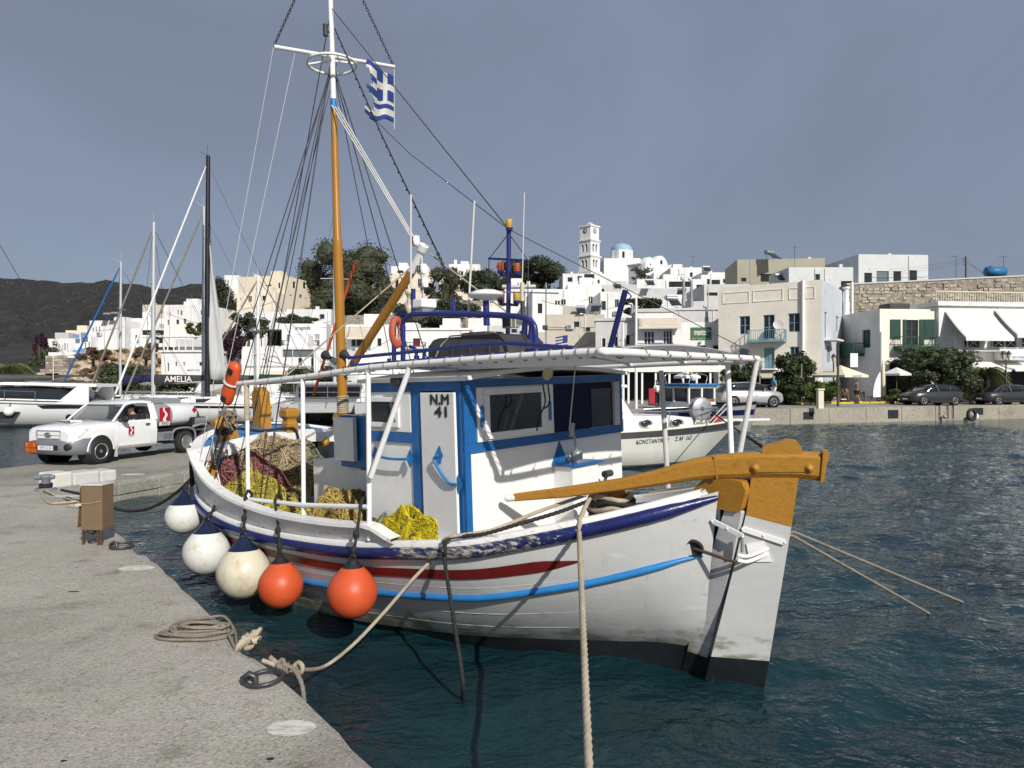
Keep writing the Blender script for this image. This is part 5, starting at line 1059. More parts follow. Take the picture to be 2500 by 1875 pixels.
def car(label,loc,rz,L,W,H,paint,st,gl,wb=(.82,.80),r=.33,cat='car'):
 """st: stations (x/L, belt z, half-width factor); gl: greenhouse stations (x/L, top z)"""
 t=thing('parked_car',label,cat,loc,rz=rz,group='cars parked on the quay'); h=W/2; b=MB(); rings=[]
 for x,zb,wf in st:
  w=h*wf; lo=.20 if .06<x<.95 else .34
  rings.append([Vector((L*(.5-x),s*q*w,z)) for s,q,z in((-1,.86,lo),(-1,.98,lo+.12),(-1,1,min(.55,zb-.1)),(-1,.97,zb-.07),(-1,.88,zb),(-1,.3,zb+.03),(1,.3,zb+.03),(1,.88,zb),(1,.97,zb-.07),(1,1,min(.55,zb-.1)),(1,.98,lo+.12),(1,.86,lo))])
 b.loft(rings,cap=True); b.mk('body',paint,t)
 beltz=lambda x:itab([(q[0],q[1]) for q in st],x)
 b=MB(); rings=[]
 for x,zt in gl:
  w=h*.88; wt=h*(.88-.22*(zt-beltz(x))/max(.3,H-.9)); rings.append([Vector((L*(.5-x),s*q,z)) for s,q,z in((-1,w,beltz(x)-.02),(-1,wt,zt-.04),(-1,wt*.85,zt),(1,wt*.85,zt),(1,wt,zt-.04),(1,w,beltz(x)-.02))])
 b.loft(rings,cap=True); b.mk('window','glass',t)
 top=[(x,z) for x,z in gl if z>H-.16]; x0,x1=top[0][0],top[-1][0]
 b=MB(); rings=[]
 for x,zt in[(a,c) for a,c in gl if x0<=a<=x1]:
  wt=h*(.88-.22*(zt-beltz(x))/max(.3,H-.9))+.01; rings.append([Vector((L*(.5-x),s*q,z)) for s,q,z in((-1,wt,zt-.05),(-1,wt*.85,zt+.012),(1,wt*.85,zt+.012),(1,wt,zt-.05))])
 b.loft(rings,close=False,sm=True); b.mk('roof',paint,t)
 for s in(-1,1):
  for xa,xb_ in((gl[0][0],x0),(.5,.485),(gl[-1][0],x1),(.73,.76)):
   za,zb_=beltz(xa)-.01,itab([(q[0],q[1]) for q in gl],xb_)-.05; ya=h*.89; yb=h*(.885-.22*(zb_+.05-beltz(xb_))/max(.3,H-.9))
   b=MB(); b.tube([(L*(.5-xa),s*ya,za),(L*(.5-xb_),s*yb,zb_)],.04,5); b.mk('pillar',paint if paint!='carsilver' else 'cargrey',t)
 for s in(-1,1):
  for x in(L/2-wb[0],-L/2+wb[1]):
   b=MB(); b.lathe([(.01,0),(r*1.16,0),(r*1.16,-.3)],20,Matrix.Translation((x,s*(h+.004),r*1.03))@Matrix.Rotation(-pi/2*s,4,'X')); b.mk('wheel_arch','rubber',t)
   wheel(t,x,s*(h-.085),r,.2,s,'rim',5)
  b=MB(); b.sphere((L*.5-L*.34,s*(h+.05),beltz(.34)+.07),.1,6,sc=(.6,1,.7)); b.mk('mirror',paint,t)
  b=MB(); b.hexa([(L*.5-.10,s*h*.60,.62),(L*.5-.42,s*h*.985,.70),(L*.5-.44,s*h*.985,.80),(L*.5-.14,s*h*.60,.74)],[(L*.5-.06,s*h*.60,.62),(L*.5-.38,s*(h*.985+.015),.70),(L*.5-.42,s*(h*.985+.015),.80),(L*.5-.10,s*h*.62,.74)]); b.mk('headlight','headlamp',t)
  b=MB(); b.box(-L*.5+.02,-L*.5+.2,s*h*.78-.09,s*h*.78+.1,.78,.92); b.mk('tail_light','logored',t,.03)
  b=MB(); b.box(L*.02,L*.06,s*h-.01,s*(h)+.012,.76,.79); b.mk('door_handle','rubber',t)
 b=MB(); b.box(L*.5-.05,L*.5+.012,-h*.5,h*.5,.38,.66); b.mk('grille','rubber',t,.02)
 b=MB(); b.box(L*.5+.012,L*.5+.022,-.26,.26,.40,.51); b.mk('number_plate','plainwhite',t)
 b=MB(); b.box(L*.2,-L*.25,-h-.012,h+.012,.17,.33); b.mk('sill','rubber',t,.02)
 return t
qa=math.atan2(8.3,22.6)
suv=[(0,.62,.70),(.03,.80,.86),(.10,.92,.96),(.27,.99,1),(.5,1.0,1),(.8,1.02,1),(.95,.98,.95),(1,.8,.86)]
sgl=[(.25,1.0),(.36,1.38),(.42,1.48),(.55,1.51),(.78,1.47),(.88,1.40),(.98,1.02)]
qpt=lambda u,v:G(u,v,FZ+.015)
pa=P(2271,985,52.0); pa.z=FZ+.014; car('graphite crossover car with silver wheels parked on the far quay',pa,pi+qa*.55,4.2,1.8,1.5,'cargrey',suv,sgl)
hb=[(0,.58,.70),(.03,.74,.86),(.12,.87,.96),(.28,.95,1),(.5,.96,1),(.8,.99,1),(.95,.95,.94),(1,.75,.85)]
hgl=[(.24,.96),(.37,1.34),(.45,1.44),(.58,1.46),(.80,1.41),(.90,1.33),(.99,1.0)]
pb=P(2447,983,52.8); pb.z=FZ+.014; car('graphite hatchback cut off by the right edge of the picture',pb,pi+qa*.55,4.0,1.74,1.46,'cargrey',hb,hgl,r=.31)
pc=P(1825,998,47.5); pc.z=FZ+.014; car('silver off-road car with dark arches behind the canopy posts',pc,qa*.4,4.4,1.85,1.68,'carsilver',[(a,c+.12,e) for a,c,e in suv],[(a,c+.16) for a,c in sgl],r=.37)
pd_=P(1880,978,53); pd_.z=FZ+.014; car('dark car half hidden behind the silver off-road car',pd_,qa*.4,4.0,1.7,1.42,'cargrey',hb,hgl)
# ---------------- fuel truck
def truck():
 fn=Vector((-11.15,19.1,PZ+.008)); a=math.radians(72); fwd=Vector((-math.cos(a),-math.sin(a),0)); left=Vector((math.sin(a),-math.cos(a),0))
 o=fn-left*.77
 t=thing('fuel_truck','white single-cab pickup with a small fuel tank on the pier','truck',mtx=frame(o,fwd,left,Vector((0,0,1)))); hw=.88
 def ring(x,zs):return[Vector((x,y,z)) for y,z in zs]+[Vector((x,-y,z)) for y,z in reversed(zs)]
 b=MB(); rings=[]
 for x,lo,mid,hi,w,crown in((.80,.60,.76,.90,.68,.92),(.74,.56,.78,.965,.78,1.0),(.55,.50,.82,1.02,.84,1.055),(.15,.46,.84,1.06,.87,1.10),(-.35,.42,.84,1.085,.88,1.135),(-.45,.40,.84,1.095,.88,1.12)):
  rings.append(ring(x,[(w*.93,lo),(w,mid-.12),(w,mid+.06),(w*.965,hi-.05),(w*.85,hi),(w*.3,crown)]))
 b.loft(rings,cap=True); body=b.mk('bonnet','carwhite',t)
 b=MB(); b.box(-.02,.34,-.22,.22,1.105,1.165); b.mk('bonnet_scoop','carwhite',body,.04); b=MB()
 for i in range(3):b.box(.325,.347,-.2+i*.14,-.08+i*.14,1.12,1.15)
 b.mk('scoop_slot','rubber',body)
 b=MB(); rings=[]
 for x,w in((-.46,.88),(-.9,.885),(-1.5,.885),(-1.93,.875)):rings.append(ring(x,[(w*.95,.33),(w,.46),(w+.01,.78),(w*.985,1.06),(w*.94,1.10)]))
 b.loft(rings,cap=True); b.mk('cab','carwhite',t)
 for s in(-1,1):
  b=MB(); y=s*.897; b.add([(x,y+s*q,z) for x,z,q in((-.55,1.06,-.025),(-1.66,1.07,-.025),(-1.70,.80,.0),(-1.66,.42,-.012),(-.60,.42,-.012),(-.52,.80,.0))],[tuple(range(6)) if s<0 else tuple(range(5,-1,-1))])
  d_=b.mk('door','carwhite',t); d_.modifiers.new('s','SOLIDIFY').thickness=.02
  b=MB(); b.tube([(-1.62,y+s*.03,.985),(-1.48,y+s*.03,.985)],.02,6); b.mk('handle','rubber',d_)
  p0=[(-1.08,y+s*.012,.72),(-.88,y+s*.012,.72),(-.88,y+s*.012,.94),(-1.08,y+s*.012,.94)]
  b=MB(); b.add(p0,[(0,1,2,3)]); lg=b.mk('emblem','logored',d_); b=MB()
  zs=[.72+.22*i/8 for i in range(9)]; wv=[(-.99+.035*math.sin(i*1.15),z) for i,z in enumerate(zs)]
  b.add([(x-.018-.012*(8-i)/8,y+s*.014,z) for i,(x,z) in enumerate(wv)]+[(x+.018+.012*(8-i)/8,y+s*.014,z) for i,(x,z) in enumerate(wv)],[(i,i+1,i+10,i+9) for i in range(8)]); b.mk('emblem_wave','plainwhite',lg)
  text('EKO',(-.98,y+s*.012,.685),(-1*(1 if s>0 else-1),0,0),(0,0,1),.15,.04,'wire',d_)
  b=MB()
  b.tube([(-.42,s*.83,1.09),(-.62,s*.79,1.27),(-.98,s*.69,1.575)],.036,6); b.tube([(-1.92,s*.83,1.09),(-1.86,s*.72,1.56)],.075,6); b.tube(curve([(-.62,s*.80,1.26),(-1.0,s*.70,1.555),(-1.7,s*.70,1.585),(-1.80,s*.75,1.45),(-1.76,s*.83,1.10)],4),.026,6)
  b.mk('pillar','carwhite',t)
  b=MB(); b.add([(-1.78,s*.825,1.10),(-1.92,s*.825,1.10),(-1.86,s*.72,1.56),(-1.72,s*.71,1.57)],[(0,1,2,3)]); b.mk('quarter_panel','carwhite',t)
  if s<0:b=MB(); b.add([(-.66,s*.82,1.10),(-1.77,s*.83,1.10),(-1.74,s*.71,1.56),(-1.02,s*.70,1.55)],[(0,1,2,3)]); b.mk('side_window','cglass',t)
  b=MB(); b.sphere((-.66,s*1.02,1.17),.12,8,sc=(.55,1.05,.85)); b.tube([(-.6,s*.86,1.12),(-.64,s*.96,1.14)],.03,5); b.mk('mirror','rubber',t)
  b=MB(); P_=[(.80,.40,.70),(.80,.42,.88),(.60,.80,.98),(.36,.862,.955),(.62,.835,.76)]; b.add([(x+.012,s*(y_+.012),z) for x,y_,z in P_]+[(x-.06,s*(y_-.06),z) for x,y_,z in P_],[tuple(range(5)),tuple(range(9,4,-1))]+[(i,(i+1)%5,5+(i+1)%5,5+i) for i in range(5)]); hl=b.mk('headlight','headlamp',t)
  b=MB(); b.sphere((.70,s*.62,.84),.075,8); b.sphere((.60,s*.74,.86),.06,8); b.mk('reflector','steel',hl)
  for x in(0,-3.085):
   if x==0:b=MB(); b.lathe([(.01,0),(.435,0),(.435,-.35)],24,Matrix.Translation((x,s*.891,.37))@Matrix.Rotation(-pi/2*s,4,'X')); b.mk('wheel_arch','rubber',t)
   wheel(t,x,s*.80,.335,.215,s,'rim',14,True)
  b=MB(); b.tube([(.41*math.cos(q),s*.885,.36+.43*math.sin(q)) for q in[pi*i/12 for i in range(13)]],.03,5); b.mk('arch_flare','carwhite',t)
  b=MB(); b.box(-.52,-.50,s*.7,s*.9,.14,.5); b.mk('mudflap','limegrey',t)
  g=MB(); g.tube(curve([(-2.55,s*.80,.42),(-2.62,s*.80,.66),(-2.8,s*.80,.76),(-3.3,s*.80,.76),(-3.52,s*.80,.62),(-3.56,s*.80,.35)],4),.035,5); g.mk('mudguard','galv',t)
 b=MB(); b.loft([ring(x,[(y,z0),(y,z1)]) for x,y,z0,z1 in((-.96,.70,1.55,1.59),(-1.15,.70,1.58,1.645),(-1.55,.70,1.59,1.66),(-1.88,.70,1.57,1.63))],cap=True); b.mk('roof','carwhite',t,.03)
 b=MB(); b.quad((-.40,-.80,1.105),(-.40,.80,1.105),(-.97,.68,1.575),(-.97,-.68,1.575)); b.mk('windscreen','cglass',t)
 b=MB(); b.quad((-1.91,.78,1.12),(-1.91,-.78,1.12),(-1.87,-.68,1.55),(-1.87,.68,1.55)); b.mk('rear_window','cglass',t)
 b=MB(); b.box(-.98,-.46,-.8,.8,.9,1.08); b.mk('dashboard','rubber',t,.03)
 for y in(-.38,.38):b=MB(); b.box(-1.8,-1.62,y-.24,y+.24,.7,1.28); b.box(-1.78,-1.66,y-.13,y+.13,1.28,1.46); b.mk('seat','clothgrey' if y<0 else 'rubber',t,.05)
 b=MB(); b.lathe([(.17,-.012),(.185,0),(.17,.012)],20,Matrix.Translation((-1.08,.38,1.08))@Matrix.Rotation(1.1,4,'Y')); b.mk('steering_wheel','rubber',t)
 b=MB(); rings=[]
 for y,x in((-.90,.38),(-.87,.60),(-.70,.80),(-.35,.875),(0,.89),(.35,.875),(.70,.80),(.87,.60),(.90,.38)):
  rings.append([Vector((x-.16,y*.98,.28)),Vector((x-.02,y,.30)),Vector((x,y,.46)),Vector((x-.015,y,.64)),Vector((x-.10,y*.98,.71)),Vector((x-.25,y*.96,.70))])
 b.loft(rings,cap=True); bp=b.mk('bumper','bumper',t)
 b=MB(); b.box(.862,.885,-.40,.40,.42,.55); b.mk('air_intake','rubber',bp,.02)
 for s in(-1,1):b=MB(); b.lathe([(.001,.02),(.075,.02),(.10,0)],14,Matrix.Translation((.80,s*.66,.50))@Matrix.Rotation(.5*s,4,'Z')@Matrix.Rotation(pi/2,4,'Y')); b.mk('fog_lamp_bezel','rubber',bp)
 b=MB(); b.hexa([(.79,-.42,.70),(.79,.42,.70),(.72,.42,.70),(.72,-.42,.70)],[(.785,-.40,.93),(.785,.40,.93),(.70,.40,.93),(.70,-.40,.93)]); gr=b.mk('grille','rubber',t)
 b=MB()
 for z,q in((.71,.016),(.80,.009),(.915,.016)):b.box(.79,.812,-.41,.41,z-q,z+q)
 b.box(.79,.81,-.43,-.39,.70,.93); b.box(.79,.81,.39,.43,.70,.93); b.mk('grille_bar','tanksilver',gr,.008)
 b=MB(); R=Matrix.Translation((.825,0,.815))@Matrix.Rotation(pi/2,4,'Y')
 for sx,sy in((.62,1.0),(.62,.45),(.26,.62)):b.tube([R@Vector((.085*sx*math.cos(q),.115*sy*math.sin(q),0)) for q in[2*pi*i/20 for i in range(21)]],.011,5,cap=False)
 b.mk('badge','steel',gr)
 b=MB(); b.box(.885,.897,-.26,.26,.42,.535); npl=b.mk('number_plate','plainwhite',t); text('EMT-5154',(.899,.02,.477),(0,1,0),(0,0,1),.40,.075,'wire',npl)
 b=MB(); b.box(.88,.895,-.72,-.32,.33,.63); hp=b.mk('hazard_plate','adr',t); b=MB(); b.box(.894,.899,-.71,-.33,.472,.486)
 for y0,y1,z0,z1 in((-.72,-.32,.33,.343),(-.72,-.32,.617,.63),(-.72,-.707,.343,.617),(-.333,-.32,.343,.617)):b.box(.894,.899,y0,y1,z0,z1)
 b.mk('plate_border','rubber',hp); text('30',(.90,-.52,.552),(0,1,0),(0,0,1),.17,.10,'wire',hp); text('1202',(.90,-.52,.408),(0,1,0),(0,0,1),.31,.10,'wire',hp)
 b=MB(); b.box(-4.05,-1.9,-.45,.45,.42,.58); b.box(-1.9,.5,-.5,.5,.3,.42); b.mk('chassis','rubber',t)
 b=MB(); b.box(-3.9,-2.02,-.80,.80,.70,.78); b.mk('flatbed','rubber',t,.01)
 b=MB(); b.box(-2.62,-2.05,.55,.83,.44,.70); b.mk('side_locker','galv',t,.015); b=MB(); b.box(-2.55,-2.2,.83,.845,.49,.66); b.mk('locker_door','steel',t,.01)
 def oval(x,s):return[Vector((x,.70*s*math.copysign(abs(math.cos(q))**.75,math.cos(q)),1.16+.385*s*math.copysign(abs(math.sin(q))**.75,math.sin(q)))) for q in[2*pi*i/36 for i in range(36)]]
 b=MB(); b.loft([oval(-2.04,.80),oval(-2.07,.93),oval(-2.14,1),oval(-2.72,1)],cap=True); tk=b.mk('tank_front','tanksilver',t)
 b=MB(); b.loft([oval(-2.721,1.0),oval(-3.70,1),oval(-3.80,.94),oval(-3.83,.82)],cap=True); tk2=b.mk('tank_rear','carwhite',t)
 b=MB(); b.box(-3.45,-2.1,-.34,.34,1.53,1.69); b.mk('manhole_box','tanksilver',t,.03)
 y=.706; b=MB(); b.quad((-2.20,y,1.00),(-2.62,y,1.00),(-2.62,y,1.42),(-2.20,y,1.42)); lg=b.mk('tank_logo','logored',tk); b=MB()
 zs=[1.0+.42*i/8 for i in range(9)]; wv=[(-2.40+.05*math.sin(i*1.1+.3)-.03*(1-i/8),z) for i,z in enumerate(zs)]
 b.add([(x-.03-.03*(8-i)/8,y+.004,z) for i,(x,z) in enumerate(wv)]+[(x+.03+.03*(8-i)/8,y+.004,z) for i,(x,z) in enumerate(wv)],[(i,i+1,i+10,i+9) for i in range(8)]); b.mk('logo_wave','plainwhite',lg)
 b=MB(); b.quad((-2.20,.675,.88),(-2.62,.675,.88),(-2.62,y-.002,1.0),(-2.20,y-.002,1.0)); b.mk('logo_panel','plainwhite',tk); text('EKO',(-2.42,y+.006,.95),(-1,0,0),(0,0,1),.24,.07,'wire',tk)
 b=MB(); b.add([(-3.62,y,1.20),(-3.73,y,1.31),(-3.62,y,1.42),(-3.51,y,1.31)],[(0,1,2,3)]); b.mk('hazard_diamond','logored',tk2)
 b=MB(); b.box(-3.98,-3.42,.30,.82,.80,1.08); b.mk('pump_housing','rubber',t,.03); b=MB(); b.tube([(-3.5,.84,.96),(-3.85,.84,.96)],.10,12); b.tube([(-3.86,.84,.96),(-3.98,.84,.98)],.07,10); b.tube(curve([(-3.4,.82,.78),(-3.7,.9,.86),(-4.0,.85,.80),(-4.1,.6,.74)],5),.045,8); b.mk('pump','galv',t)
 b=MB(); b.tube([(-4.02+.0,.2+.28*math.cos(q),1.05+.28*math.sin(q)) for q in[2*pi*i/24 for i in range(25)]],.05,6,cap=False); b.tube([(-3.92,.2+.28*math.cos(q),1.05+.28*math.sin(q)) for q in[2*pi*i/24 for i in range(25)]],.05,6,cap=False); b.mk('hose_reel','rubber',t)
 b=MB(); b.box(-4.28,-3.95,-.80,.80,.40,.62); b.mk('rear_bumper','rust',t,.02)
 b=MB(); b.tube([(-2.3,.3,.45),(-2.5,.62,.36),(-3.0,.6,.36)],.05,6); b.mk('exhaust','rust',t)
 dr=thing('person','driver in dark clothes and sunglasses inside the fuel truck','person',mtx=frame(o,fwd,left,Vector((0,0,1))))
 V=[(-1.48,.38,.80),(-1.50,.38,1.02),(-1.50,.38,1.16),(-1.48,.38,1.30),(-1.46,.385,1.42),(-1.46,.385,1.50)]; E=[(0,1),(1,2),(2,3),(3,4),(4,5)]; R=[.15,.15,.16,.055,.10,.075]
 for s in(1,-1):k=len(V); V+=[(-1.48,.38+.2*s,1.2),(-1.28,.38+.24*s,1.02),(-1.10,.38+.12*s,1.10)]; E+=[(2,k),(k,k+1),(k+1,k+2)]; R+=[.065,.05,.038]
 skin_mesh('body',V,E,R,'skin',dr); skin_mesh('shirt',[(-1.48,.38,.80),(-1.50,.38,1.02),(-1.50,.38,1.17),(-1.49,.38,1.24),(-1.48,.58,1.2),(-1.34,.61,1.09),(-1.48,.18,1.2),(-1.34,.15,1.09)],[(0,1),(1,2),(2,3),(2,4),(4,5),(2,6),(6,7)],[.18,.175,.18,.09,.085,.07,.085,.07],'clothblack',dr)
 b=MB(); b.lathe([(.112*math.sin(pi*i/8),.12*math.cos(pi*i/8)) for i in range(5)],12,Matrix.Translation((-1.475,.385,1.445))); b.mk('hair','hair',dr); b=MB(); b.box(-1.375,-1.355,.31,.46,1.42,1.455); b.mk('sunglasses','rubber',dr,.01)
truck()
# ================================================================== OTHER BOATS
def hull_loft(b,L,B,fb0,fb1,n=18,full=.8,rake=.9,keel=-.35,k=0,stern=.7):
 rings=[]
 for i in range(n+1):
  q=i/n; x=-L/2+L*q; w=B/2*(1-max(0,(q-.45)/.55)**2.2)*(stern+(1-stern)*min(1,q/.45)); w=max(w,.015); zs=fb0+(fb1-fb0)*q**1.6; sh=rake*max(0,q-.82)/.18
  rings.append([Vector((x-sh*0,w*s,z)) if j else Vector((x,w*s,z)) for j,(s,z) in enumerate(((-1,zs),(-.97,zs*.6),(-.80*full-.1,.1),(-.35,keel*.7),(0,keel),(.35,keel*.7),(.80*full+.1,.1),(.97,zs*.6),(1,zs)))])
  for j in range(1,8):f=(zs-rings[-1][j].z)/(zs-keel); rings[-1][j].x-=rake*f*max(0,q-.55)/.45; rings[-1][j].y*=1-.35*f*max(0,q-.6)/.4
 b.loft(rings,close=False,k=k); b.add(rings[0],[tuple(range(9))],k=k); return rings
def sail_yacht(label,u,d,head,L,B,hm,hull='gelcoat',mast='alu',stripe='navy',cover=None,name=None,mu=None,mastr=.11,fb=1.15,stay=None,spread=(.38,.66),mx_=.6,sail=None,furl='greyrope'):
 p=P(u,HZ,d); t=thing('sailing_yacht',label,'yacht',(p.x,p.y,0),rz=math.radians(head),group='moored yachts')
 b=MB(); rg=hull_loft(b,L,B,fb,fb*1.2,rake=1.6); b.mk('hull',hull,t)
 b=MB(); n=len(rg); b.add([v for r in rg for v in(r[0]+Vector((0,0,-.03)),r[8]+Vector((0,0,-.03)))],[(2*i,2*i+1,2*i+3,2*i+2) for i in range(n-1)]); b.mk('deck','cream' if hull=='gelcoat' else 'limegrey',t)
 b=MB();
 for s in(0,8):b.tube([r[s] for r in rg],.045,5)
 b.mk('toe_rail','alu',t); b=MB()
 for s,sg in((0,-1),(8,1)):b.add([v for r in rg for v in(r[s]+Vector((0,sg*.015,-.16)),r[s].lerp(r[s+1 if s==0 else s-1],.62)+Vector((0,sg*.02,0)))],[(2*i,2*i+1,2*i+3,2*i+2) for i in range(n-4)])
 b.mk('hull_stripe',stripe,t)
 b=MB(); rings=[]
 for q,w,h in((-.28,.5,.25),(-.24,.60,.48),(-.05,.62,.52),(.12,.5,.45),(.26,.22,.12)):rings.append([Vector((L*q,s*B/2*w*f,fb+z)) for s,f,z in((-1,1,-.05),(-1,.86,h),(1,.86,h),(1,1,-.05))])
 b.loft(rings,cap=True,sm=False); cb=b.mk('coachroof','gelcoat',t,.05)
 for s in(-1,1):b=MB(); b.add([(L*q,s*(B/2*w*.945),fb+z) for q,w,z in((-.22,.605,.12),(.10,.52,.12),(.10,.50,.34),(-.22,.575,.38))],[(0,1,2,3)]); b.mk('cabin_window','glass',cb).modifiers.new('s','SOLIDIFY').thickness=.03
 b=MB(); x0=L*.06
 for s in(-1,1):
  for i in range(9):q=rg[1+i*2][0 if s<0 else 8]; b.cyl(q,q+Vector((0,0,.6)),.015,4)
  for z in(.3,.6):b.tube([rg[1+i*2][0 if s<0 else 8]+Vector((0,0,z)) for i in range(9)],.01,4)
 b.mk('guard_rail','steel',t)
 mw=mx_; b=MB(); b.tube([(x0,0,fb),(x0,0,fb+hm*.5),(x0-.05,0,fb+hm)],[mastr,mastr,mastr*.8],10); m_=b.mk('mast',mast,t)
 b=MB()
 for q in spread:b.tube([(x0-.1,-mw*1.3,fb+hm*q),(x0,0,fb+hm*q+.05),(x0-.1,mw*1.3,fb+hm*q)],.03,5)
 b.tube([(x0,0,fb+hm),(x0+.5,0,fb+hm+.25)],.012,4); b.cyl((x0,0,fb+hm),(x0,0,fb+hm+.7),.012,4); b.mk('spreader',mast,m_)
 b=MB(); top=Vector((x0,0,fb+hm*.97))
 for s in(-1,1):b.tube([(x0-.1,s*B*.46,fb),(x0-.1,s*mw*1.3,fb+hm*spread[0]),(x0-.1,s*mw*1.3,fb+hm*spread[-1]),top],.014,4); b.tube([(-L/2,s*.3,fb+.2),top],.012,4)
 b.mk('shroud','wire',m_)
 bow=rg[-1][0].copy(); bow.y=0; b=MB(); b.tube([bow,bow.lerp(top,.05),bow.lerp(top,.93),top],[.03,.075,.06,.02],7); b.mk('furled_jib',furl,t)
 b=MB(); bz=fb+1.35; b.tube([(x0-.1,0,bz),(x0-L*.36,0,bz+.12)],.08,8); bm=b.mk('boom',mast,t)
 if cover:
  b=MB(); b.loft([[Vector((x0-.15-L*.35*q,w*math.cos(a),bz+.25+.12*q+hgt*math.sin(a))) for a in[2*pi*i/10 for i in range(10)]] for q,w,hgt in((0,.16,.42),(.1,.17,.38),(.5,.16,.30),(.9,.12,.22),(1,.05,.1))],cap=True); cv=b.mk('sail_cover',cover,bm)
  if name:
   for s in(-1,1):text(name,(x0-L*.17,s*.19,bz+.30),(-s if s>0 else 1,0,0),(0,0,1),2.1,.42,'plainwhite',cv)
 if sail:
  vs=[]; n1,n2=12,5
  for i in range(n1+1):
   q=i/n1; z=bz+.3+(hm*.66-1.5)*q; w=sail*(1-q**1.6)*(.55+.45*math.cos(q*1.4))
   for j in range(n2+1):s=j/n2; vs.append((x0-.12-w*s,.12*math.sin(s*7+q*5),z-.15*s*(1-q)))
  b=MB(); b.add(vs,[(i*(n2+1)+j,i*(n2+1)+j+1,(i+1)*(n2+1)+j+1,(i+1)*(n2+1)+j) for i in range(n1) for j in range(n2)],sm=True); b.mk('mainsail','tarp',t).modifiers.new('s','SOLIDIFY').thickness=.01
 return t
def mast_h(v,d,fb=1.15):return CZ+(HZ-v)*d/F-fb
sail_yacht('racing yacht with tall black mast and hanging white sail',537,47,192,13,3.8,mast_h(382,47),mast='black',stripe='black',mastr=.16,spread=(.36,.66),furl='plainwhite',mx_=.5,sail=1.0)
sail_yacht('yacht with lettered grey sail cover and bright silver mast',397,50.5,172,12,3.7,mast_h(542,50.5),mast='alu',stripe='gelcoat',cover='boxblack',name='AMELIA',mastr=.15,furl='greyrope')
sail_yacht('yacht with slender mast and blue furled jib behind the truck',315,53,190,10,3.2,mast_h(640,53),stripe='skyblue',mastr=.10,furl='blue',cover='navycloth')
sail_yacht('yacht with slim silver mast just left of the black mast',522,52,195,12,3.7,mast_h(505,52),mast='alu',cover='boxblack',stripe='cream')
sail_yacht('cream-hulled yacht with white mast and green sail cover',653,50,168,12.5,3.8,mast_h(672,50),hull='cream',mast='plainwhite',cover='green',stripe='cream',mastr=.12)
sail_yacht('yacht seen only by its spreaders at the left picture edge',-20,45,200,11,3.5,mast_h(500,45),mastr=.1,cover='boxblack',mx_=.8)
def catamaran():
 p=P(815,HZ,46.5); t=thing('catamaran','grey catamaran with twin sterns and silver mast behind the yellow mast','catamaran',(p.x,p.y,0),rz=math.radians(100))
 for s in(-1,1):b=MB(); b.M=Matrix.Translation((0,s*2.3,0)); hull_loft(b,11.5,1.7,1.35,1.5,stern=.85); b.mk('hull','galvwhite',t); b=MB(); b.box(-5.9,-5.2,s*2.3-.6,s*2.3+.6,.35,.45); b.mk('transom_step','limegrey',t,.03)
 b=MB(); b.box(-4.6,3.2,-2.2,2.2,.75,1.4); b.mk('bridge_deck','galvwhite',t,.08)
 b=MB(); b.loft([[Vector((x,y*w,z)) for y,z in((-1,1.35),(-.92,h),(.92,h),(1,1.35))] for x,w,h in((-3.4,2.1,2.45),(0,2.1,2.55),(1.6,1.9,2.35),(2.8,1.7,1.45))],cap=True,sm=False); cb=b.mk('saloon','gelcoat',t,.08)
 b=MB(); b.box(-3.46,-3.41,-1.8,1.8,1.6,2.3); b.mk('saloon_window','glass',cb)
 b=MB(); b.box(-5.1,-3.4,-2.1,2.1,2.5,2.6); b.mk('bimini','tarp',t,.04)
 b=MB()
 for y in(-1.9,0,1.9):b.cyl((-5.0,y,1.3),(-5.0,y,2.5),.025,5)
 for z in(1.7,2.0):b.tube([(-5.1,-2.9,z),(-5.1,2.9,z)],.018,5)
 b.mk('stern_rail','steel',t)
 hm=mast_h(505,46.5,2.5); b=MB(); b.tube([(.8,0,2.4),(.8,0,2.5+hm)],.12,10); m_=b.mk('mast','alu',t); b=MB()
 for q in(.32,.6):b.tube([(.7,-.9,2.5+hm*q),(.8,0,2.55+hm*q),(.7,.9,2.5+hm*q)],.03,5)
 b.mk('spreader','alu',m_); b=MB()
 for s in(-1,1):b.tube([(.5,s*2.9,1.3),(.7,s*.9,2.5+hm*.6),(.8,0,2.5+hm)],.013,4)
 b.tube([(5.4,0,1.4),(.8,0,2.4+hm)],.013,4); b.mk('shroud','wire',m_); b=MB(); b.tube([(.6,0,3.6),(-4.4,0,3.8)],.09,8); bm=b.mk('boom','alu',t); b=MB(); b.tube([(.4,0,3.95),(-2,0,3.95),(-4.2,0,4.0)],[.24,.26,.14],10); b.mk('sail_cover','green',bm)
 text('V-K',(-5.83,2.3,1.1),(0,-1,0),(0,0,1),.5,.18,'wire',t)
M['galvwhite']=mat('pale_grey_gelcoat',(.42,.44,.45),.25,var=.05)
catamaran()
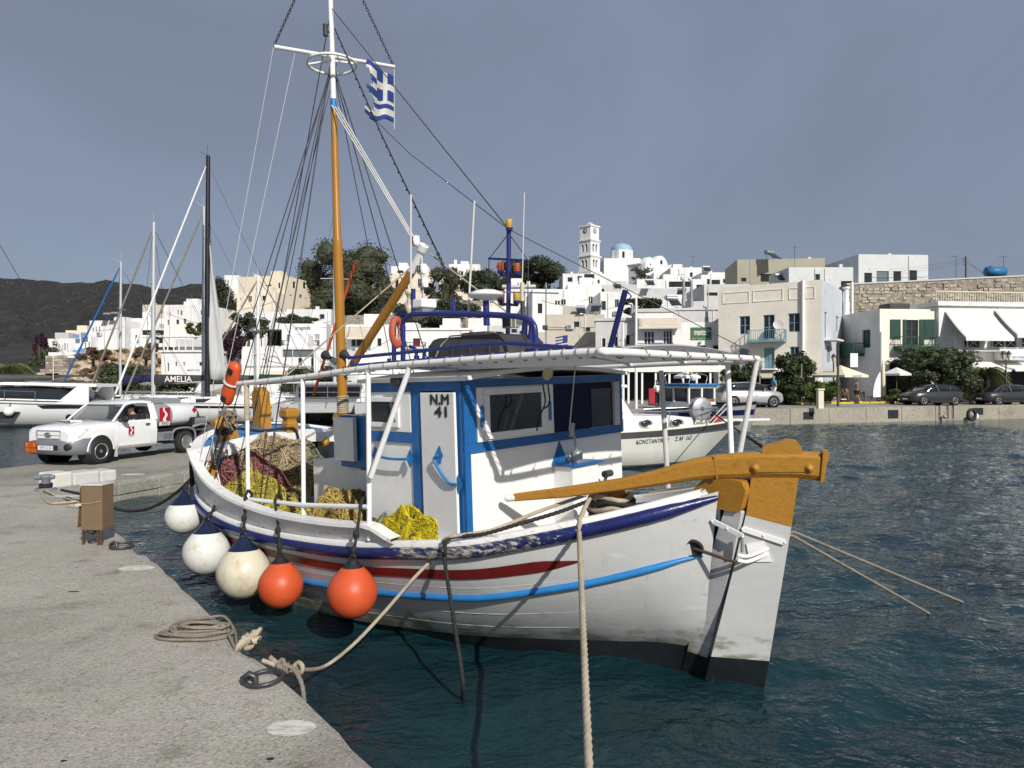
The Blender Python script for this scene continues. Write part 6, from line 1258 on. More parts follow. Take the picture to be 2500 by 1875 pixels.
def motor_yacht():
 d=43; p=P(30,HZ,d); t=thing('motor_yacht','large white motor yacht with dark wraparound windows at the far left','motor yacht',(p.x,p.y,0),rz=math.radians(184)); L=15
 b=MB(); rg=hull_loft(b,L,4.2,1.35,1.9,rake=2.2,stern=.9); b.mk('hull','gelcoat',t); n=len(rg)
 b=MB(); b.add([v for r in rg for v in(r[0]+Vector((0,0,-.04)),r[8]+Vector((0,0,-.04)))],[(2*i,2*i+1,2*i+3,2*i+2) for i in range(n-1)]); b.mk('deck','gelcoat',t)
 b=MB()
 for s in(0,8):b.tube([r[s]+Vector((0,0,-.12)) for r in rg],.04,5)
 b.mk('rub_rail','galv',t); b=MB();
 for s,sg in((0,-1),(8,1)):b.tube([Vector((r[s].x,r[s].y*.985,.12)) for r in rg[:-3]],.05,5)
 b.mk('boot_stripe','wire',t)
 for s in(-1,1):
  for x0,x1,z0,z1,sl in((-1.6,1.2,.50,.88,.35),(2.2,5.2,1.12,1.28,.3),(-5.2,-2.6,1.05,1.25,.3)):
   b=MB(); y=lambda x:s*(abs(itab([(r[8].x,r[8].y) for r in rg],x))*.985+.012); b.add([(x0+sl,y(x0+sl)*.985,z0),(x1-sl,y(x1-sl)*.985,z0),(x1,y(x1),z1),(x0-.1,y(x0),z1)],[(0,1,2,3)]); b.mk('hull_window','glass',t).modifiers.new('s','SOLIDIFY').thickness=.03
 b=MB(); b.loft([[Vector((x,y*w,z)) for y,z in((-1,1.3),(-.96,h*.6+.55),(-.84,h),(.84,h),(.96,h*.6+.55),(1,1.3))] for x,w,h in((-4.8,1.5,1.55),(-3.6,1.65,2.2),(-1.5,1.7,2.35),(1.2,1.65,2.3),(3.0,1.45,1.9),(4.4,1.0,1.5))],cap=True); cb=b.mk('superstructure','glass',t)
 b=MB(); b.loft([[Vector((x,y*w,z)) for y,z in((-1,h),(-.9,h+.18),(.9,h+.18),(1,h))] for x,w,h in((-5.6,1.5,2.30),(-3,1.72,2.38),(-.5,1.74,2.42),(1.6,1.62,2.32),(3.2,1.35,1.98),(3.6,1.2,1.80))],cap=True); b.mk('roof','gelcoat',t,.04)
 b=MB()
 for s in(-1,1):
  b.hexa([(-5.2,s*1.45,1.3),(-3.4,s*1.6,1.3),(-3.4,s*1.68,1.3),(-5.2,s*1.53,1.3)],[(-5.2,s*1.42,2.35),(-4.6,s*1.5,2.35),(-4.6,s*1.58,2.35),(-5.2,s*1.5,2.35)]); b.tube(curve([(4.6,s*1.0,1.5),(2.6,s*1.62,1.75),(0,s*1.74,1.62),(-3.8,s*1.7,1.50)],5),.05,5)
 b.mk('cabin_side','gelcoat',t)
 b=MB()
 for s in(0,8):
  for i in range(6,n-1,2):b.cyl(rg[i][s],rg[i][s]+Vector((0,0,.6)),.018,5)
  b.tube([rg[i][s]+Vector((0,0,.6)) for i in range(6,n-1)],.018,5)
 b.mk('bow_rail','steel',t); b=MB(); b.box(-3.6,-1.4,-1.2,1.2,2.62,2.7); b.mk('sunroof','tarpdark',t,.03); b=MB(); b.cyl((-2.6,.4,2.6),(-2.6,.4,4.2),.02,5); b.mk('antenna','plainwhite',t)
 for x,z in((3.4,.75),(-1.2,.9)):
  for s in(1,):b=MB(); yy=s*(itab([(r[8].x,r[8].y) for r in rg],x)+.22); b.sphere((x,yy,z),.27,8); f=b.mk('fender','plainwhite',t); b=MB(); b.tube([(x,yy,z+.25),(x,yy-.2*s,1.4)],.02,4); b.mk('fender_line','wire',f)
motor_yacht()
p=P(120,990,50); t=thing('bimini_boat','boat with dark folding canopy behind the motor yacht','boat',(p.x,p.y,0),rz=math.radians(175)); b=MB(); rg=hull_loft(b,8,2.6,1.1,1.4); b.mk('hull','gelcoat',t); b=MB(); b.loft([[Vector((x,y,2.9+.12*math.cos(y))) for y in(-1.1,-.5,0,.5,1.1)] for x in(-2.2,-1,.5,1.6)],close=False); b.mk('canopy','tarpdark',t).modifiers.new('s','SOLIDIFY').thickness=.04; b=MB()
for x in(-2,1.4):
 for s in(-1,1):b.tube([(x*.6,s*1.15,1.2),(x,s*1.1,2.85)],.02,5)
b.mk('canopy_frame','steel',t); b=MB(); b.box(-2,1.2,-.9,.9,1.1,1.7); b.mk('cabin','tarpdark',t,.1)
def launch():
 bow=P(1793,1028,23.6); a=math.radians(17); t=thing('white_launch','white cabin launch moored behind the fishing boat with its name on the bow','boat',(bow.x-3.9*math.cos(a),bow.y-3.9*math.sin(a),0),rz=a)
 L=8.2; b=MB(); rings=[]; n=20
 for i in range(n+1):
  q=i/n; x=-L/2+L*q; w=1.3*(1-max(0,(q-.4)/.6)**2.3); w=max(w,.02); zs=1.08+.28*q**2; r=[]
  for s in(-1,-.98,-.90,-.78,-.3,0,.3,.78,.90,.98,1):
   f={1:0,.98:.12,.90:.5,.78:.93,.3:1.15,0:1.3}[abs(s)]; z=zs*(1-f); k=max(0,q-.5)/.5
   r.append(Vector((x-1.55*k*k*f,w*s*(1-.55*f*k),z)))
  rings.append(r)
 b.loft(rings,close=False); b.add(rings[0],[tuple(range(11))]); b.mk('hull','hullcream',t)
 b=MB()
 for j,s in((0,-1),(10,1)):b.add([v for r in rings for v in(r[j]+Vector((0,s*.02,-.02)),r[j]+Vector((0,s*.03,-.15)))],[(2*i,2*i+1,2*i+3,2*i+2) for i in range(n)])
 b.mk('rub_strake','wire',t).modifiers.new('s','SOLIDIFY').thickness=.03
 b=MB(); b.add([v for r in rings for v in(r[0]*1,r[10]*1)],[(2*i,2*i+1,2*i+3,2*i+2) for i in range(n)]); b.mk('deck','cream',t)
 b=MB()
 for j in(0,10):b.tube([r[j]+Vector((0,0,.02)) for r in rings],.04,5)
 b.mk('gunwale','cream',t)
 b=MB()
 for j,s in((0,-1),(10,1)):b.tube([r[3 if j==0 else 7]+Vector((0,s*.01,.02)) for r in rings[:-1]],.03,5)
 b.mk('boot_stripe','wire',t)
 b=MB(); b.loft([[Vector((x,y*w,z)) for y,z in((-1,1.05),(-.97,h-.08),(-.85,h),(.85,h),(.97,h-.08),(1,1.05))] for x,w,h in((-.6,.95,1.62),(1.2,.80,1.58),(2.0,.55,1.50),(2.1,.5,1.2))],cap=True); tk=b.mk('trunk_cabin','gelcoat',t)
 for x in(.15,1.25):b=MB(); R=Matrix.Translation((x,-.86+.05*(x>1),1.36))@Matrix.Rotation(pi/2,4,'X')@Matrix.Diagonal((1.7,1,1,1)); b.lathe([(.001,.05),(.105,.05),(.105,.02)],16,R); b.mk('porthole','glassd',tk); b=MB(); b.lathe([(.105,.03),(.105,.075),(.14,.06),(.14,.0)],16,R); b.mk('porthole_rim','steel',tk)
 b=MB(); b.loft([[Vector((x+o_,y*w,z)) for(y,z,o_) in((-1,1.5,.35*e),(-.9,2.45,-.25*e),(.9,2.45,-.25*e),(1,1.5,.35*e))] for x,w,e in((-2.6,.95,0),(-1.1,.95,0),(-.55,.92,1))],cap=True,sm=False); wh=b.mk('wheelhouse','gelcoat',t,.03)
 b=MB(); b.box(-2.8,-.5,-1.02,1.02,2.45,2.55); b.mk('roof','gelcoat',t,.04)
 for s in(-1,1):b=MB(); b.add([(-.62,s*.935,1.66),(-1.15,s*.945,1.66),(-1.3,s*.895,2.32),(-.98,s*.885,2.32)],[(0,1,2,3)]); b.mk('side_window','glass',wh).modifiers.new('s','SOLIDIFY').thickness=.02
 for y0,y1 in((-.82,-.05),(.05,.82)):b=MB(); b.quad((-.265,y0,1.62),(-.265,y1,1.62),(-.68,y1*.94,2.36),(-.68,y0*.94,2.36)); b.mk('windscreen','glass',wh).modifiers.new('s','SOLIDIFY').thickness=.02
 b=MB(); b.tube(curve([(-.3,-.98,1.75),(1.0,-.86,1.72),(2.6,-.55,1.78),(3.2,0,1.8),(2.6,.55,1.78),(1,.86,1.72)],5),.022,6)
 for x,y in((1.0,-.86),(2.6,-.55),(3.1,-.2)):b.cyl((x,y,1.15),(x,y,1.76),.018,5)
 b.mk('bow_rail','steel',t)
 b=MB(); R=Matrix.Translation((2.55,-.1,1.75))@Matrix.Rotation(pi/2,4,'X'); b.lathe([(.06,-.12),(.36,-.12),(.38,-.10),(.2,-.08),(.2,.08),(.38,.10),(.36,.12),(.06,.12)],24,R); wd=b.mk('net_drum','galv',t); b=MB(); b.tube([(2.3,-.2,1.25),(2.5,-.1,1.75),(2.8,-.2,1.25)],.04,6); b.tube([(2.6,-.3,1.2),(3.5,-.1,1.9)],.03,6); b.tube([(2.75,-.3,1.2),(3.7,-.1,1.9)],.03,6); b.mk('winch_frame','galv',wd)
 b=MB(); b.box(2.95,3.25,-.25,.05,1.28,1.5); b.mk('red_box','clothred',t,.04)
 b=MB(); b.box(3.4,5.2,-.14,.14,1.32,1.40); b.mk('bow_plank','gelcoat',t,.02)
 def paint(txt,i0,i1,f0,f1):
  vs,fs=TXT[txt]; xs=[v[0] for v in vs]; ys=[v[1] for v in vs]; out=[]
  for v in vs:
   q=i0+(i1-i0)*(v[0]-min(xs))/(max(xs)-min(xs)); f=f1+(f0-f1)*(v[1]-min(ys))/(max(ys)-min(ys)); k=int(q); a_=rings[k][1].lerp(rings[k][2],f); c_=rings[k+1][1].lerp(rings[k+1][2],f); out.append(a_.lerp(c_,q-k)+Vector((.004,-.012,-.002)))
  b=MB(); b.add(out,fs); b.mk('lettering','wire',t)
 paint('ΚΩΝΣΤΑΝΤΙΝΟΣ',9.2,12.1,.24,.54); paint('Σ.Μ  162',12.7,14.5,.22,.52)
M['hullcream']=mat('off_white_hull',(.66,.67,.62),.3,var=.07,scale=1.4,col2=(.56,.53,.42),thr=(.55,.85),s2=1.8)
launch()
def small_caique():
 p=P(1745,HZ,38); t=thing('small_fishing_boat','small grey and blue fishing boat with varnished wheelhouse windows near the far quay','boat',(p.x-.3,p.y+1.6,0),rz=math.radians(-58))
 b=MB(); rg=hull_loft(b,7.5,2.7,1.0,1.55,rake=.5,stern=.6); b.mk('hull','limegrey',t); n=len(rg); b=MB()
 for s in(0,8):b.tube([r[s] for r in rg],.07,6)
 b.mk('gunwale','rubber',t); b=MB(); b.add([v for r in rg for v in(r[0]+Vector((0,0,-.1)),r[8]+Vector((0,0,-.1)))],[(2*i,2*i+1,2*i+3,2*i+2) for i in range(n-1)]); b.mk('deck','limegrey',t)
 b=MB()
 for s,sg in((0,-1),(8,1)):b.add([v for r in rg[8:] for v in(r[s].lerp(r[s+1 if s==0 else 7],.55)+Vector((0,sg*.02,0)),r[s].lerp(r[s+1 if s==0 else 7],1.0)+Vector((0,sg*.02,0)))],[(2*i,2*i+1,2*i+3,2*i+2) for i in range(n-9)])
 b.mk('hull_band','navy',t)
 b=MB(); b.box(-2.2,.1,-1.05,1.05,.9,1.5); b.box(-2.2,.08,-1.05,1.05,2.25,2.4)
 for x in(-2.15,-1.1,.02):
  for y in(-1.0,0,1.0):b.box(x-.06,x+.06,y-.06,y+.06,1.5,2.25)
 wh=b.mk('wheelhouse','gelcoat',t,.02); b=MB(); b.box(-2.35,.3,-1.2,1.2,2.4,2.52); b.mk('roof','skyblue',t,.04); b=MB(); b.box(.06,.14,-.95,.95,1.5,1.66); b.mk('sill','varnish',wh,.01); b=MB(); b.box(-2.1,0,-.98,.98,1.5,2.24); b.mk('window','glass',wh)
 b=MB(); b.tube(curve([(-1.8,-.9,2.5),(-1.8,-.9,3.05),(-1.8,.9,3.05),(-1.8,.9,2.5)],4),.03,6); b.tube(curve([(-.5,-.9,2.5),(-.5,-.9,3.0),(-.5,.9,3.0),(-.5,.9,2.5)],4),.03,6); b.mk('roof_rail','steel',t); b=MB(); b.sphere((-.3,-.3,2.8),.16,8); b.mk('searchlight','headlamp',t); b=MB(); b.cyl((-1,.2,3.0),(-1,.2,3.18),.07,8); b.mk('beacon','adr',t)
 q=rg[14]; xd=rg[15][0]-rg[13][0]; nn=Vector((xd.y,-xd.x,0)).normalized(); text('ANNA-M',q[0].lerp(q[1],.3)+nn*.04,xd,(0,0,1),1.1,.16,'wire',t); text('Σ.Μ 20',q[0].lerp(q[1],.75)+nn*.05,xd,(0,0,1),.8,.13,'wire',t)
small_caique()
lp=P(622,985,50); t=thing('harbour_lamp','grey harbour lamp post with flat disc head among the yachts','street lamp',lp); h=(985-812)*50/F; b=MB(); b.cyl((0,0,-1),(0,0,h),.09,8,.07); b.mk('post','galv',t); b=MB(); b.lathe([(.05,h),(.42,h+.1),(.40,h+.2),(.1,h+.34),(.01,h+.36)],18); b.mk('lamp_head','galv',t)
# ================================================================== THE FISHING BOAT
_t,_h,_p=math.radians(42),math.radians(1.5),math.radians(1)
_X0,_Y0,_Z0=Vector((math.cos(_t),-math.sin(_t),0)),Vector((math.sin(_t),math.cos(_t),0)),Vector((0,0,1))
BX=_X0*math.cos(_p)+_Z0*math.sin(_p); _Zp=_Z0*math.cos(_p)-_X0*math.sin(_p)
BY=_Y0*math.cos(_h)+_Zp*math.sin(_h); BZ=_Zp*math.cos(_h)-_Y0*math.sin(_h); BO=Vector((2.15,6.07,0))
BM=frame(BO,BX,BY,BZ)
def _pl(u,v,n,c):
 r=ray(u,v); c0=Vector((0,0,CZ)); t=(c-(c0-BO).dot(n))/r.dot(n); p=c0+r*t-BO; return Vector((p.dot(BX),p.dot(BY),p.dot(BZ)))
def bY(u,v,y=0):return _pl(u,v,BY,y)
def bX(u,v,x):return _pl(u,v,BX,x)
def bZ(u,v,z):return _pl(u,v,BZ,z)
def bW(p):return BM@Vector(p)
def wB(p):return BM.inverted()@Vector(p)
boat=thing('fishing_boat','white wooden fishing boat with blue and red stripes and ochre tiller','fishing boat',mtx=BM)
# ---- hull form (x forward end -8.7, stern post -0.45; near side is negative y)
sb=scurve([(-8.72,.02),(-8.62,.42),(-8.35,.90),(-7.95,1.25),(-7.5,1.46),(-6.9,1.57),(-6.3,1.62),(-5.4,1.64),(-4.5,1.63),(-3.6,1.58),(-2.9,1.51),(-2.1,1.36),(-1.6,1.14),(-1.05,.80),(-.68,.52),(-.30,.12)])
sz=scurve([(-8.72,1.72),(-8.35,1.50),(-7.5,1.22),(-6.9,1.08),(-6.3,1.02),(-5.4,.99),(-4.5,1.01),(-3.6,1.06),(-2.9,1.14),(-2.1,1.24),(-1.6,1.355),(-1.05,1.49),(-.68,1.595),(-.30,1.71)])
wb_=scurve([(-8.70,.01),(-8.5,.16),(-8.1,.55),(-7.5,.95),(-6.5,1.27),(-5,1.36),(-4,1.28),(-3.2,1.10),(-2.6,.93),(-1.9,.60),(-1.3,.28),(-.95,.12),(-.6,.06),(-.3,.05)])
def zboot(x):return .27+.035*x
def hp(x,t,s=-1):
 b0,z0,b1,z1=sb(x),sz(x),wb_(x),zboot(x)
 e=1.35+.75*max(0,min(1,(x+5)/2.2)); y=b0+(b1-b0)*t**e
 xx=x
 if x>-1.2:xx=x-(x+1.2)/.9*(.22*t)
 if x<-8:xx=x+(-8-x)*.35*t
 return Vector((xx,s*y,z0+(z1-z0)*t))
def hb_(x,t,s=-1):
 b1,z1=wb_(x),zboot(x); p=hp(x,1,s); kz=-.75
 return Vector((p.x,s*(abs(p.y)*(1-t)**.6+.04*t),z1+(kz-z1)*t))
XS=[-8.72,-8.66,-8.55,-8.4]+[-8.2+i*.2 for i in range(38)]+[-.66,-.52,-.40,-.30]
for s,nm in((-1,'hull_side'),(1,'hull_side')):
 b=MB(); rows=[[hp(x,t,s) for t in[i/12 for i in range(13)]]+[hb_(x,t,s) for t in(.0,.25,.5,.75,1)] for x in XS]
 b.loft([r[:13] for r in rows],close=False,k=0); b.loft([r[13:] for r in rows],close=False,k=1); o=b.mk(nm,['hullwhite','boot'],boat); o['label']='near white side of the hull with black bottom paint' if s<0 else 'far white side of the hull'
def strake(name,m,tf,x0,x1,r,off=.0,n=44,flat=1.0):
 for s in(-1,1):
  b=MB(); pts=[]
  for i in range(n+1):
   x=x0+(x1-x0)*i/n; p=hp(x,tf(x),s); pts.append(p+Vector((0,s*off,0)))
  rr=[r*min(1,.35+i*.3,.35+(n-i)*.3) for i in range(n+1)]
  b.tube(pts,rr,10); b.mk(name,m,boat)
def worn_navy():
 m=mat('worn_navy_rub_rail',(.012,.018,.105),.3,var=.25,scale=6,bump=.15,bscale=25)
 n,l=m.node_tree.nodes,m.node_tree.links; b=n['Principled BSDF']; src=b.inputs['Base Color'].links[0].from_socket
 c=n.new('ShaderNodeTexCoord'); k=n.new('ShaderNodeMapping'); k.inputs['Scale'].default_value=(4.5,22,22); l.new(c.outputs['Object'],k.inputs[0])
 t=n.new('ShaderNodeTexNoise'); t.inputs['Scale'].default_value=1.6; t.inputs['Detail'].default_value=7; t.inputs['Roughness'].default_value=.7; l.new(k.outputs[0],t.inputs[0])
 sx=n.new('ShaderNodeSeparateXYZ'); l.new(c.outputs['Object'],sx.inputs[0])
 mr=n.new('ShaderNodeMapRange'); mr.inputs[1].default_value=-3.4; mr.inputs[2].default_value=-2.7; l.new(sx.outputs['X'],mr.inputs[0])
 m2=n.new('ShaderNodeMapRange'); m2.inputs[1].default_value=-.9; m2.inputs[2].default_value=-1.7; l.new(sx.outputs['X'],m2.inputs[0])
 mu=n.new('ShaderNodeMath'); mu.operation='MULTIPLY'; l.new(mr.outputs[0],mu.inputs[0]); l.new(m2.outputs[0],mu.inputs[1])
 ad=n.new('ShaderNodeMath'); ad.operation='MULTIPLY_ADD'; l.new(mu.outputs[0],ad.inputs[0]); ad.inputs[1].default_value=.21; l.new(t.outputs['Fac'],ad.inputs[2])
 r=n.new('ShaderNodeValToRGB'); r.color_ramp.elements[0].position=.66; r.color_ramp.elements[1].position=.70; l.new(ad.outputs[0],r.inputs[0])
 r2=n.new('ShaderNodeValToRGB'); r2.color_ramp.elements[0].position=.70; r2.color_ramp.elements[0].color=(.10,.09,.075,1); r2.color_ramp.elements[1].position=.80; r2.color_ramp.elements[1].color=(.42,.40,.35,1); l.new(ad.outputs[0],r2.inputs[0])
 x=n.new('ShaderNodeMix'); x.data_type='RGBA'; l.new(r.outputs[0],x.inputs[0]); l.new(src,x.inputs[6]); l.new(r2.outputs[0],x.inputs[7]); l.new(x.outputs[2],b.inputs['Base Color'])
 return m
M['rubrail']=worn_navy()
M['wornwhite']=mat('worn_white_gunwale',(.74,.74,.72),.4,var=.06,col2=(.33,.30,.25),thr=(.60,.66),s2=5,bump=.25,bscale=18,stretch=(1.2,5,5))
strake('rub_rail','rubrail',lambda x:.055/(sz(x)-zboot(x)),-8.66,-.30,.066,.012,60)
strake('sheer_batten','white',lambda x:.125,-8.6,-2.6,.012,.004)
strake('blue_strake','skyblue',lambda x:itab([(-8,.50),(-5,.56),(-2.2,.50),(-1.1,.43),(-.5,.385)],x),-8.2,-.36,.034,.008,56)
for s in(-1,1):
 b=MB(); X=[-8.2+i*.1 for i in range(71)]
 b.loft([[hp(x,.262+(q-.5)*.094*max(0,min(1,(-1.2-x)/.34)),s)+Vector((0,s*.011,0)) for q in(0,.33,.67,1)] for x in X],close=False); b.mk('red_band','darkred',boat)
for t_ in(.40,.68,.84):strake('plank_seam','hullwhite',lambda x,q=t_:q,-8.0,-1.3,.004,-.002,40)
XG=[x for x in XS if x<=-.34]
for s in(-1,1):
 b=MB(); rings=[]
 for x in XG:
  y,z=sb(x),sz(x); i=max(.0,y-.16)
  rings.append([Vector((x,s*(y+.03),z-.01)),Vector((x,s*(y+.035),z+.045)),Vector((x,s*max(0,y-.02),z+.062)),Vector((x,s*i,z+.055)),Vector((x,s*i,z-.02))])
 b.loft(rings,close=False); b.mk('gunwale','wornwhite' if s<0 else 'white',boat)
 b2=MB(); b2.loft([[Vector((x,s*max(0,sb(x)-.10),sz(x)+.02)),Vector((x,s*max(0,sb(x)-.14),sz(x)-.40))] for x in XG],close=False); b2.mk('inner_bulwark','skyblue' if s>0 else 'white',boat)
def dz(x):return sz(x)-.30 if x>-3 else max(.82,sz(x)-.16) if x>-7.4 else 1.0
b=MB(); XD=[x for x in XG if x<-.5]; b.add([v for x in XD for v in(Vector((x,-max(.02,sb(x)-.12),dz(x))),Vector((x,0,dz(x)+.05)),Vector((x,max(.02,sb(x)-.12),dz(x))))],[q for i in range(len(XD)-1) for q in((3*i,3*i+1,3*i+4,3*i+3),(3*i+1,3*i+2,3*i+5,3*i+4))]); b.mk('deck','white',boat)
bh=scurve([(-7.62,.58),(-7.5,.60),(-7.2,.52),(-6.9,.44),(-6.3,.34),(-5.4,.26),(-4.5,.22),(-3.6,.20),(-3.3,.19),(-3.12,.10),(-2.95,.03)])
for s in(-1,1):
 b=MB(); rings=[]; X=[-7.62,-7.55]+[-7.45+i*.15 for i in range(29)]+[-3.06,-2.98]
 for x in X:
  y,z,h=sb(x),sz(x)+.05,bh(x); o_=.05+.06*h
  rings.append([Vector((x,s*(y-.02),z)),Vector((x,s*(y+o_),z+h-.05)),Vector((x,s*(y+o_+.035),z+h-.035)),Vector((x,s*(y+o_+.03),z+h)),Vector((x,s*(y+o_-.10),z+h+.01)),Vector((x,s*(y+o_-.11),z+h-.03)),Vector((x,s*(y-.13),z))])
 b.loft(rings,close=False,sm=False); b.add(rings[0],[tuple(range(7))]); b.mk('bulwark','wornwhite',boat)
 for x in(-7.35,-6.95):
  y,z,h=sb(x),sz(x)+.05,bh(x); b=MB(); b.hexa([(x-.05,s*(y-.36),z-.1),(x+.05,s*(y-.36),z-.1),(x+.05,s*(y-.1),z-.1),(x-.05,s*(y-.1),z-.1)],[(x-.05,s*(y-.10),z+h-.06),(x+.05,s*(y-.10),z+h-.06),(x+.05,s*(y-.05),z+h-.06),(x-.05,s*(y-.05),z+h-.06)]); b.mk('knee','white',boat,.01)
FX=-7.42; fy=lambda x:max(.03,sb(x)); fz=lambda x,y:1.80+.18*(1-(y/max(.2,fy(FX)))**2)+.10*((FX-x)/1.3)
b=MB(); X=[FX,-7.6,-7.8,-8.0,-8.2,-8.4,-8.55,-8.66]; ny=10
b.loft([[Vector((x,fy(x)*(2*j/ny-1),fz(x,fy(x)*(2*j/ny-1)))) for j in range(ny+1)] for x in X],close=False,k=0); b.mk('foredeck','skyblue',boat)
b=MB(); rr=[[Vector((FX+.03,fy(FX)*q,fz(FX,fy(FX)*q)-.15)),Vector((FX+.05,fy(FX)*q,fz(FX,fy(FX)*q)+.0)),Vector((FX-.10,fy(FX)*q,fz(FX,fy(FX)*q)+.045)),Vector((FX-.12,fy(FX)*q,fz(FX,fy(FX)*q)-.02))] for q in[i/8-1 for i in range(17)]]
b.loft(rr,close=True,cap=True,sm=False); b.mk('deck_break_beam','white',boat)
for s in(-1,1):
 b=MB(); b.loft([[Vector((x,s*(fy(x)-.14),fz(x,fy(x))+.03)),Vector((x,s*(fy(x)+.05),fz(x,fy(x))+.04)),Vector((x,s*(fy(x)+.05),fz(x,fy(x))-.05)),Vector((x,s*sb(x),sz(x)+.04))] for x in X],close=False,sm=False); b.mk('covering_board','white',boat)
b=MB(); b.box(FX-.9,FX-.85,-1.2,1.2,.8,1.85); b.mk('forepeak_bulkhead','shade',boat)
for y0,y1 in((-.02,.20),(-1.25,-1.0)):b=MB(); b.box(FX-.03,FX+.03,y0,y1,.85,fz(FX,y0)-.13); b.mk('break_post','skyblue',boat,.01)
b=MB(); b.hexa([(FX,-1.3,.9),(FX+.03,-1.3,.9),(FX+.03,-.02,.9),(FX,-.02,.9)],[(FX,-1.28,1.45),(FX+.03,-1.28,1.45),(FX+.03,-.02,1.15),(FX,-.02,1.15)]); b.mk('break_panel','blue',boat)
b=MB(); b.prism([(-8.55,1.5),(-8.35,1.5),(-8.15,2.02),(-8.20,2.22),(-8.14,2.26),(-8.20,2.62),(-8.36,2.72),(-8.46,2.6),(-8.44,2.2),(-8.62,1.8)],-.085,.085); b.mk('stem_head','ochre',boat,.025)
def bitt(p,h,lean=(0,0),w=.085,rope_=True):
 b=MB(); x,y,z=p; l=lambda q:(x+lean[0]*q,y+lean[1]*q)
 rings=[]
 for q,ww in((0,w),(h*.42,w),(h*.50,w*.78),(h*.60,w*.78),(h*.68,w*1.15),(h*.92,w*1.15),(h,w*.7)):
  c=l(q); rings.append([Vector((c[0]+ww*a,c[1]+ww*e,z+q)) for a,e in((-1,-1),(1,-1),(1,1),(-1,1))])
 b.loft(rings,cap=True,sm=False); o=b.mk('bitt','ochre',boat,.015)
 if rope_:
  b=MB()
  for i in range(3):c=l(h*.47+.035*i); b.tube([(c[0]+w*1.05*math.cos(a),c[1]+w*1.05*math.sin(a),z+h*.45+.04*i) for a in[2*pi*k/14 for k in range(15)]],.02,6,cap=False)
  b.mk('rope_turns','darkrope',o)
bitt((-7.62,-.92,1.85),.42,(.0,-.35)); bitt((-7.85,-.72,1.9),.40,(.0,-.35)); bitt((-7.62,.95,1.85),.40,(0,.3)); bitt((-7.45,1.12,1.78),.38,(0,.3)); bitt((-7.50,.02,1.95),.42,(0,0),.1,False)
q=bY(522,1240,-1.42); bitt((q.x,q.y,1.02),.62,(-.05,-.12),.085,False)
b=MB(); b.tube(curve([(-7.62,-.95,2.05),(-7.75,-.8,2.06),(-7.9,-.7,2.1),(-7.6,-.4,2.04),(-7.42,-.1,2.06),(-7.36,.05,2.0),(-7.33,.1,1.5),(-7.30,.12,1.05)],6),.022,7); b.tube(curve([(-7.6,.95,2.03),(-7.5,1.1,1.98),(-7.4,1.2,1.92),(-7.3,.9,1.95)],6),.03,7); b.mk('bow_rope','darkrope',boat)
# ---- wheelhouse
CX0,CX1,CY,CZ0,CZ1=-3.66,-2.23,1.31,1.10,2.745
def wall_panel(name,m,face,u0,v0,u1,v1,off,th,quad=None,bev=0):
 """a panel traced on the wheelhouse: face 'A' aft, 'S' near side; quad gives four photo corners"""
 cs=quad or[(u0,v0),(u1,v0),(u1,v1),(u0,v1)]
 if face=='A':ps=[bX(u,v,CX1+off) for u,v in cs]; n=Vector((th,0,0))
 else:ps=[bY(u,v,-CY-off) for u,v in cs]; n=Vector((0,-th,0))
 b=MB(); b.hexa([p for p in ps],[p+n for p in ps]); return b.mk(name,m,boat,bev)
b=MB(); b.box(CX0,CX1,-CY,CY,CZ0,CZ1); b.mk('wheelhouse','white',boat)
b=MB(); rr=[]
for x in(CX0-.12,CX1+.10):
 rr.append([Vector((x,y,z)) for y,z in[(-1.36+i*.272,2.735+.08*(1-((-1.36+i*.272)/1.36)**2)) for i in range(11)]+[(1.36-i*.272,2.775+.08*(1-((1.36-i*.272)/1.36)**2)) for i in range(11)]])
b.loft(rr,cap=True,sm=False); b.mk('wheelhouse_roof','white',boat)
def rect_aft(name,m,y0,y1,z0,z1,off=.0,th=.02,bev=.004,parent=None):
 b=MB(); b.box(CX1+off,CX1+off+th,y0,y1,z0,z1); return b.mk(name,m,parent or boat,bev)
def rect_side(name,m,x0,x1,z0,z1,off=.0,th=.02,bev=.004,parent=None):
 b=MB(); b.box(x0,x1,-CY-off-th,-CY-off,z0,z1); return b.mk(name,m,parent or boat,bev)
A=lambda u,v:bX(u,v,CX1); S=lambda u,v:bY(u,v,-CY)
zf0,zf1=2.06,2.72
rect_aft('frame_rail','blue',-CY-.02,CY+.02,zf0-.005,zf0+.085); rect_aft('frame_rail','blue',-CY-.02,CY+.02,zf1-.05,zf1+.02)
for y0,y1 in((-CY-.02,-CY+.16),(CY-.075,CY+.02)):rect_aft('frame_post','blue',y0,y1,zf0+.085,zf1-.05)
rect_aft('corner_post','blue',-CY-.02,-CY+.075,CZ0,zf0-.005); rect_side('corner_post','blue',CX1-.12,CX1+.02,CZ0,zf1+.02)
ya,yb,yc=-CY+.165,.0,CY-.08
w=rect_aft('sliding_window','white',ya,yb,zf0+.09,zf1-.055,.0,.03); b=MB(); iy0,iy1,iz0,iz1=ya+.15,yb-.22,zf0+.17,zf1-.13
for y0,y1,z0,z1 in((iy0-.07,iy1+.07,iz0-.06,iz0),(iy0-.07,iy1+.07,iz1,iz1+.06),(iy0-.07,iy0,iz0,iz1),(iy1,iy1+.07,iz0,iz1)):b.box(CX1+.03,CX1+.055,y0,y1,z0,z1)
b.mk('inner_frame','plainwhite',w,.006); b=MB(); b.box(CX1+.031,CX1+.04,iy0,iy1,iz0,iz1); b.mk('pane','glass',w)
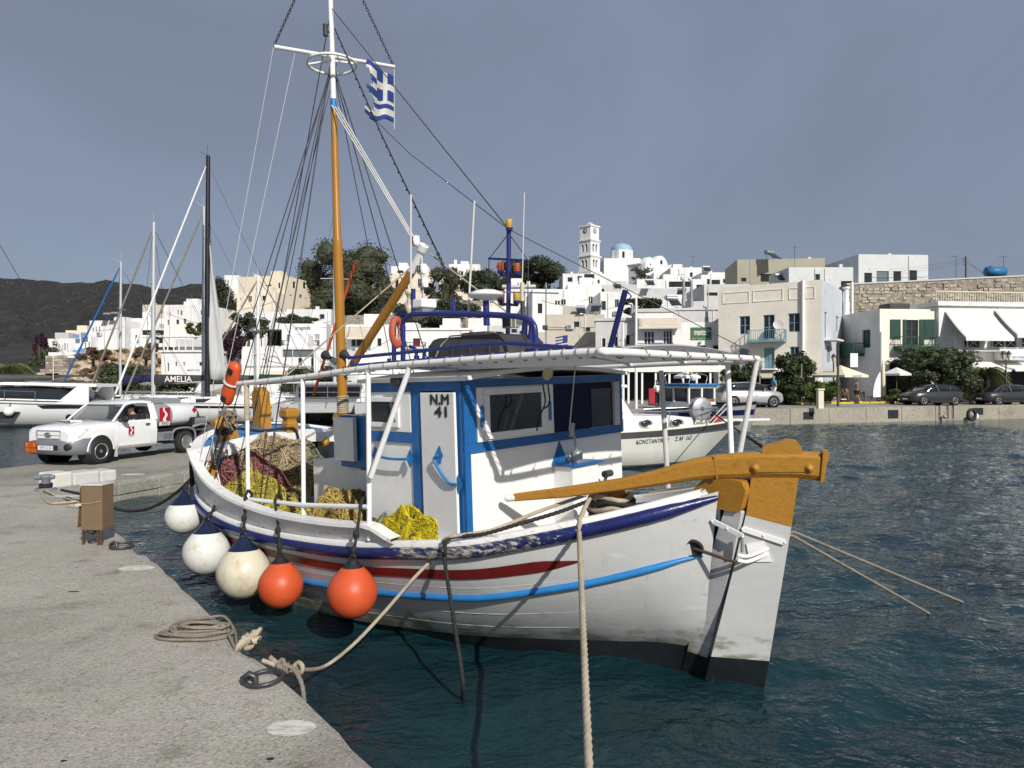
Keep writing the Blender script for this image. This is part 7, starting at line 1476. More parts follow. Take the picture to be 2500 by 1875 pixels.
for y in(ya+.055,yb-.07):b=MB(); b.M=Matrix.Translation((CX1+.03,y,(zf0+zf1)/2)); b.add([(.012,-.02,-.09),(.012,0,-.11),(.012,.02,-.09),(.012,.02,.09),(.012,0,.11),(.012,-.02,.09)],[tuple(range(6))]); b.mk('window_pull','skyblue',w).modifiers.new('s','SOLIDIFY').thickness=.02
d_=rect_aft('open_window','navycloth',yb+.005,yc,zf0+.09,zf1-.055,.0,.006); b=MB(); n=40; fy0,fy1=yb+.02,yb+.68
b.add([v for i in range(n+1) for v in((CX1+.02+.012*math.sin(i*1.55),fy0+(fy1-fy0)*i/n,zf0+.09),(CX1+.02+.012*math.sin(i*1.55+.3),fy0+(fy1-fy0)*i/n,zf1-.055))],[(2*i,2*i+2,2*i+3,2*i+1) for i in range(n)],sm=True); b.mk('curtain','navycloth',d_)
b=MB(); b.box(CX1+.008,CX1+.016,yb+.70,yc-.10,zf0+.10,zf1-.13); b.mk('dark_pane','glass',d_); b=MB(); b.box(CX1+.006,CX1+.05,yc-.10,yc,zf0+.09,zf1-.055); b.mk('jamb','limegrey',d_,.004)
zs0=2.13
rect_side('frame_rail','blue',CX0-.02,CX1-.12,zf1-.075,zf1+.02); xd0,xd1=S(1036,1100).x,S(1126,1100).x
rect_side('frame_post','blue',S(1010,1100).x,xd0,CZ0,zf1-.075); rect_side('frame_rail','blue',CX0-.02,S(1010,1100).x,zs0,zs0+.10)
xw0,xw1=CX0+.02,S(1006,1000).x; w=rect_side('side_window','white',xw0,xw1,zs0+.105,zf1-.08,0,.022)
sx0,sx1=S(912,1000).x,S(972,1000).x; b=MB()
for x0,x1,z0,z1 in((sx0-.05,sx1+.05,zs0+.15,zs0+.20),(sx0-.05,sx1+.05,zf1-.18,zf1-.13),(sx0-.05,sx0,zs0+.20,zf1-.18),(sx1,sx1+.05,zs0+.20,zf1-.18)):b.box(x0,x1,-CY-.045,-CY-.022,z0,z1)
b.mk('inner_frame','plainwhite',w,.005); b=MB(); b.box(sx0,sx1,-CY-.032,-CY-.023,zs0+.20,zf1-.18); b.mk('pane','glass',w)
rect_side('door_gap','shade',xd0,CX1-.12,CZ0,zf1-.075,.0,.004,0)
b=MB(); b.M=Matrix.Translation((xd0+.01,-CY-.012,0))@Matrix.Rotation(math.radians(-3.5),4,'Z'); dw=xd1-xd0-.01; b.box(0,dw,-.03,0,CZ0+.1,zf1-.09); door=b.mk('door','white',boat,.006)
Rd=Matrix.Translation((xd0+.01,-CY-.012,0))@Matrix.Rotation(math.radians(-3.5),4,'Z'); xr,zr=Rd.to_3x3()@Vector((1,0,0)),Vector((0,0,1))
text('N.M',Rd@Vector((dw*.60,-.036,2.565)),xr,zr,.27,.092,'wire',door,'registration_mark',.007); text('41',Rd@Vector((dw*.62,-.036,2.45)),xr,zr,.18,.092,'wire',door,'registration_mark',.007)
def grab(pts,parent,m='skyblue'):
 b=MB(); b.tube(curve(pts,5),.014,7)
 for p in(pts[0],pts[-1]):p=Vector(p); b.add([p+Vector((0,.03,-.09)),p+Vector((.055,.03,0)),p+Vector((0,.03,.09)),p+Vector((-.055,.03,0))],[(0,1,2,3)]); b.add([p+Vector((0,.02,-.09)),p+Vector((-.055,.02,0)),p+Vector((0,.02,.09)),p+Vector((.055,.02,0))],[(0,1,2,3)])
 b.mk('grab_handle',m,parent)
g0,g1,g2,g3=[bY(u,v,-CY-.09) for u,v in((1068,1112),(1060,1126),(1092,1176),(1115,1183))]; grab([g0,g1,g2,g3],door)
g0,g1,g2=[bY(u,v,-CY-.09) for u,v in((912,1112),(955,1120),(996,1121))]; grab([g0,g1,g2],boat)
py0,py1,pzt=.0,.46,1.80
b=MB(); b.box(CX1,CX1+.26,py0,py1,CZ0,pzt); b.mk('pedestal','white',boat,.008); b=MB(); b.box(CX1,CX1+.30,py0-.03,py1+.03,pzt+.001,pzt+.025); b.mk('pedestal_top','blue',boat,.004)
b=MB(); b.add([(CX1+.01,py0-.02,pzt+.03),(CX1+.01,py0+.24,pzt+.03),(CX1+.01,py0+.11,pzt+.25)],[(0,1,2)]); b.mk('fairing','blue',boat).modifiers.new('s','SOLIDIFY').thickness=.02
b=MB(); b.lathe([(.06,0),(.065,.09),(.05,.12),(.02,.13)],12,Matrix.Translation((CX1+.15,py0+.22,pzt+.025))); b.cyl((CX1+.15,py0+.22,pzt+.14),(CX1+.14,py0+.17,pzt+.40),.012,6); b.cyl((CX1+.13,py0+.15,pzt+.30),(CX1+.13,py0+.19,pzt+.44),.03,8); b.mk('control_lever','galv',boat)
b=MB(); b.tube([(CX1+.2,py1+.10,pzt-.45),(CX1+.2,py1+.16,pzt-.30),(CX1+.2,py1+.24,pzt-.17)],.018,6); b.cyl((CX1+.2,py1+.19,pzt-.16),(CX1+.2,py1+.32,pzt-.16),.04,8); b.mk('throttle','boxblack',boat)
p=bX(1338,913,CX1+.33); b=MB(); b.lathe([(.001,.02),(.06,.015),(.068,0),(.055,-.03),(.01,-.05)],18,Matrix.Translation(p)@Matrix.Rotation(pi/2+.3,4,'Y')); b.mk('deck_light','ivory',boat); b=MB(); b.tube(curve([p+Vector((-.03,-.05,-.1)),p+Vector((-.03,-.02,-.28)),p+Vector((-.03,-.12,-.42)),p+Vector((-.03,-.16,-.55))],4),.008,5); b.tube(curve([p+Vector((-.03,.03,-.1)),p+Vector((-.03,.05,-.28)),p+Vector((-.03,-.04,-.34))],4),.008,5); b.mk('light_cable','darkrope',boat)
p0,p1=bX(1405,890,-1.5),bX(1390,1050,-1.9); b=MB(); b.tube([p0,p0.lerp(p1,.5),p1],.006,5); b.mk('pull_cord','cord',boat)
b=MB(); b.box(-5.7,-3.9,-.72,.75,.80,1.74); b.mk('engine_casing','white',boat,.01); b=MB(); b.box(-5.75,-3.88,-.78,.80,.78,.99); b.mk('casing_coaming','skyblue',boat,.01)
b=MB(); b.box(-4.62,-4.25,-.80,-.74,.98,1.70); b.mk('casing_door','white',boat,.008)
l0,l1=bY(823,1018,-.86),bY(874,1126,-.86); b=MB(); b.box(l0.x,l1.x,-.92,-.86,l1.z,l0.z); b.mk('locker_door','white',boat,.008); b=MB(); b.box(l0.x+.02,CX0+.02,-.84,.9,1.72,2.35); b.mk('companion','blue',boat,.01)
b=MB(); b.box(CX0-.03,CX0-.005,-1.2,-.86,.85,2.6); b.mk('front_opening','shade',boat)
b=MB(); b.tube(curve([(-5.3,-.3,1.75),(-5.3,-.3,1.95),(-5.9,.3,1.95),(-6.2,.9,1.95)],4),.03,6); b.tube([(-5.3,-.3,1.35),(-5.9,.3,1.35)],.03,6); b.mk('net_rail','skyblue',boat)
# ---- rudder and tiller, swung over to the near side (turned plane through the stern post)
yR=.055; RA=math.radians(25); RP=Vector((-.20,0,0)); RD=Vector((math.cos(RA),math.sin(RA),0)); RN=Vector((-RD.y,RD.x,0))
RM=frame(RP,RD,RN,Vector((0,0,1)))
_rd,_rn=BX*RD.x+BY*RD.y,BX*RN.x+BY*RN.y
def bR(u,v,y=0):
 o=BO+BX*RP.x; r=ray(u,v); c0=Vector((0,0,CZ)); t=(y-(c0-o).dot(_rn))/r.dot(_rn); p=c0+r*t-o; return p.dot(_rd),p.dot(BZ)
def rprism(name,m,pix,y0=-yR,y1=yR,bev=.012,parent=None,extra=None):
 ps=[bR(u,v,y0) for u,v in pix]; b=MB(); b.M=RM; b.prism(extra(ps) if extra else ps,y0,y1); return b.mk(name,m,parent or boat,bev)
rud=rprism('rudder','hullwhite',[(1821,1258),(1932,1287),(1878,1614),(1736,1603),(1763,1500),(1793,1380)]); rprism('rudder_head','ochre',[(1834,1166),(1950,1166),(1932.5,1286.5),(1821.5,1257.5)],parent=rud)
rprism('rudder_foot','boot',[(1736,1604),(1878,1615),(1862,1700),(1718,1672)],parent=rud,extra=lambda p:[p[0],p[1],p[2],(p[2][0]-.1,-.7),(p[3][0],-.7),p[3]])
pp=[bY(u,v,-.06) for u,v in((1772,1240),(1812,1250),(1784,1385),(1754,1500),(1728,1605),(1680,1588),(1715,1420))]; b=MB(); b.prism([(p.x,p.z) for p in pp],-.075,.075); b.mk('stern_post','hullwhite',boat,.015)
pp=[bY(u,v,-.06) for u,v in((1680,1586),(1728,1605),(1704,1705),(1650,1685))]; b=MB(); b.prism([(p.x,p.z) for p in pp],-.07,.07); b.mk('stern_post_foot','boot',boat,.01)
kn=[bY(u,v,0) for u,v in((1786,1243),(1818,1247),(1832,1195),(1822,1172),(1790,1166),(1730,1166),(1706,1190),(1712,1225),(1760,1236))]; b=MB(); b.prism([(p.x,p.z) for p in kn],-.10,.10); b.mk('stern_knee','ochre',boat,.035)
up=[(1254,1206),(1376,1190),(1512,1169.5),(1602,1149),(1692,1122),(1747,1112),(1855,1105),(1960,1105),(2009,1106)]; lo=[(1254,1225),(1376,1216),(1512,1199),(1602,1188),(1692,1174),(1755,1170),(1855,1167),(1950,1170),(2003,1176)]
rings=[]
for(a,c),w_ in zip(zip(up,lo),(.026,.034,.044,.056,.068,.074,.08,.08,.08)):
 p,q=bR(*a,-w_),bR(*c,-w_); mx1,mz1,hz2=(p[0]+q[0])/2,(p[1]+q[1])/2,(p[1]-q[1])/2; c_=.62 if w_>.05 else .7
 rings.append([Vector((mx1,w_*y,mz1+hz2*z)) for y,z in((-1,-c_),(-1,c_),(-c_,1),(c_,1),(1,c_),(1,-c_),(c_,-1),(-c_,-1))])
b=MB(); b.M=RM; b.loft(rings,cap=True,sm=False); til=b.mk('tiller','ochre',boat,.008)
b=MB(); b.M=RM; p=rings[0][0]; cz=sum((v.z for v in rings[0]))/8; b.tube([(p.x+.01,0,cz),(p.x-.05,0,cz-.008),(p.x-.08,0,cz-.012),(p.x-.10,0,cz-.014)],[.034,.035,.032,.014],12); b.mk('tiller_tip','plainwhite',til)
rprism('tiller_hump','ochre',[(1858,1112),(1864,1090),(1888,1084),(1918,1074),(1945,1076),(1958,1092),(1955,1112)],-.062,.062,.02,til); rprism('tiller_end_cap','ochre',[(2003,1180),(2010,1100),(2027,1105),(2019,1135),(2012,1176)],-.095,.095,.015,til)
rprism('tiller_strap','ochre',[(1840,1134),(1985,1135),(1985,1152),(1840,1153)],-.089,-.078,.004,til); rprism('tiller_seam','ochre',[(1742,1114),(1746,1114),(1753,1169),(1749,1169)],-.077,-.066,0,til)
for u in(1843,1975):b=MB(); x_,z_=bR(u,1144,-.08); b.lathe([(.042,0),(.038,.012),(.016,.016),(.013,.024),(.001,.025)],14,RM@Matrix.Translation((x_,-.079,z_))@Matrix.Rotation(pi/2,4,'X')); b.mk('strap_bolt','ochre',til)
def band(name,ps,w,m='white',parent=None):
 ps=[Vector(p) for p in ps]; b=MB(); n0=Vector((.1,-.99,0)) if parent is None else-RN
 for p,q in zip(ps,ps[1:]):d_=(q-p).normalized(); n_=d_.cross(n0).normalized()*w; b.hexa([p-n_,q-n_,q+n_,p+n_],[p-n_+n0*.022,q-n_+n0*.022,q+n_+n0*.022,p+n_+n0*.022])
 for p in(ps[0],ps[-1],(ps[0]+ps[-1])/2):b.sphere(p+n0*.022,.012,5)
 return b.mk(name,m,parent or boat,.003)
def rw_(u,v,y):x,z=bR(u,v,y); return RM@Vector((x,y,z))
def on_hull(u,v):
 best=None
 for i in range(70):
  for j in range(0,40):
   p=hp(-1.9+i*.023,j/40); w=bW(p); e=((CX+F*w.x/w.y-u)**2+(HZ-F*(w.z-CZ)/w.y-v)**2)
   if best is None or e<best[0]:best=(e,p)
 return best[1]
band('pintle_strap',[rw_(1812,1290,-yR-.002),rw_(1916,1324,-yR-.002)],.024,'white',rud); band('gudgeon_strap',[on_hull(1752,1275)+Vector((0,-.01,0)),bY(1815,1309,-.14)],.022)
p=bY(1812,1322,-.13); b=MB(); b.cyl(p+Vector((0,0,.05)),p-Vector((0,0,.09)),.016,8); b.mk('pintle_pin','galv',boat)
rprism('quadrant_plate','white',[(1822,1328),(1865,1320),(1886,1372),(1830,1372)],-yR-.014,-yR-.002,.003,rud)
for dzq in(.0,.045):
 b=MB(); c=rw_(1800,1368,-.22); e_=rw_(1875,1352,-yR); pts=[c,c.lerp(e_,.35)+Vector((0,-.03,-.025)),c.lerp(e_,.7)+Vector((0,-.02,-.015)),e_]; b.tube([p+Vector((0,0,dzq)) for p in curve(pts,5)],.017,6); b.mk('quadrant_arm','white',rud)
h0=on_hull(1690,1338); n0=Vector((.35,-.9,-.25)).normalized(); ex=Vector((0,0,1)).cross(n0).normalized(); b=MB(); b.lathe([(.001,.0),(.062,.0),(.072,.016),(.088,-.01)],18,frame(h0+n0*.012,ex,n0.cross(ex),n0)); b.mk('steering_port','shade',boat); b=MB(); b.tube([h0,rw_(1797,1373,-.22)],.016,8); b.mk('steering_rod','rust',boat)
q=bY(1490,1180,-.25); b=MB(); b.box(q.x-.12,q.x+.12,-.36,-.14,1.1,q.z+.02); b.mk('aft_bitt','ochre',boat,.05)
b=MB()
for i in range(7):b.tube([(q.x+(.20+.02*(i%2))*math.cos(a),-.25+.19*math.sin(a),q.z-.42+.05*i+.02*math.sin(3*a+i)) for a in[2*pi*k/20 for k in range(21)]],.026,8,cap=False,lobes=3,twist=60,k=0 if i in(0,2,4,6) else 1)
b.mk('bitt_rope',['rope','darkrope'],boat)
b=MB(); b.tube(curve([(q.x+.1,0,1.45),(-1.0,.5,1.48),(-.7,.62,1.62),(-1.2,.95,1.52),(-1.8,1.2,1.36)],6),.022,8,lobes=3,twist=60); b.mk('stern_rope','rope',boat)
# ---- canopy: pipes, lacing, cloth, posts
SP=[bY(u,v,-1.45) for u,v in((570,938),(738,921),(901,898),(1100,882),(1300,868),(1478,859))]; SP=curve(SP,4); ax,az=SP[-1].x,SP[-1].z
PP=[Vector((p.x,1.32,p.z-.06-.02*i/len(SP))) for i,p in enumerate(SP)]; pe_=bX(1849,876,ax); PP[-1]=Vector((ax,pe_.y,pe_.z))
for pts,nm in((SP,'near'),(PP,'far')):b=MB(); b.tube(pts,.033,10); b.mk('canopy_pipe','plainwhite',boat)
b=MB(); b.tube(curve([SP[-2]+Vector((.1,0,0)),SP[-1]+Vector((.02,.03,0)),SP[-1].lerp(PP[-1],.3),SP[-1].lerp(PP[-1],.7),PP[-1]],5),.033,10); b.mk('canopy_pipe','plainwhite',boat)
b=MB(); nx,ny=44,12; vs=[]
i0=min(range(len(SP)),key=lambda i:abs(SP[i].x+4.8))
for i in range(nx+1):
 q=i0+i/nx*(len(SP)-1.001-i0); k=int(q); s0=SP[k].lerp(SP[k+1],q-k); p0=PP[k].lerp(PP[k+1],q-k)
 for j in range(ny+1):
  w=.03+.94*j/ny; p=s0.lerp(p0,w); x=s0.x*.985 if i==nx else s0.x
  vs.append((min(x,ax-.06),p.y,p.z+.10*math.sin(pi*w)-.02*abs(math.sin(i*.9))*math.sin(pi*w)+.01))
b.add(vs,[(i*(ny+1)+j,i*(ny+1)+j+1,(i+1)*(ny+1)+j+1,(i+1)*(ny+1)+j) for i in range(nx) for j in range(ny)],sm=True); b.mk('canopy_cloth','tarp',boat).modifiers.new('s','SOLIDIFY').thickness=.006
for x in(-1.35,-2.05,-4.2,-5.4):
 b=MB(); z=itab([(p.x,p.z) for p in SP],x); b.tube(curve([(x,-1.44,z),(x,-.7,z+.05),(x,0,z+.06),(x,.7,z+.03),(x,1.3,z-.07)],4),.022,6); b.mk('canopy_hoop','plainwhite',boat)
n=27
for i in range(n):
 b=MB(); q=i/n*(len(SP)-1); k=int(q); p=SP[k].lerp(SP[k+1],q-k); b.tube([p+Vector((.05*a/(2*pi)-.02,.041*math.cos(a),.041*math.sin(a))) for a in[2*pi*j/10 for j in range(11)]],.0045,4,cap=False); b.tube([p+Vector((0,.041,0)),p+Vector((.12,.09,.02))],.004,4); b.mk('lacing','greyrope',boat)
for i in range(8):
 p=SP[-1].lerp(PP[-1],(i+.5)/8); b=MB(); b.tube([p+Vector((.045*math.cos(a),.04*a/6.28,.045*math.sin(a))) for a in[2*pi*j/10 for j in range(11)]],.007,5,cap=False); b.tube([p+Vector((-.04,0,0)),p+Vector((-.10,.08,.02))],.005,4); b.mk('lacing','greyrope',boat)
def post(a,c,r=.026,m='plainwhite'):b=MB(); b.tube([a,c],r,10); return b.mk('post',m,boat)
PB=[bY(u,v,-1.58) for u,v in((606,1268),(741,1290),(901,1295))]; PT=[bY(u,v,-1.45) for u,v in((603,934),(739,921),(899,899))]
for a,c in zip(PB,PT):post(a-Vector((0,0,.1)),c)
b=MB(); b.tube([PT[0]-Vector((0,0,.02)),PT[0].lerp(PB[0],.28)],.034,10,lobes=1,twist=0); b.mk('post_whipping','rope',boat)
a_=bY(905,1165,-1.58); post(a_,bY(1000,898,-1.45),.028)
MR=[bY(u,v,-1.57) for u,v in((606,1219),(741,1233),(901,1238))]; b=MB(); b.tube(MR,.026,10); b.mk('guard_rail','plainwhite',boat)
post(bY(1632,1192,1.25)-Vector((0,0,.1)),bY(1614,905,1.3),.03,'limegrey'); q=bY(1786,1105,.85)-Vector((0,0,.25)); post(q,bX(1777,890,ax-.3),.028); post(q+Vector((.03,0,0)),PP[-1],.028,'limegrey')
# ---- mast, boom, yard, rigging
MX=-6.03
def zm(v,x=MX):return bX(818,v,x).z
b=MB(); b.tube([(MX,0,.85),(MX,0,zm(592)),(MX,0,zm(585)),(MX,0,zm(575)),(MX+.01,0,zm(335)),(MX+.01,0,zm(265))],[.070,.068,.068,.055,.047,.040],16); mast=b.mk('mast','mastochre',boat)
b=MB(); b.tube([(MX+.01,0,zm(266)),(MX+.01,0,zm(244))],.042,12,k=0); b.mk('mast_band','skyblue',mast); b=MB(); b.tube([(MX+.01,0,zm(244)),(MX+.02,0,zm(130)),(MX+.02,0,9.3)],[.040,.036,.03],12); b.mk('topmast','plainwhite',mast)
b=MB(); b.tube([(MX,0,zm(1010)),(MX,0,zm(975))],.078,14,lobes=0);
for i in range(9):z=zm(1008)+.028*i; b.tube([(MX+.076*math.cos(a),.076*math.sin(a),z+.004*math.sin(a)) for a in[2*pi*k/16 for k in range(17)]],.012,5,cap=False)
b.mk('mast_whipping','rope',mast)
ya_,yb_=bX(668,114,MX+.02),bX(962,163,MX+.02); b=MB(); b.tube([ya_,yb_],.028,8); yard=b.mk('yard','plainwhite',mast)
zc=(ya_.z+yb_.z)/2-.12; b=MB(); b.tube([(MX+.34*math.cos(a),.34*math.sin(a),zc) for a in[2*pi*k/28 for k in range(29)]],.02,6,cap=False)
for a in(0,1.57,3.14,4.71):b.tube([(MX,0,zc+.05),(MX+.34*math.cos(a+.78),.34*math.sin(a+.78),zc)],.018,5)
b.mk('crow_ring','plainwhite',mast)
def chain(a,c,s=.05,r=.008,sg=.0):
 a,c=Vector(a),Vector(c); L=(c-a).length; n=int(L/(s*.72)); b=MB(); pts=sag(a,c,sg,n)
 for i in range(n):
  p=(pts[i]+pts[i+1])/2; d_=(pts[i+1]-pts[i]).normalized(); e1=d_.orthogonal().normalized(); e2=d_.cross(e1); e_=e1 if i%2 else e2
  b.tube([p+d_*(s*.5*math.cos(q))+e_*(s*.28*math.sin(q)) for q in[2*pi*k/8 for k in range(9)]],r,4,cap=False)
 return b
for e_,tp in((ya_,Vector((MX+.02,0,9.2))),(yb_,Vector((MX+.02,0,9.2)))):chain(e_,tp,.06,.0055).mk('yard_chain','chain',yard)
b=MB(); p=Vector((MX+.02,-.10,zm(85))); b.cyl(p-Vector((0,0,.08)),p+Vector((0,0,.08)),.035,8); b.tube([p,(MX,0,p.z)],.015,5); b.mk('mast_light','boxblack',mast)
bf,bt_=bY(852,905,0),bY(1006,662,0); btp=bY(1030,612,0); b=MB(); b.tube([bf,bf.lerp(bt_,.5),bt_],[.055,.06,.055],12); boom=b.mk('boom','mastochre',boat); b=MB(); b.tube([bt_-(btp-bt_)*.02,btp],[.056,.05],12); b.cyl(btp,btp+(btp-bt_).normalized()*.08,.065,12); b.mk('boom_tip','plainwhite',boom)
def block(p,label=None):
 p=Vector(p); b=MB(); b.loft([[p+Vector((y,x*.04*w,z)) for x,z in((-1,-.06),(-1.25,0),(-1,.06),(1,.06),(1.25,0),(1,-.06))] for y,w in((-.055,.8),(-.045,1),(.045,1),(.055,.8))],cap=True,sm=False); o=b.mk('pulley_block','plainwhite',boom,.015); b=MB()
 for y in(-.02,.02):b.box(p.x+y-.006,p.x+y+.006,p.y-.056,p.y-.045,p.z-.045,p.z+.045)
 b.mk('sheave_slot','shade',o)
q1,q2=bY(1030,657,0),bY(1033,690,0); block(q1); block(q2)
for a_,c_,r_ in((q1+Vector((-.03,0,-.05)),q2+Vector((-.03,0,.05)),.008),(q1+Vector((.03,0,-.05)),q2+Vector((.03,0,.05)),.008),(btp,q1+Vector((0,0,.05)),.015),(q2,q2-Vector((.02,0,.42)),.011)):b=MB(); b.tube([a_,c_],r_,5); b.mk('tackle_fall','cord',boom)
q3=bY(1012,588,0); block(q3)
b=MB(); mt=Vector((MX+.04,0,zm(268)))
for o_ in(-.05,0,.05):b.tube([mt+Vector((0,o_,.03)),q3+Vector((0,o_*.6,0))],.010,5)
b.tube([q3,btp],.02,6); b.mk('topping_lift','cord',boom)
rig=[((MX,-.03,zm(165)),(-5.45,-1.58,1.25),0.0094,'wire'),((MX,-.03,zm(172)),(-6.1,-1.6,1.3),0.0079,'wire'),((MX,-.03,zm(175)),(-6.75,-1.58,1.45),0.0079,'wire'),((MX,-.03,zm(180)),(-7.2,-1.50,1.6),0.0072,'wire'),((MX,.03,zm(165)),(-5.2,1.55,1.3),0.0086,'wire'),((MX,.03,zm(172)),(-5.8,1.6,1.3),0.0086,'wire'),((MX,.03,zm(178)),(-6.5,1.6,1.4),0.0065,'wire'),((MX,0,zm(40)),(-8.3,0,2.5),0.0072,'wire'),((MX,0,zm(165)),(-8.2,-.1,2.2),0.0065,'wire'),(ya_,(-7.2,-1.55,1.7),0.0043,'cord'),(ya_.lerp(yb_,.16),(-7.0,-1.55,1.6),0.0043,'cord'),(ya_.lerp(yb_,.5),(-6.9,-1.2,1.5),0.0043,'wire')]
for a,c,r,m_ in rig:b=MB(); b.tube([a,c],r,5); b.mk('stay',m_,mast)
LM=bY(1242,560,-.4); b=MB(); b.tube([(MX,0,zm(20)),LM],.006,4); b.mk('stay','wire',mast); b=MB(); b.tube([(MX,.6,zm(250)),bY(1000,375,.3),LM],.005,4); b.mk('stay','wire',mast); b=MB(); b.tube([LM,bY(1835,860,1.0)],.006,4); b.mk('stay','wire',mast)
le=bY(1066,612,.0); ls=Vector((MX+.1,0,zm(80))); b=MB(); b.tube([ls,ls.lerp(le,.5)-Vector((0,0,.06)),le],.009,6)
for i in range(1,26):p=ls.lerp(le,i/26)-Vector((0,0,.06*4*(i/26)*(1-i/26))); b.sphere(p-Vector((0,0,.02)),.013,4)
b.mk('light_string','darkrope',mast)
chain(le,bY(1130,760,-.2),.06,.008).mk('boom_chain','chain',boom); b=MB(); b.tube([bY(1050,620,.0),bY(1235,760,.3)],.010,5); b.mk('boom_guy','rope',boom); b=MB(); b.tube([bY(1000,655,0),bY(690,925,-1.2)],.011,5); b.mk('boom_guy','rope',boom)
b=MB(); b.tube([bY(868,640,.5),bY(765,965,.5)],.022,6); b.mk('orange_pole','rescue',boat)
# ---- flag on the yard halyard
def flag():
 hz0,hz1=bX(962,186,MX+.02),bX(962,299,MX+.02); up=hz0-hz1; h=up.length; wdir=(bX(855,200,MX+.35)-hz0); wdir.z*=.25; wd=wdir.normalized(); b=MB(); nx,ny=44,30; W=h*1.02; rs=random.Random(3); vs=[]
 for i in range(nx+1):
  for j in range(ny+1):
   s,t=i/nx,j/ny; p=hz1+up*t+wd*W*s+BX*(.10*math.sin(s*8+t*2.5)*s)+Vector((0,0,.05*s*math.sin(s*6+t*2)-.10*s*(.5-t))); vs.append(p)
 torn=lambda t:itab([(0,.62),(.05,.90),(.12,.95),(.17,.60),(.30,.55),(.40,.66),(.46,.80),(.52,.86),(.57,.62),(.70,.66),(.80,.72),(.86,1.0),(.93,1.02),(1,.8)],t)+.11+.035*math.sin(t*67)+.02*math.sin(t*143)
 fs=[]; mi=[]
 for i in range(nx):
  for j in range(ny):
   s,t=(i+.5)/nx,(j+.5)/ny
   if s>torn(t):continue
   if s<.62 and t>.40:white=.24<s<.40 or .62<t<.76
   else:white=int((1-t)*9*1.0)%2==1
   o=i*(ny+1)+j; fs.append((o,o+1,o+ny+2,o+ny+1)); mi.append(1 if white else 0)
 b.add(vs,fs,sm=True); b.mi=mi
 t=thing('flag','tattered blue and white flag flying from the yard','flag',mtx=BM); M['flagblue']=mat('flag_blue',(.02,.045,.20),.8,var=.2,scale=8); M['flagwhite']=mat('flag_white',(.55,.55,.52),.85,var=.12,scale=8)
 b.mk('cloth',['flagblue','flagwhite'],t).modifiers.new('s','SOLIDIFY').thickness=.004; b=MB(); b.tube([yb_,hz0+Vector((0,0,.0)),hz1-Vector((0,0,.1))],.008,4); b.mk('halyard','cord',t)
flag()
# ---- gear on the wheelhouse roof
def pipe(pix,y,r=.019,m='railblue',nm='roof_rail',n=5,parent=None,shift=0):
 ps=[bY(u,v,y) for u,v in pix]; b=MB(); b.tube(curve([p+Vector((0,shift,0)) for p in ps],n) if n else[p+Vector((0,shift,0)) for p in ps],r,8); return b.mk(nm,m,parent or boat)
pipe([(850,874),(985,861),(1160,842),(1238,838)],-1.05,n=0); pipe([(1238,838),(1398,849)],-1.05,n=0); pipe([(860,893),(1150,869),(1238,864)],-1.05,n=0); pipe([(1398,849),(1235,858)],-.4,.02,n=0)
for u in(860,950,1046,1395):pipe([(u,880-(.055*(u-860) if u<1300 else 25)),(u,898-.06*(u-860)/1.0 if u<1300 else 868)],-1.05,.022,n=0,nm='rail_post')
pipe([(1000,846),(1012,850),(1016,862),(1017,878)],-1.05,.018,n=4); pipe([(1042,852),(1036,862),(1034,880)],-1.05,.018,n=4)
hoop=[(984,890),(984,810),(985,785),(1000,770),(1020,767),(1120,767),(1240,771),(1275,775),(1297,786),(1306,805),(1308,868)]
pipe(hoop,-.85,.028,nm='gantry_hoop',n=4); hp2=[(962,890),(962,800),(964,779),(978,764),(1000,763),(1120,764),(1245,770)]; pipe(hp2,-.55,.028,nm='gantry_hoop',n=4); pipe([(1276,866),(1282,790),(1290,782),(1298,790),(1290,866)],-.3,.03,nm='gantry_hoop',n=4); pipe([(1108,770),(1106,730)],-.7,.024,nm='gantry_stub',n=0); pipe([(1009,770),(1009,705)],-.7,.026,nm='gantry_stub',n=0)
lm=pipe([(1239,870),(1242,700),(1242,560)],-.4,.024,nm='light_mast',n=0); pipe([(1193,631),(1290,636)],-.4,.012,nm='light_yard',n=0,parent=lm)
for v in(672,742):pipe([(1222,v),(1264,v+3)],-.4,.014,nm='lamp_arm',n=0,parent=lm,m='iron')
def nav_lamp(u,v,m,y=-.42):
 p=bY(u,v,y); b=MB(); p.z+=0; b.lathe([(.001,-.042),(.034,-.042),(.034,.042),(.03,.047),(.001,.048)],16,Matrix.Translation(p),k=0)
 for i in range(5):b.lathe([(.0345,-.036+.016*i),(.0365,-.032+.016*i),(.0345,-.028+.016*i)],16,Matrix.Translation(p),k=0)
 o=b.mk('navigation_lamp',m,lm); b=MB(); b.lathe([(.037,-.04),(.037,-.058),(.022,-.075),(.001,-.075)],16,Matrix.Translation(p)); b.mk('lamp_base','railblue',o)
for u,v,m_ in((1243,547,'lampyel'),(1222,652,'lampred'),(1262,654,'lampred'),(1222,721,'lampred'),(1261,725,'lampyel')):nav_lamp(u,v,m_)
for a in((1194,632),(1290,636)):b=MB(); b.tube([bY(1242,570,-.4),bY(*a,-.4),bY(a[0]-4,860,-.4)],.005,4); b.mk('lamp_stay','wire',lm)
p=bY(1186,722,-.7); b=MB(); b.lathe([(.03,-.05),(.05,-.045),(.17,-.005),(.185,.012),(.17,.028),(.10,.055),(.001,.07)],24,Matrix.Translation(p)); rd=b.mk('satellite_dome','plainwhite',boat); b=MB(); b.cyl(p-Vector((0,0,.30)),p-Vector((0,0,.04)),.032,8); b.mk('dome_post','railblue',rd)
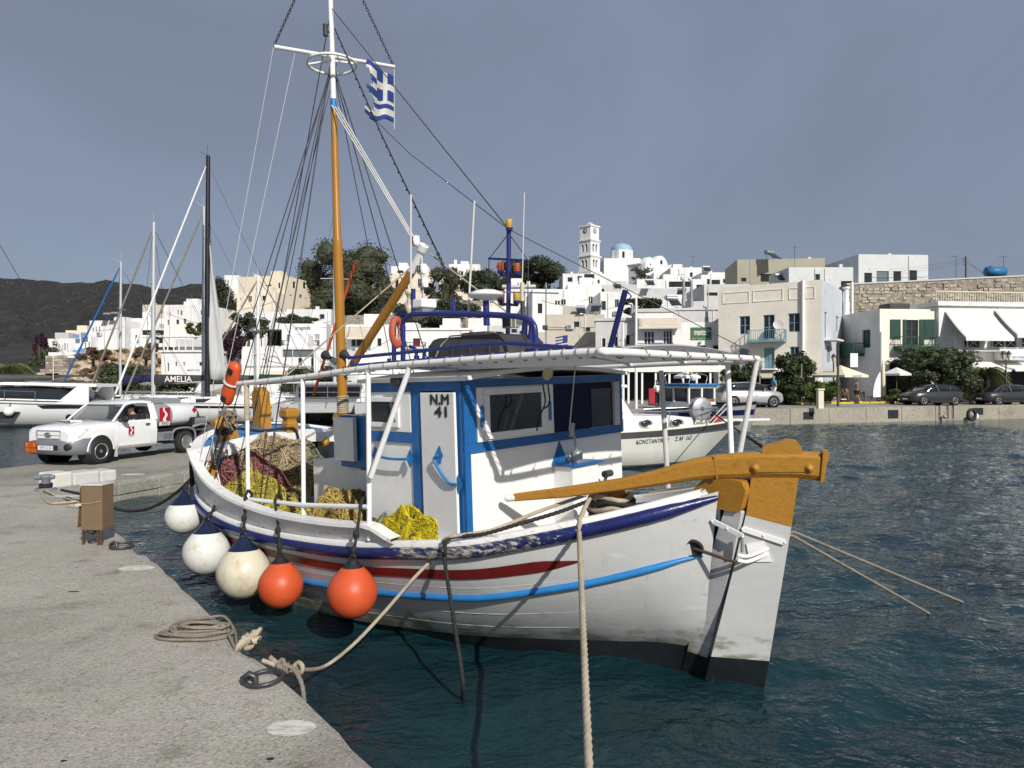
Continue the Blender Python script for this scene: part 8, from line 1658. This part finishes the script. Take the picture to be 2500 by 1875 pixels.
p=bY(1000,722,-.7); b=MB(); b.lathe([(.001,.07),(.05,.065),(.052,.02),(.028,.01),(.028,-.10),(.05,-.11),(.05,-.16),(.02,-.22)],14,Matrix.Translation(p)); b.mk('gps_aerial','ivory',boat)
p=bY(1030,743,-.6); b=MB(); b.box(p.x-.16,p.x+.14,-.72,-.5,p.z-.05,p.z+.05); b.mk('equipment_box','plainwhite',boat,.015); b=MB(); b.box(p.x-.12,p.x+.12,-.7,-.52,p.z-.14,p.z-.05); b.mk('box_bracket','galv',boat)
p=bY(1247,787,-.5); b=MB(); b.box(p.x-.07,p.x+.07,-.56,-.49,p.z-.06,p.z+.06); b.mk('floodlight','ivory',boat,.01); b=MB(); b.box(p.x-.05,p.x+.05,-.568,-.561,p.z-.045,p.z+.045); b.mk('flood_glass','glassd',boat)
for(u0,v0),(u1,v1),y_,r_,m_,nm in(((1143,772),(1158,490),-.7,.012,'cord','whip_aerial'),((1003,700),(1003,475),-.7,.012,'cord','whip_aerial'),((1277,775),(1275,735),-.6,.022,'iron','aerial_mount'),((1275,735),(1275,690),-.6,.022,'ivory','aerial_base'),((1275,690),(1280,470),-.6,.006,'cord','whip_aerial'),((1200,712),(1364,716),-.6,.007,'galv','aerial_arm')):pipe([(u0,v0),(u1,v1)],y_,r_,m_,nm,0)
a_,c_=bY(1488,856,-1.40),bY(1527,708,-1.40); b=MB(); b.tube([a_,c_],.022,8); b.tube([c_+Vector((.02,0,-.02)),c_+Vector((.05,0,-.05)),c_+Vector((.02,0,-.08))],.006,5); b.mk('blue_pole','navy',boat)
r0,r1=bY(1046,884,-.78),bY(1222,812,-.78); t=thing('raft_box','weathered black storage box lashed on the wheelhouse roof','box',mtx=BM@Matrix.Translation(((r0.x+r1.x)/2,-.45,r0.z))); hx=(r1.x-r0.x)/2; hh=r1.z-r0.z; b=MB(); b.loft([[Vector((sx*hx*w,sy*.34*w,z)) for sx,sy in((-1,-1),(1,-1),(1,1),(-1,1))] for z,w in((0,1),(hh*.62,.985),(hh*.66,1.0),(hh*.70,.97),(hh*.92,.90),(hh,.80))],cap=True,sm=False); b.mk('box','boxblack',t,.045,3)
b=MB(); b.tube([(-hx*.8,-.36,0),(-hx*.55,-.35,hh*.7),(-hx*.4,-.30,hh+.01),(hx*.8,-.29,hh+.01)],.008,5); b.mk('lashing','rope',t); b=MB(); b.box(-hx*.5,hx*.2,-.1,.2,hh,hh+.05); b.mk('handle_bar','boxblack',t,.02)
for x in(-hx*.75,-hx*.3,hx*.2,hx*.7):b=MB(); b.box(x-.02,x+.02,-.345,-.33,.02,hh*.6); b.mk('rib','boxblack',t,.006)
lc=bY(968,811,-.92); t=thing('life_ring','faded red life ring hung on the blue roof rails','life ring',mtx=BM@Matrix.Translation(lc)@Matrix.Rotation(math.radians(16),4,'Z')@Matrix.Rotation(pi/2,4,'Y')); b=MB(); R0,R1=.135,.048
b.loft([[Vector(((R0+R1*math.cos(q))*math.cos(a),(R0+R1*math.cos(q))*math.sin(a)*.62,R1*.8*math.sin(q))) for q in[2*pi*j/10 for j in range(10)]] for a in[2*pi*i/28 for i in range(29)]]); b.mk('ring','lifebuoy',t); b=MB()
b.tube([((R0-R1+.006)*math.cos(a),(R0-R1+.006)*.62*math.sin(a),.012*math.sin(a*9)) for a in[2*pi*k/40 for k in range(41)]],.006,4,cap=False); b.mk('grab_line','cord',t)
ca,cb_=bW(bY(551,985,-1.5)),bW(bY(576,886,-1.5)); ax_=(cb_-ca); Lr=ax_.length; zx=ax_.normalized(); yx=Vector((.35,.93,0)); yx=(yx-zx*yx.dot(zx)).normalized(); t=thing('rescue_can','orange torpedo rescue float hanging at the canopy pipe end','rescue float',mtx=frame(ca,yx.cross(zx),yx,zx)); b=MB()
b.loft([[Vector((w*math.cos(q),.72*w*math.sin(q),z*Lr)) for q in[2*pi*j/18 for j in range(18)]] for z,w in((0,.04),(.03,.075),(.12,.095),(.35,.10),(.46,.088),(.54,.088),(.66,.10),(.88,.095),(.97,.07),(1,.035))],cap=True); f=b.mk('float','rescue',t)
for z in(.82,.15):b=MB(); b.box(-.035,.045,-.085,-.062,z*Lr-.035,z*Lr+.035); b.mk('hand_grip','shade',f,.006)
b=MB(); b.tube([(.095*math.cos(q),.07*math.sin(q),Lr*.5) for q in[2*pi*k/16 for k in range(17)]],.016,6,cap=False); b.mk('strap','limegrey',t); text('E',(.0,-.09,Lr*.72),(1,0,0),(0,0,1),.03,.04,'wire',t)
tt=bY(556,1012,-1.5); b=MB(); rs=random.Random(2)
for i in range(14):p=tt+Vector((rs.uniform(-.08,.08),rs.uniform(-.08,.08),rs.uniform(-.02,.10))); b.tube(curve([p,p+Vector((rs.uniform(-.1,.1),rs.uniform(-.06,.06),rs.uniform(-.1,.02))),p+Vector((rs.uniform(-.08,.08),0,rs.uniform(-.22,-.05)))],3),.014,5)
b.box(tt.x-.10,tt.x+.10,tt.y-.07,tt.y+.07,tt.z-.02,tt.z+.05); b.mk('pulley_bundle','greyrope',boat); b=MB(); b.tube([tt+Vector((0,0,.1)),bY(572,940,-1.47)],.014,5); b.mk('hanging_line','rope',boat)
for du,y_ in((-8,-1.5),(10,-1.42)):chain(tt+Vector((0,.05 if du>0 else-.05,-.03)),bY(505 if du<0 else 512,1178,y_),.05,.007).mk('hanging_chain','chain',boat)
pipe([(518,1066),(525,1130),(548,1228)],-1.35,.018,'galv','crutch',0)
for u,v in((800,870),(846,868)):p=bY(u,v,0); b=MB(); b.lathe([(.02,-.08),(.035,-.02),(.075,.07),(.07,.075),(.01,.02)],12,Matrix.Translation(p)@Matrix.Rotation(-pi/2+.3,4,'Y')); b.mk('loudspeaker','boxblack',boat)
p=bY(972,932,-1.36); b=MB(); b.box(p.x-.07,p.x+.07,p.y-.05,p.y+.05,p.z-.04,p.z+.04); b.mk('side_floodlight','boxblack',boat,.01)
# ================================================================== THINGS ON AND AROUND THE BOAT
def rope_obj(name,label,pts,r,m,n=8,group='mooring ropes',lob=3,cat='rope'):
 q=[Vector(p) for p in pts]; out=[q[0]]
 step=r*.55
 for a,c in zip(q,q[1:]):
  d=(c-a).length; k=max(1,int(d/step))
  out+=[a.lerp(c,(i+1)/k) for i in range(k)]
 b=MB(); b.tube(out,r,n,lobes=lob,twist=2.3/r,amp=.13); return tag(b.mk(name,m),label,cat,group)
# ---- fenders
def fender(label,u,v,y,R,m,collar,hang,lm='darkrope',ch=.27):
 c=bW(bY(u,v,y)); hp_=bW(hang); t=thing('fender_buoy',label,'fender',c-Vector((0,0,R)),group='round fenders hung along the boat')
 ax=(hp_-c); tilt=Vector((ax.x*.18,ax.y*.18,1)).normalized(); Q=Matrix.Translation((0,0,R))@Vector((0,0,1)).rotation_difference(tilt).to_matrix().to_4x4()
 pr=[(max(.001,R*math.sin(a)),-R*math.cos(a)) for a in[math.radians(d) for d in range(0,121,8)]]; pr+=[(R*.74,R*.68),(R*.58,R*.86),(R*.42,R*1.02),(R*.30,R*1.14)]
 k=[i for i,p in enumerate(pr) if p[1]>R*(1.28-ch*2.2)]; i0=k[0] if k else len(pr)-3
 b=MB(); b.lathe(pr[:i0+1],32,Q,k=0); b.lathe([(r_*1.006,z) for r_,z in pr[1:4]],32,Q); b.mk('body',m,t)
 b=MB(); b.lathe([(r_*1.004,z) for r_,z in pr[i0:]]+[(R*.20,R*1.26),(R*.15,R*1.34),(.001,R*1.36)],32,Q); b.tube([Q@Vector((.07*R+.11*R*math.cos(a)-.07*R,0,R*1.40+.11*R*math.sin(a))) for a in[2*pi*i/12 for i in range(13)]],R*.05,6,cap=False); b.mk('collar',collar,t)
 b=MB(); a=Q@Vector((0,0,R*1.42)); e=hp_-(c-Vector((0,0,R))); b.tube([a,a.lerp(e,.5)+Vector((.01,-.01,0)),e],.016,7,lobes=3,twist=70)
 for q in(.12,.42):p=a.lerp(e,q); b.sphere(p,.035,5,sc=(1,1,1.4))
 b.tube(curve([e,e+Vector((.02,.05,.06)),e+Vector((.05,.09,.0)),e+Vector((.03,.02,-.06)),e],4),.018,6); b.mk('lanyard',lm,t)
fender('right-hand orange round fender hanging amidships',860,1447,-1.80,.245,'orange','rubber',MR[2]+Vector((-.1,-.03,.02)),ch=.13)
fender('left-hand orange round fender hanging beside the cream one',685,1430,-1.82,.243,'orange','rubber',MR[0].lerp(MR[1],.55)+Vector((0,-.03,.03)),ch=.14)
fender('big yellowed round fender with navy collar, largest of the five',594,1397,-1.84,.305,'buoycream','buoynavy',MR[0]+Vector((.02,-.05,.05)),ch=.21)
fender('clean white round fender with navy collar, second from the bow',504,1348,-1.84,.285,'buoywhite','buoynavy',bY(520,1243,-1.62),ch=.24)
fender('white round fender nearest the bow, half tucked under the flare',449,1260,-1.66,.245,'buoywhite','buoynavy',bY(462,1175,-1.50),ch=.28)
# ---- nets: heaps of loose strands over a lumpy core
def net(label,c,R,cols,seed,n=420,r=.006):
 R=tuple(q*1.15 for q in R); n=int(n*1.3)
 rs=random.Random(seed); t=thing('fishing_net',label,'fishing net',mtx=BM@Matrix.Translation(c),group='heaped fishing nets'); b=MB(); ph=[rs.uniform(0,6) for _ in range(8)]
 def surf(a,e):
  w=1+.10*math.sin(3*a+ph[0])+.08*math.sin(5*a+ph[1]+3*e)+.07*math.sin(7*e+ph[2]+2*a)+.05*math.sin(11*a+ph[3]-5*e)
  return Vector((R[0]*w*math.cos(e)*math.cos(a),R[1]*w*math.cos(e)*math.sin(a),R[2]*w*math.sin(e)**.85))
 b.loft([[surf(2*pi*j/30,max(.001,pi/2*i/11))*.95 for j in range(30)] for i in range(12)],k=0)
 for i in range(n):
  a,e=rs.uniform(0,2*pi),math.asin(rs.random()**.9); da,de=rs.gauss(0,.16),rs.gauss(0,.12); pts=[]
  for j in range(rs.randrange(6,11)):
   p=surf(a,max(.0,min(1.5,e)))*(1+rs.uniform(-.015,.035)); pts.append(p); a+=da; e+=de; da+=rs.gauss(0,.07); de+=rs.gauss(0,.06)
   if e<0:de=abs(de)
  b.tube(curve(pts,2),r*rs.uniform(.6,1.5),3,cap=False,k=rs.choice([0,1,1,2]))
 for i in range(14):
  p=surf(rs.uniform(0,2*pi),rs.uniform(.1,1.3)); b.sphere(p,.022,4,k=3)
 ms=[]
 for q in cols:nm='net_%.2f_%.2f_%.2f'%q; M.setdefault(nm,mat(nm,q,.85,var=.3,scale=25)); ms.append(nm)
 b.mk('mesh_heap',ms+['rust'],t)
YL=((.26,.22,.035),(.42,.36,.06),(.58,.50,.08)); OL=((.16,.13,.05),(.27,.22,.09),(.36,.31,.15)); PU=((.13,.05,.05),(.25,.09,.085),(.36,.15,.13)); TN=((.24,.185,.105),(.38,.30,.18),(.50,.42,.27)); BR=((.34,.27,.008),(.55,.45,.012),(.68,.58,.02)); GN=((.10,.11,.07),(.20,.21,.14),(.28,.28,.17))
net('purple-brown net heap beside the mast chains',bY(595,1205,-.90)+Vector((.12,.0,.0)),(.52,.42,.46),PU,1,520)
net('tan net heap in front of the foredeck opening',bY(655,1172,-.45)+Vector((.1,0,.0)),(.58,.50,.50),TN,2,460)
net('olive-yellow net heap below the purple one',bY(610,1262,-1.10)+Vector((.05,.06,-.02)),(.46,.30,.48),YL,3,560)
net('flat olive net heap between the first two rail posts',bY(705,1290,-1.2),(.40,.26,.27),YL,4,420)
net('ochre net heap with brown corks between the second and third posts',bY(838,1290,-1.15),(.40,.26,.33),(OL[0],(.40,.30,.08),(.50,.36,.10)),5,460)
net('grey-green net heap beside the white engine casing',bY(722,1180,-.1),(.46,.40,.46),GN,6,380)
net('bright yellow net heap lying against the wheelhouse door',bY(1000,1330,-1.37)+Vector((0,.02,.02)),(.33,.10,.27),BR,7,620,.005)
net('small grey twine heap left of the bright yellow net',bY(940,1310,-1.38)+Vector((0,0,-.05)),(.20,.13,.20),GN,8,240)
net('orange-yellow rope heap lying under the bow chains',bY(512,1140,-1.25),(.13,.12,.18),((.40,.20,.01),(.58,.32,.02),(.66,.40,.04)),9,160)
net('olive net bundle near the white deck',bY(748,1205,-.35),(.28,.26,.26),OL,10,260)
for lb,(u,v),y,r in(('yellow float below the guard rail, lying nearest the camera',(815,1285),-1.35,.075),('yellow float under the bow chains',(522,1172),-1.30,.075),('yellow float at the far rail beside the locker',(790,1075),.6,.10),('yellow float behind the purple net',(553,1124),-.9,.07)):
 t=thing('net_float',lb,'float',mtx=BM@Matrix.Translation(bY(u,v,y)),group='yellow net floats'); b=MB(); b.sphere((0,0,0),r,10); b.mk('ball','yellowfloat',t); b=MB(); b.tube([(0,0,r*.95),(0,.02,r*1.25)],.012,5); b.mk('eye','rope',t)
# ---- mooring lines
kn_=G(640,1612,.56); g1=bW((-2.28,-1.50,1.31)); g2=bW((-1.55,-.35,1.60))
mid=[G(725,1636,.50),P(790,1628,6.35),P(860,1576,6.45),P(935,1498,6.55),P(1010,1412,6.65),P(1075,1345,6.72)]
rope_obj('mooring_rope','pale mooring rope running from the quay knot up over the gunwale',curve([kn_,G(690,1630,.50)]+mid+[g1,bW((-2.0,-1.20,1.36)),bW((-1.8,-.8,1.48)),g2],6),.017,'rope',lob=0)
rope_obj('hanging_rope','thick beige rope leading from the aft bitt down to the camera',[bW((-1.45,-.40,1.62)),bW((-1.28,-.75,1.56)),bW((-1.20,-.93,1.50)),bW((-1.19,-.96,1.40)),Vector((.25,1.9,.56))],.021,'rope',9)
b1=bW((-2.18,-1.42,1.33)); rope_obj('black_rope','black twisted rope lying along the gunwale and hanging into the water',curve([bW((-1.40,-.55,1.58)),bW((-1.5,-.85,1.52)),bW((-1.75,-1.12,1.43)),bW((-2.0,-1.32,1.345)),bW((-2.22,-1.45,1.32)),bW((-2.27,-1.53,1.28)),bW((-2.25,-1.56,1.18)),bW((-2.25,-1.57,1.10)),G(1127,1640,.30),G(1129,1720,-.05)],6),.018,'darkrope',8)
rope_obj('stern_line','upper of two stern lines slanting into the water on the right',[bW((.15,.15,1.35)),bW((.2,.25,1.35)),G(2350,1470,-.02)],.014,'greyrope',7); rope_obj('stern_line','lower of two stern lines slanting into the water on the right',[bW((.15,.12,1.33)),bW((.2,.2,1.33)),G(2272,1500,-.02)],.014,'greyrope',7)
rope_obj('far_line','dark line from the white launch bow towards the tiller',[P(1740,1008,23),P(1800,1050,18),P(1868,1095,8.0)],.02,'darkrope',6)
rope_obj('bow_line','black bow line sagging from the bow to the pier bollard',sag(bW((-7.9,-1.32,1.45)),G(232,1215,QZ+.25),.35,24)+[G(205,1208,QZ+.22),G(150,1196,QZ+.2)],.022,'darkrope',7)
# ---- quay furniture
p=G(112,1197,QZ); t=thing('bollard','grey iron horn bollard on the quay corner','bollard',p,rz=.3); b=MB(); b.lathe([(q*.62,z*.62) for q,z in[(.30,0),(.30,.05),(.16,.07),(.12,.16),(.12,.34),(.16,.40),(.17,.46),(.10,.50),(.001,.51)]],20); b.mk('post','greypaint',t); b=MB(); b.tube([(-.19,0,.25),(-.1,0,.255),(.1,0,.255),(.15,0,.25)],[.043,.052,.052,.036],12); b.mk('horn','greypaint',t)
b=MB()
for i in range(2):b.tube([(.10*math.cos(a),.10*math.sin(a),.08+.04*i) for a in[2*pi*k/16 for k in range(17)]],.022,6,cap=False)
tag(b.mk('rope_loop','darkrope',t))
a,c=G(128,1192,PZ),G(286,1172,PZ); t=thing('kerb_block','broken pale concrete kerb block on the pier edge','kerb',a,rz=math.atan2(c.y-a.y,c.x-a.x)); L=(c-a).length
for x0,x1,m_,h in((0,L*.30,'kerb',.30),(L*.30+.01,L*.72,'limegrey',.26),(L*.72+.015,L,'limegrey',.24)):b=MB(); b.box(x0,x1,-.0,.55,-.02,h); b.mk('block',m_,t,.04)
c=G(222,1331,QZ); t=thing('power_box','brown metal service box on thin legs at the quay edge','service box',c,rz=math.radians(-4)); hh=145*c.y/F; w=56*c.y/F; q0=36*c.y/F
b=MB(); b.box(-w*.46,w*.5,0,.24,q0,hh); b.mk('cabinet','brown',t,.008); b=MB(); b.hexa([(-w*.64,.02,q0+.03),(-w*.60,-.01,q0+.03),(-w*.60,.22,q0+.03),(-w*.64,.22,q0+.03)],[(-w*.52,.02,hh-.02),(-w*.48,-.005,hh-.02),(-w*.48,.22,hh-.02),(-w*.52,.22,hh-.02)]); b.mk('door','brown',t,.004); b=MB(); b.box(-w*.5,w*.52,-.012,.25,hh+.001,hh+.02); b.mk('lid','limegrey',t,.004); b=MB(); b.tube([(-w*.6,-.006,q0+(hh-q0)*.60),(0,-.01,q0+(hh-q0)*.61),(w*.5,-.006,q0+(hh-q0)*.66)],.005,5); b.mk('tie_cord','rope',t)
for x in(-w*.40,w*.28,w*.42):
 b=MB(); b.box(x-.012,x+.012,.01,.035,0,q0); b.mk('leg','rust',t)
b=MB(); b.sphere((-w*.12,.08,q0-.02),.07,8,sc=(1,1,.6)); b.tube(curve([(-w*.1,.08,q0-.05),(.02,.06,q0*.6),(-w*.05,.05,.05),(-w*.3,.08,.03)],5),.018,6); b.mk('hose','boxblack',t); b=MB(); b.box(-w*.66,-w*.40,-.03,-.01,q0+(hh-q0)*.55,q0+(hh-q0)*.60); b.mk('latch','cord',t,.004)
def ring(label,u,v,R,rz,tiltx):
 p=G(u,v,QZ); t=thing('mooring_ring',label,'mooring ring',p,rz=rz,group='mooring rings'); b=MB(); T=Matrix.Translation((R*1.05,0,.035))@Matrix.Rotation(tiltx,4,'Y')
 b.tube([T@Vector((R*math.cos(a),R*math.sin(a),0)) for a in[2*pi*k/32 for k in range(33)]],R*.12,9,cap=False); b.mk('ring','iron',t); b=MB(); b.tube([(0,0,-.04),(-.01,0,.05),(.03,0,.075),(.07,0,.05),(.075,0,-.04)],.022,8); b.mk('staple','iron',t); return p
pr_=ring('iron mooring ring lying on the quay nearest the camera',597,1672,.125,.25,-.08); ring('bent iron mooring ring at the chipped quay edge',272,1338,.13,-.1,.1)
rp=G(690,1648,QZ); rope_obj('ring_tail','short grey rope tied to the near mooring ring and hanging over the edge',curve([rp+Vector((-.05,.02,.05)),rp+Vector((-.02,.05,.09)),rp+Vector((.02,0,.07)),rp+Vector((.08,.0,.04)),rp+Vector((.16,-.06,-.06)),rp+Vector((.2,-.12,-.3))],6),.016,'greyrope',8)
b=MB()
for i in range(4):b.tube([rp+Vector((-.03+.02*i,.02,.04))+Vector((.0,.03*math.cos(a),.03*math.sin(a))) for a in[2*pi*k/12 for k in range(13)]],.012,6,cap=False)
tag(b.mk('ring_knot','greyrope'),'rope knot wrapped on the near mooring ring','knot','mooring ropes')
rs=random.Random(12); cc=G(470,1556,QZ); pts=[]
for k in range(9):
 for i in range(18):
  a=2*pi*i/18; s=1-.055*k; pts.append(cc+Vector((.30*s*math.cos(a)+.03*math.sin(k*2.1)+.012*k,.115*s*math.sin(a)+.02*math.sin(k*1.3),.018+.011*k+.004*math.sin(a*3+k))))
e=G(575,1585,QZ); pts+=[G(545,1540,QZ)+Vector((0,0,.06)),G(565,1570,QZ)+Vector((0,0,.02)),e]
rope_obj('rope_coil','flat coil of weathered rope on the quay by the chipped hollow',pts,.0125,'greyrope',6,'mooring ropes',lob=2)
rope_obj('rope_loop','single weathered rope loop lying around the flat coil',curve([G(395,1560,QZ)+Vector((0,0,.03)),G(440,1530,QZ)+Vector((0,0,.05)),G(510,1518,QZ)+Vector((0,0,.04)),G(548,1520,QZ)+Vector((0,0,.05)),G(572,1545,QZ)+Vector((0,0,.02)),G(578,1575,QZ)],8),.012,'greyrope',6)
b=MB(); kp=G(600,1583,QZ)
for i in range(6):b.tube([kp+Vector((.02*i-.04,-.02+.02*i,.03))+Vector((.05*math.cos(a)*.5,.045*math.sin(a),.045*math.cos(a)+.01*i)) for a in[2*pi*k/14 for k in range(15)]],.017,7,cap=False)
b.tube(curve([kp,kp+Vector((.12,-.05,.02)),G(690,1630,.52),G(730,1634,.50)],5),.02,8); b.tube(curve([G(715,1630,.52),G(728,1618,.56),G(738,1626,.55),G(735,1642,.5),G(715,1638,.5)],5),.018,7); tag(b.mk('rope_knot','rope'),'large knot where the pale mooring rope meets the quay','knot','mooring ropes')
def rag(label,c,w,h,m,seed):
 rs=random.Random(seed); b=MB(); n=12; vs=[]
 for i in range(n+1):
  for j in range(n+1):s,q=i/n-.5,j/n-.5; vs.append(Vector(c)+Vector((w*s+.02*math.sin(9*q+seed),h*q+.015*math.sin(11*s),.06*math.exp(-6*(s*s+q*q))+.025*math.sin(14*s+seed)*math.cos(10*q)+.015)))
 b.add(vs,[(i*(n+1)+j,i*(n+1)+j+1,(i+1)*(n+1)+j+1,(i+1)*(n+1)+j) for i in range(n) for j in range(n)],sm=True); o=tag(b.mk('rag',m),label,'rag','rags on the mooring knot'); o.modifiers.new('s','SOLIDIFY').thickness=.006
rag('pale cloth rag wrapped on the quay knot',G(612,1578,QZ)+Vector((0,0,.03)),.14,.12,'clothbeige',1); rag('dark cloth rag under the pale one at the quay knot',G(640,1600,QZ)+Vector((0,0,.0)),.17,.13,'clothblack',4)
rope_obj('slack_line','brown slack rope heaped on the quay behind the service box',curve([G(130,1213,QZ)+Vector((0,0,.05)),G(102,1200,QZ)+Vector((0,0,.02)),G(115,1228,QZ)+Vector((0,0,.02)),G(150,1232,QZ)+Vector((0,0,.03)),G(200,1228,QZ)+Vector((0,0,.05)),G(160,1222,QZ)+Vector((0,0,.05)),G(205,1236,QZ)+Vector((0,0,.03)),G(165,1238,QZ)+Vector((0,0,.02)),G(210,1243,QZ)+Vector((0,0,.02))],7),.02,'rope',7)
for u,v,r,lb,m_ in((2379,1019,.26,'white round buoy floating against the far quay wall','plainwhite'),(2306,1020,.14,'small grey buoy under the far quay mooring loops','galv')):
 p=G(u,v+5,0); p.z=.12; t=thing('mooring_buoy',lb,'buoy',p,group='buoys at the far quay'); b=MB(); b.sphere((0,0,.1),r,10); b.mk('ball',m_,t)
p=G(2372,1022,.2); t=thing('tyre_fender','black tyre fender hanging on the far quay wall','tyre',p,rz=qa); b=MB(); b.loft([[Vector(((.34+.1*math.cos(q))*math.cos(a),.1*math.sin(q),(.34+.1*math.cos(q))*math.sin(a)+.25)) for q in[2*pi*j/8 for j in range(8)]] for a in[2*pi*i/20 for i in range(21)]]); b.mk('tyre','tyre',t)
for u,v0,v1,lb in((1553,728,1000,'white flagpole with black knob behind the canopy'),(1521,790,1000,'shorter white post behind the canopy')):p=P(u,v1,45); p.z=.9; pole(lb,u,v1,v0,45,.1,'plainwhite')
p=P(1333,900,40); t=thing('light_pole_boat_mast','slim steel boat mast with floodlight and small flag behind the canopy','mast',(p.x,40,0)); b=MB(); zt=CZ+(HZ-690)*40/F; b.cyl((0,0,.5),(0,0,zt),.04,8); b.mk('mast','galv',t); zq_=CZ+(HZ-805)*40/F; b=MB(); b.cyl((-.1,0,zq_),(1.05,0,zq_),.025,5); b.mk('arm','iron',t); b=MB(); b.box(-.2,.1,-.1,.05,zq_,zq_+.25); b.mk('floodlight','boxblack',t,.02)
b=MB(); z1=CZ+(HZ-818)*40/F; n=9; hh=(848-815)*40/F; ww=(1382-1352)*40/F
for i in range(9):
 b.add([(1.12+.1,.02,z1-hh*i/9),(1.12+.1-ww,.04,z1-hh*i/9-.12),(1.12+.1-ww,.04,z1-hh*(i+1)/9-.12),(1.12+.1,.02,z1-hh*(i+1)/9)],[(0,1,2,3)],k=i%2)
b.add([(1.12+.1,0,z1),(1.12+.1-ww*.37,0,z1-.03),(1.12+.1-ww*.37,0,z1-hh*.5),(1.12+.1,0,z1-hh*.55)],[(0,1,2,3)],k=0); b.mk('small_flag',['flagblue','flagwhite'],t).modifiers.new('s','SOLIDIFY').thickness=.01
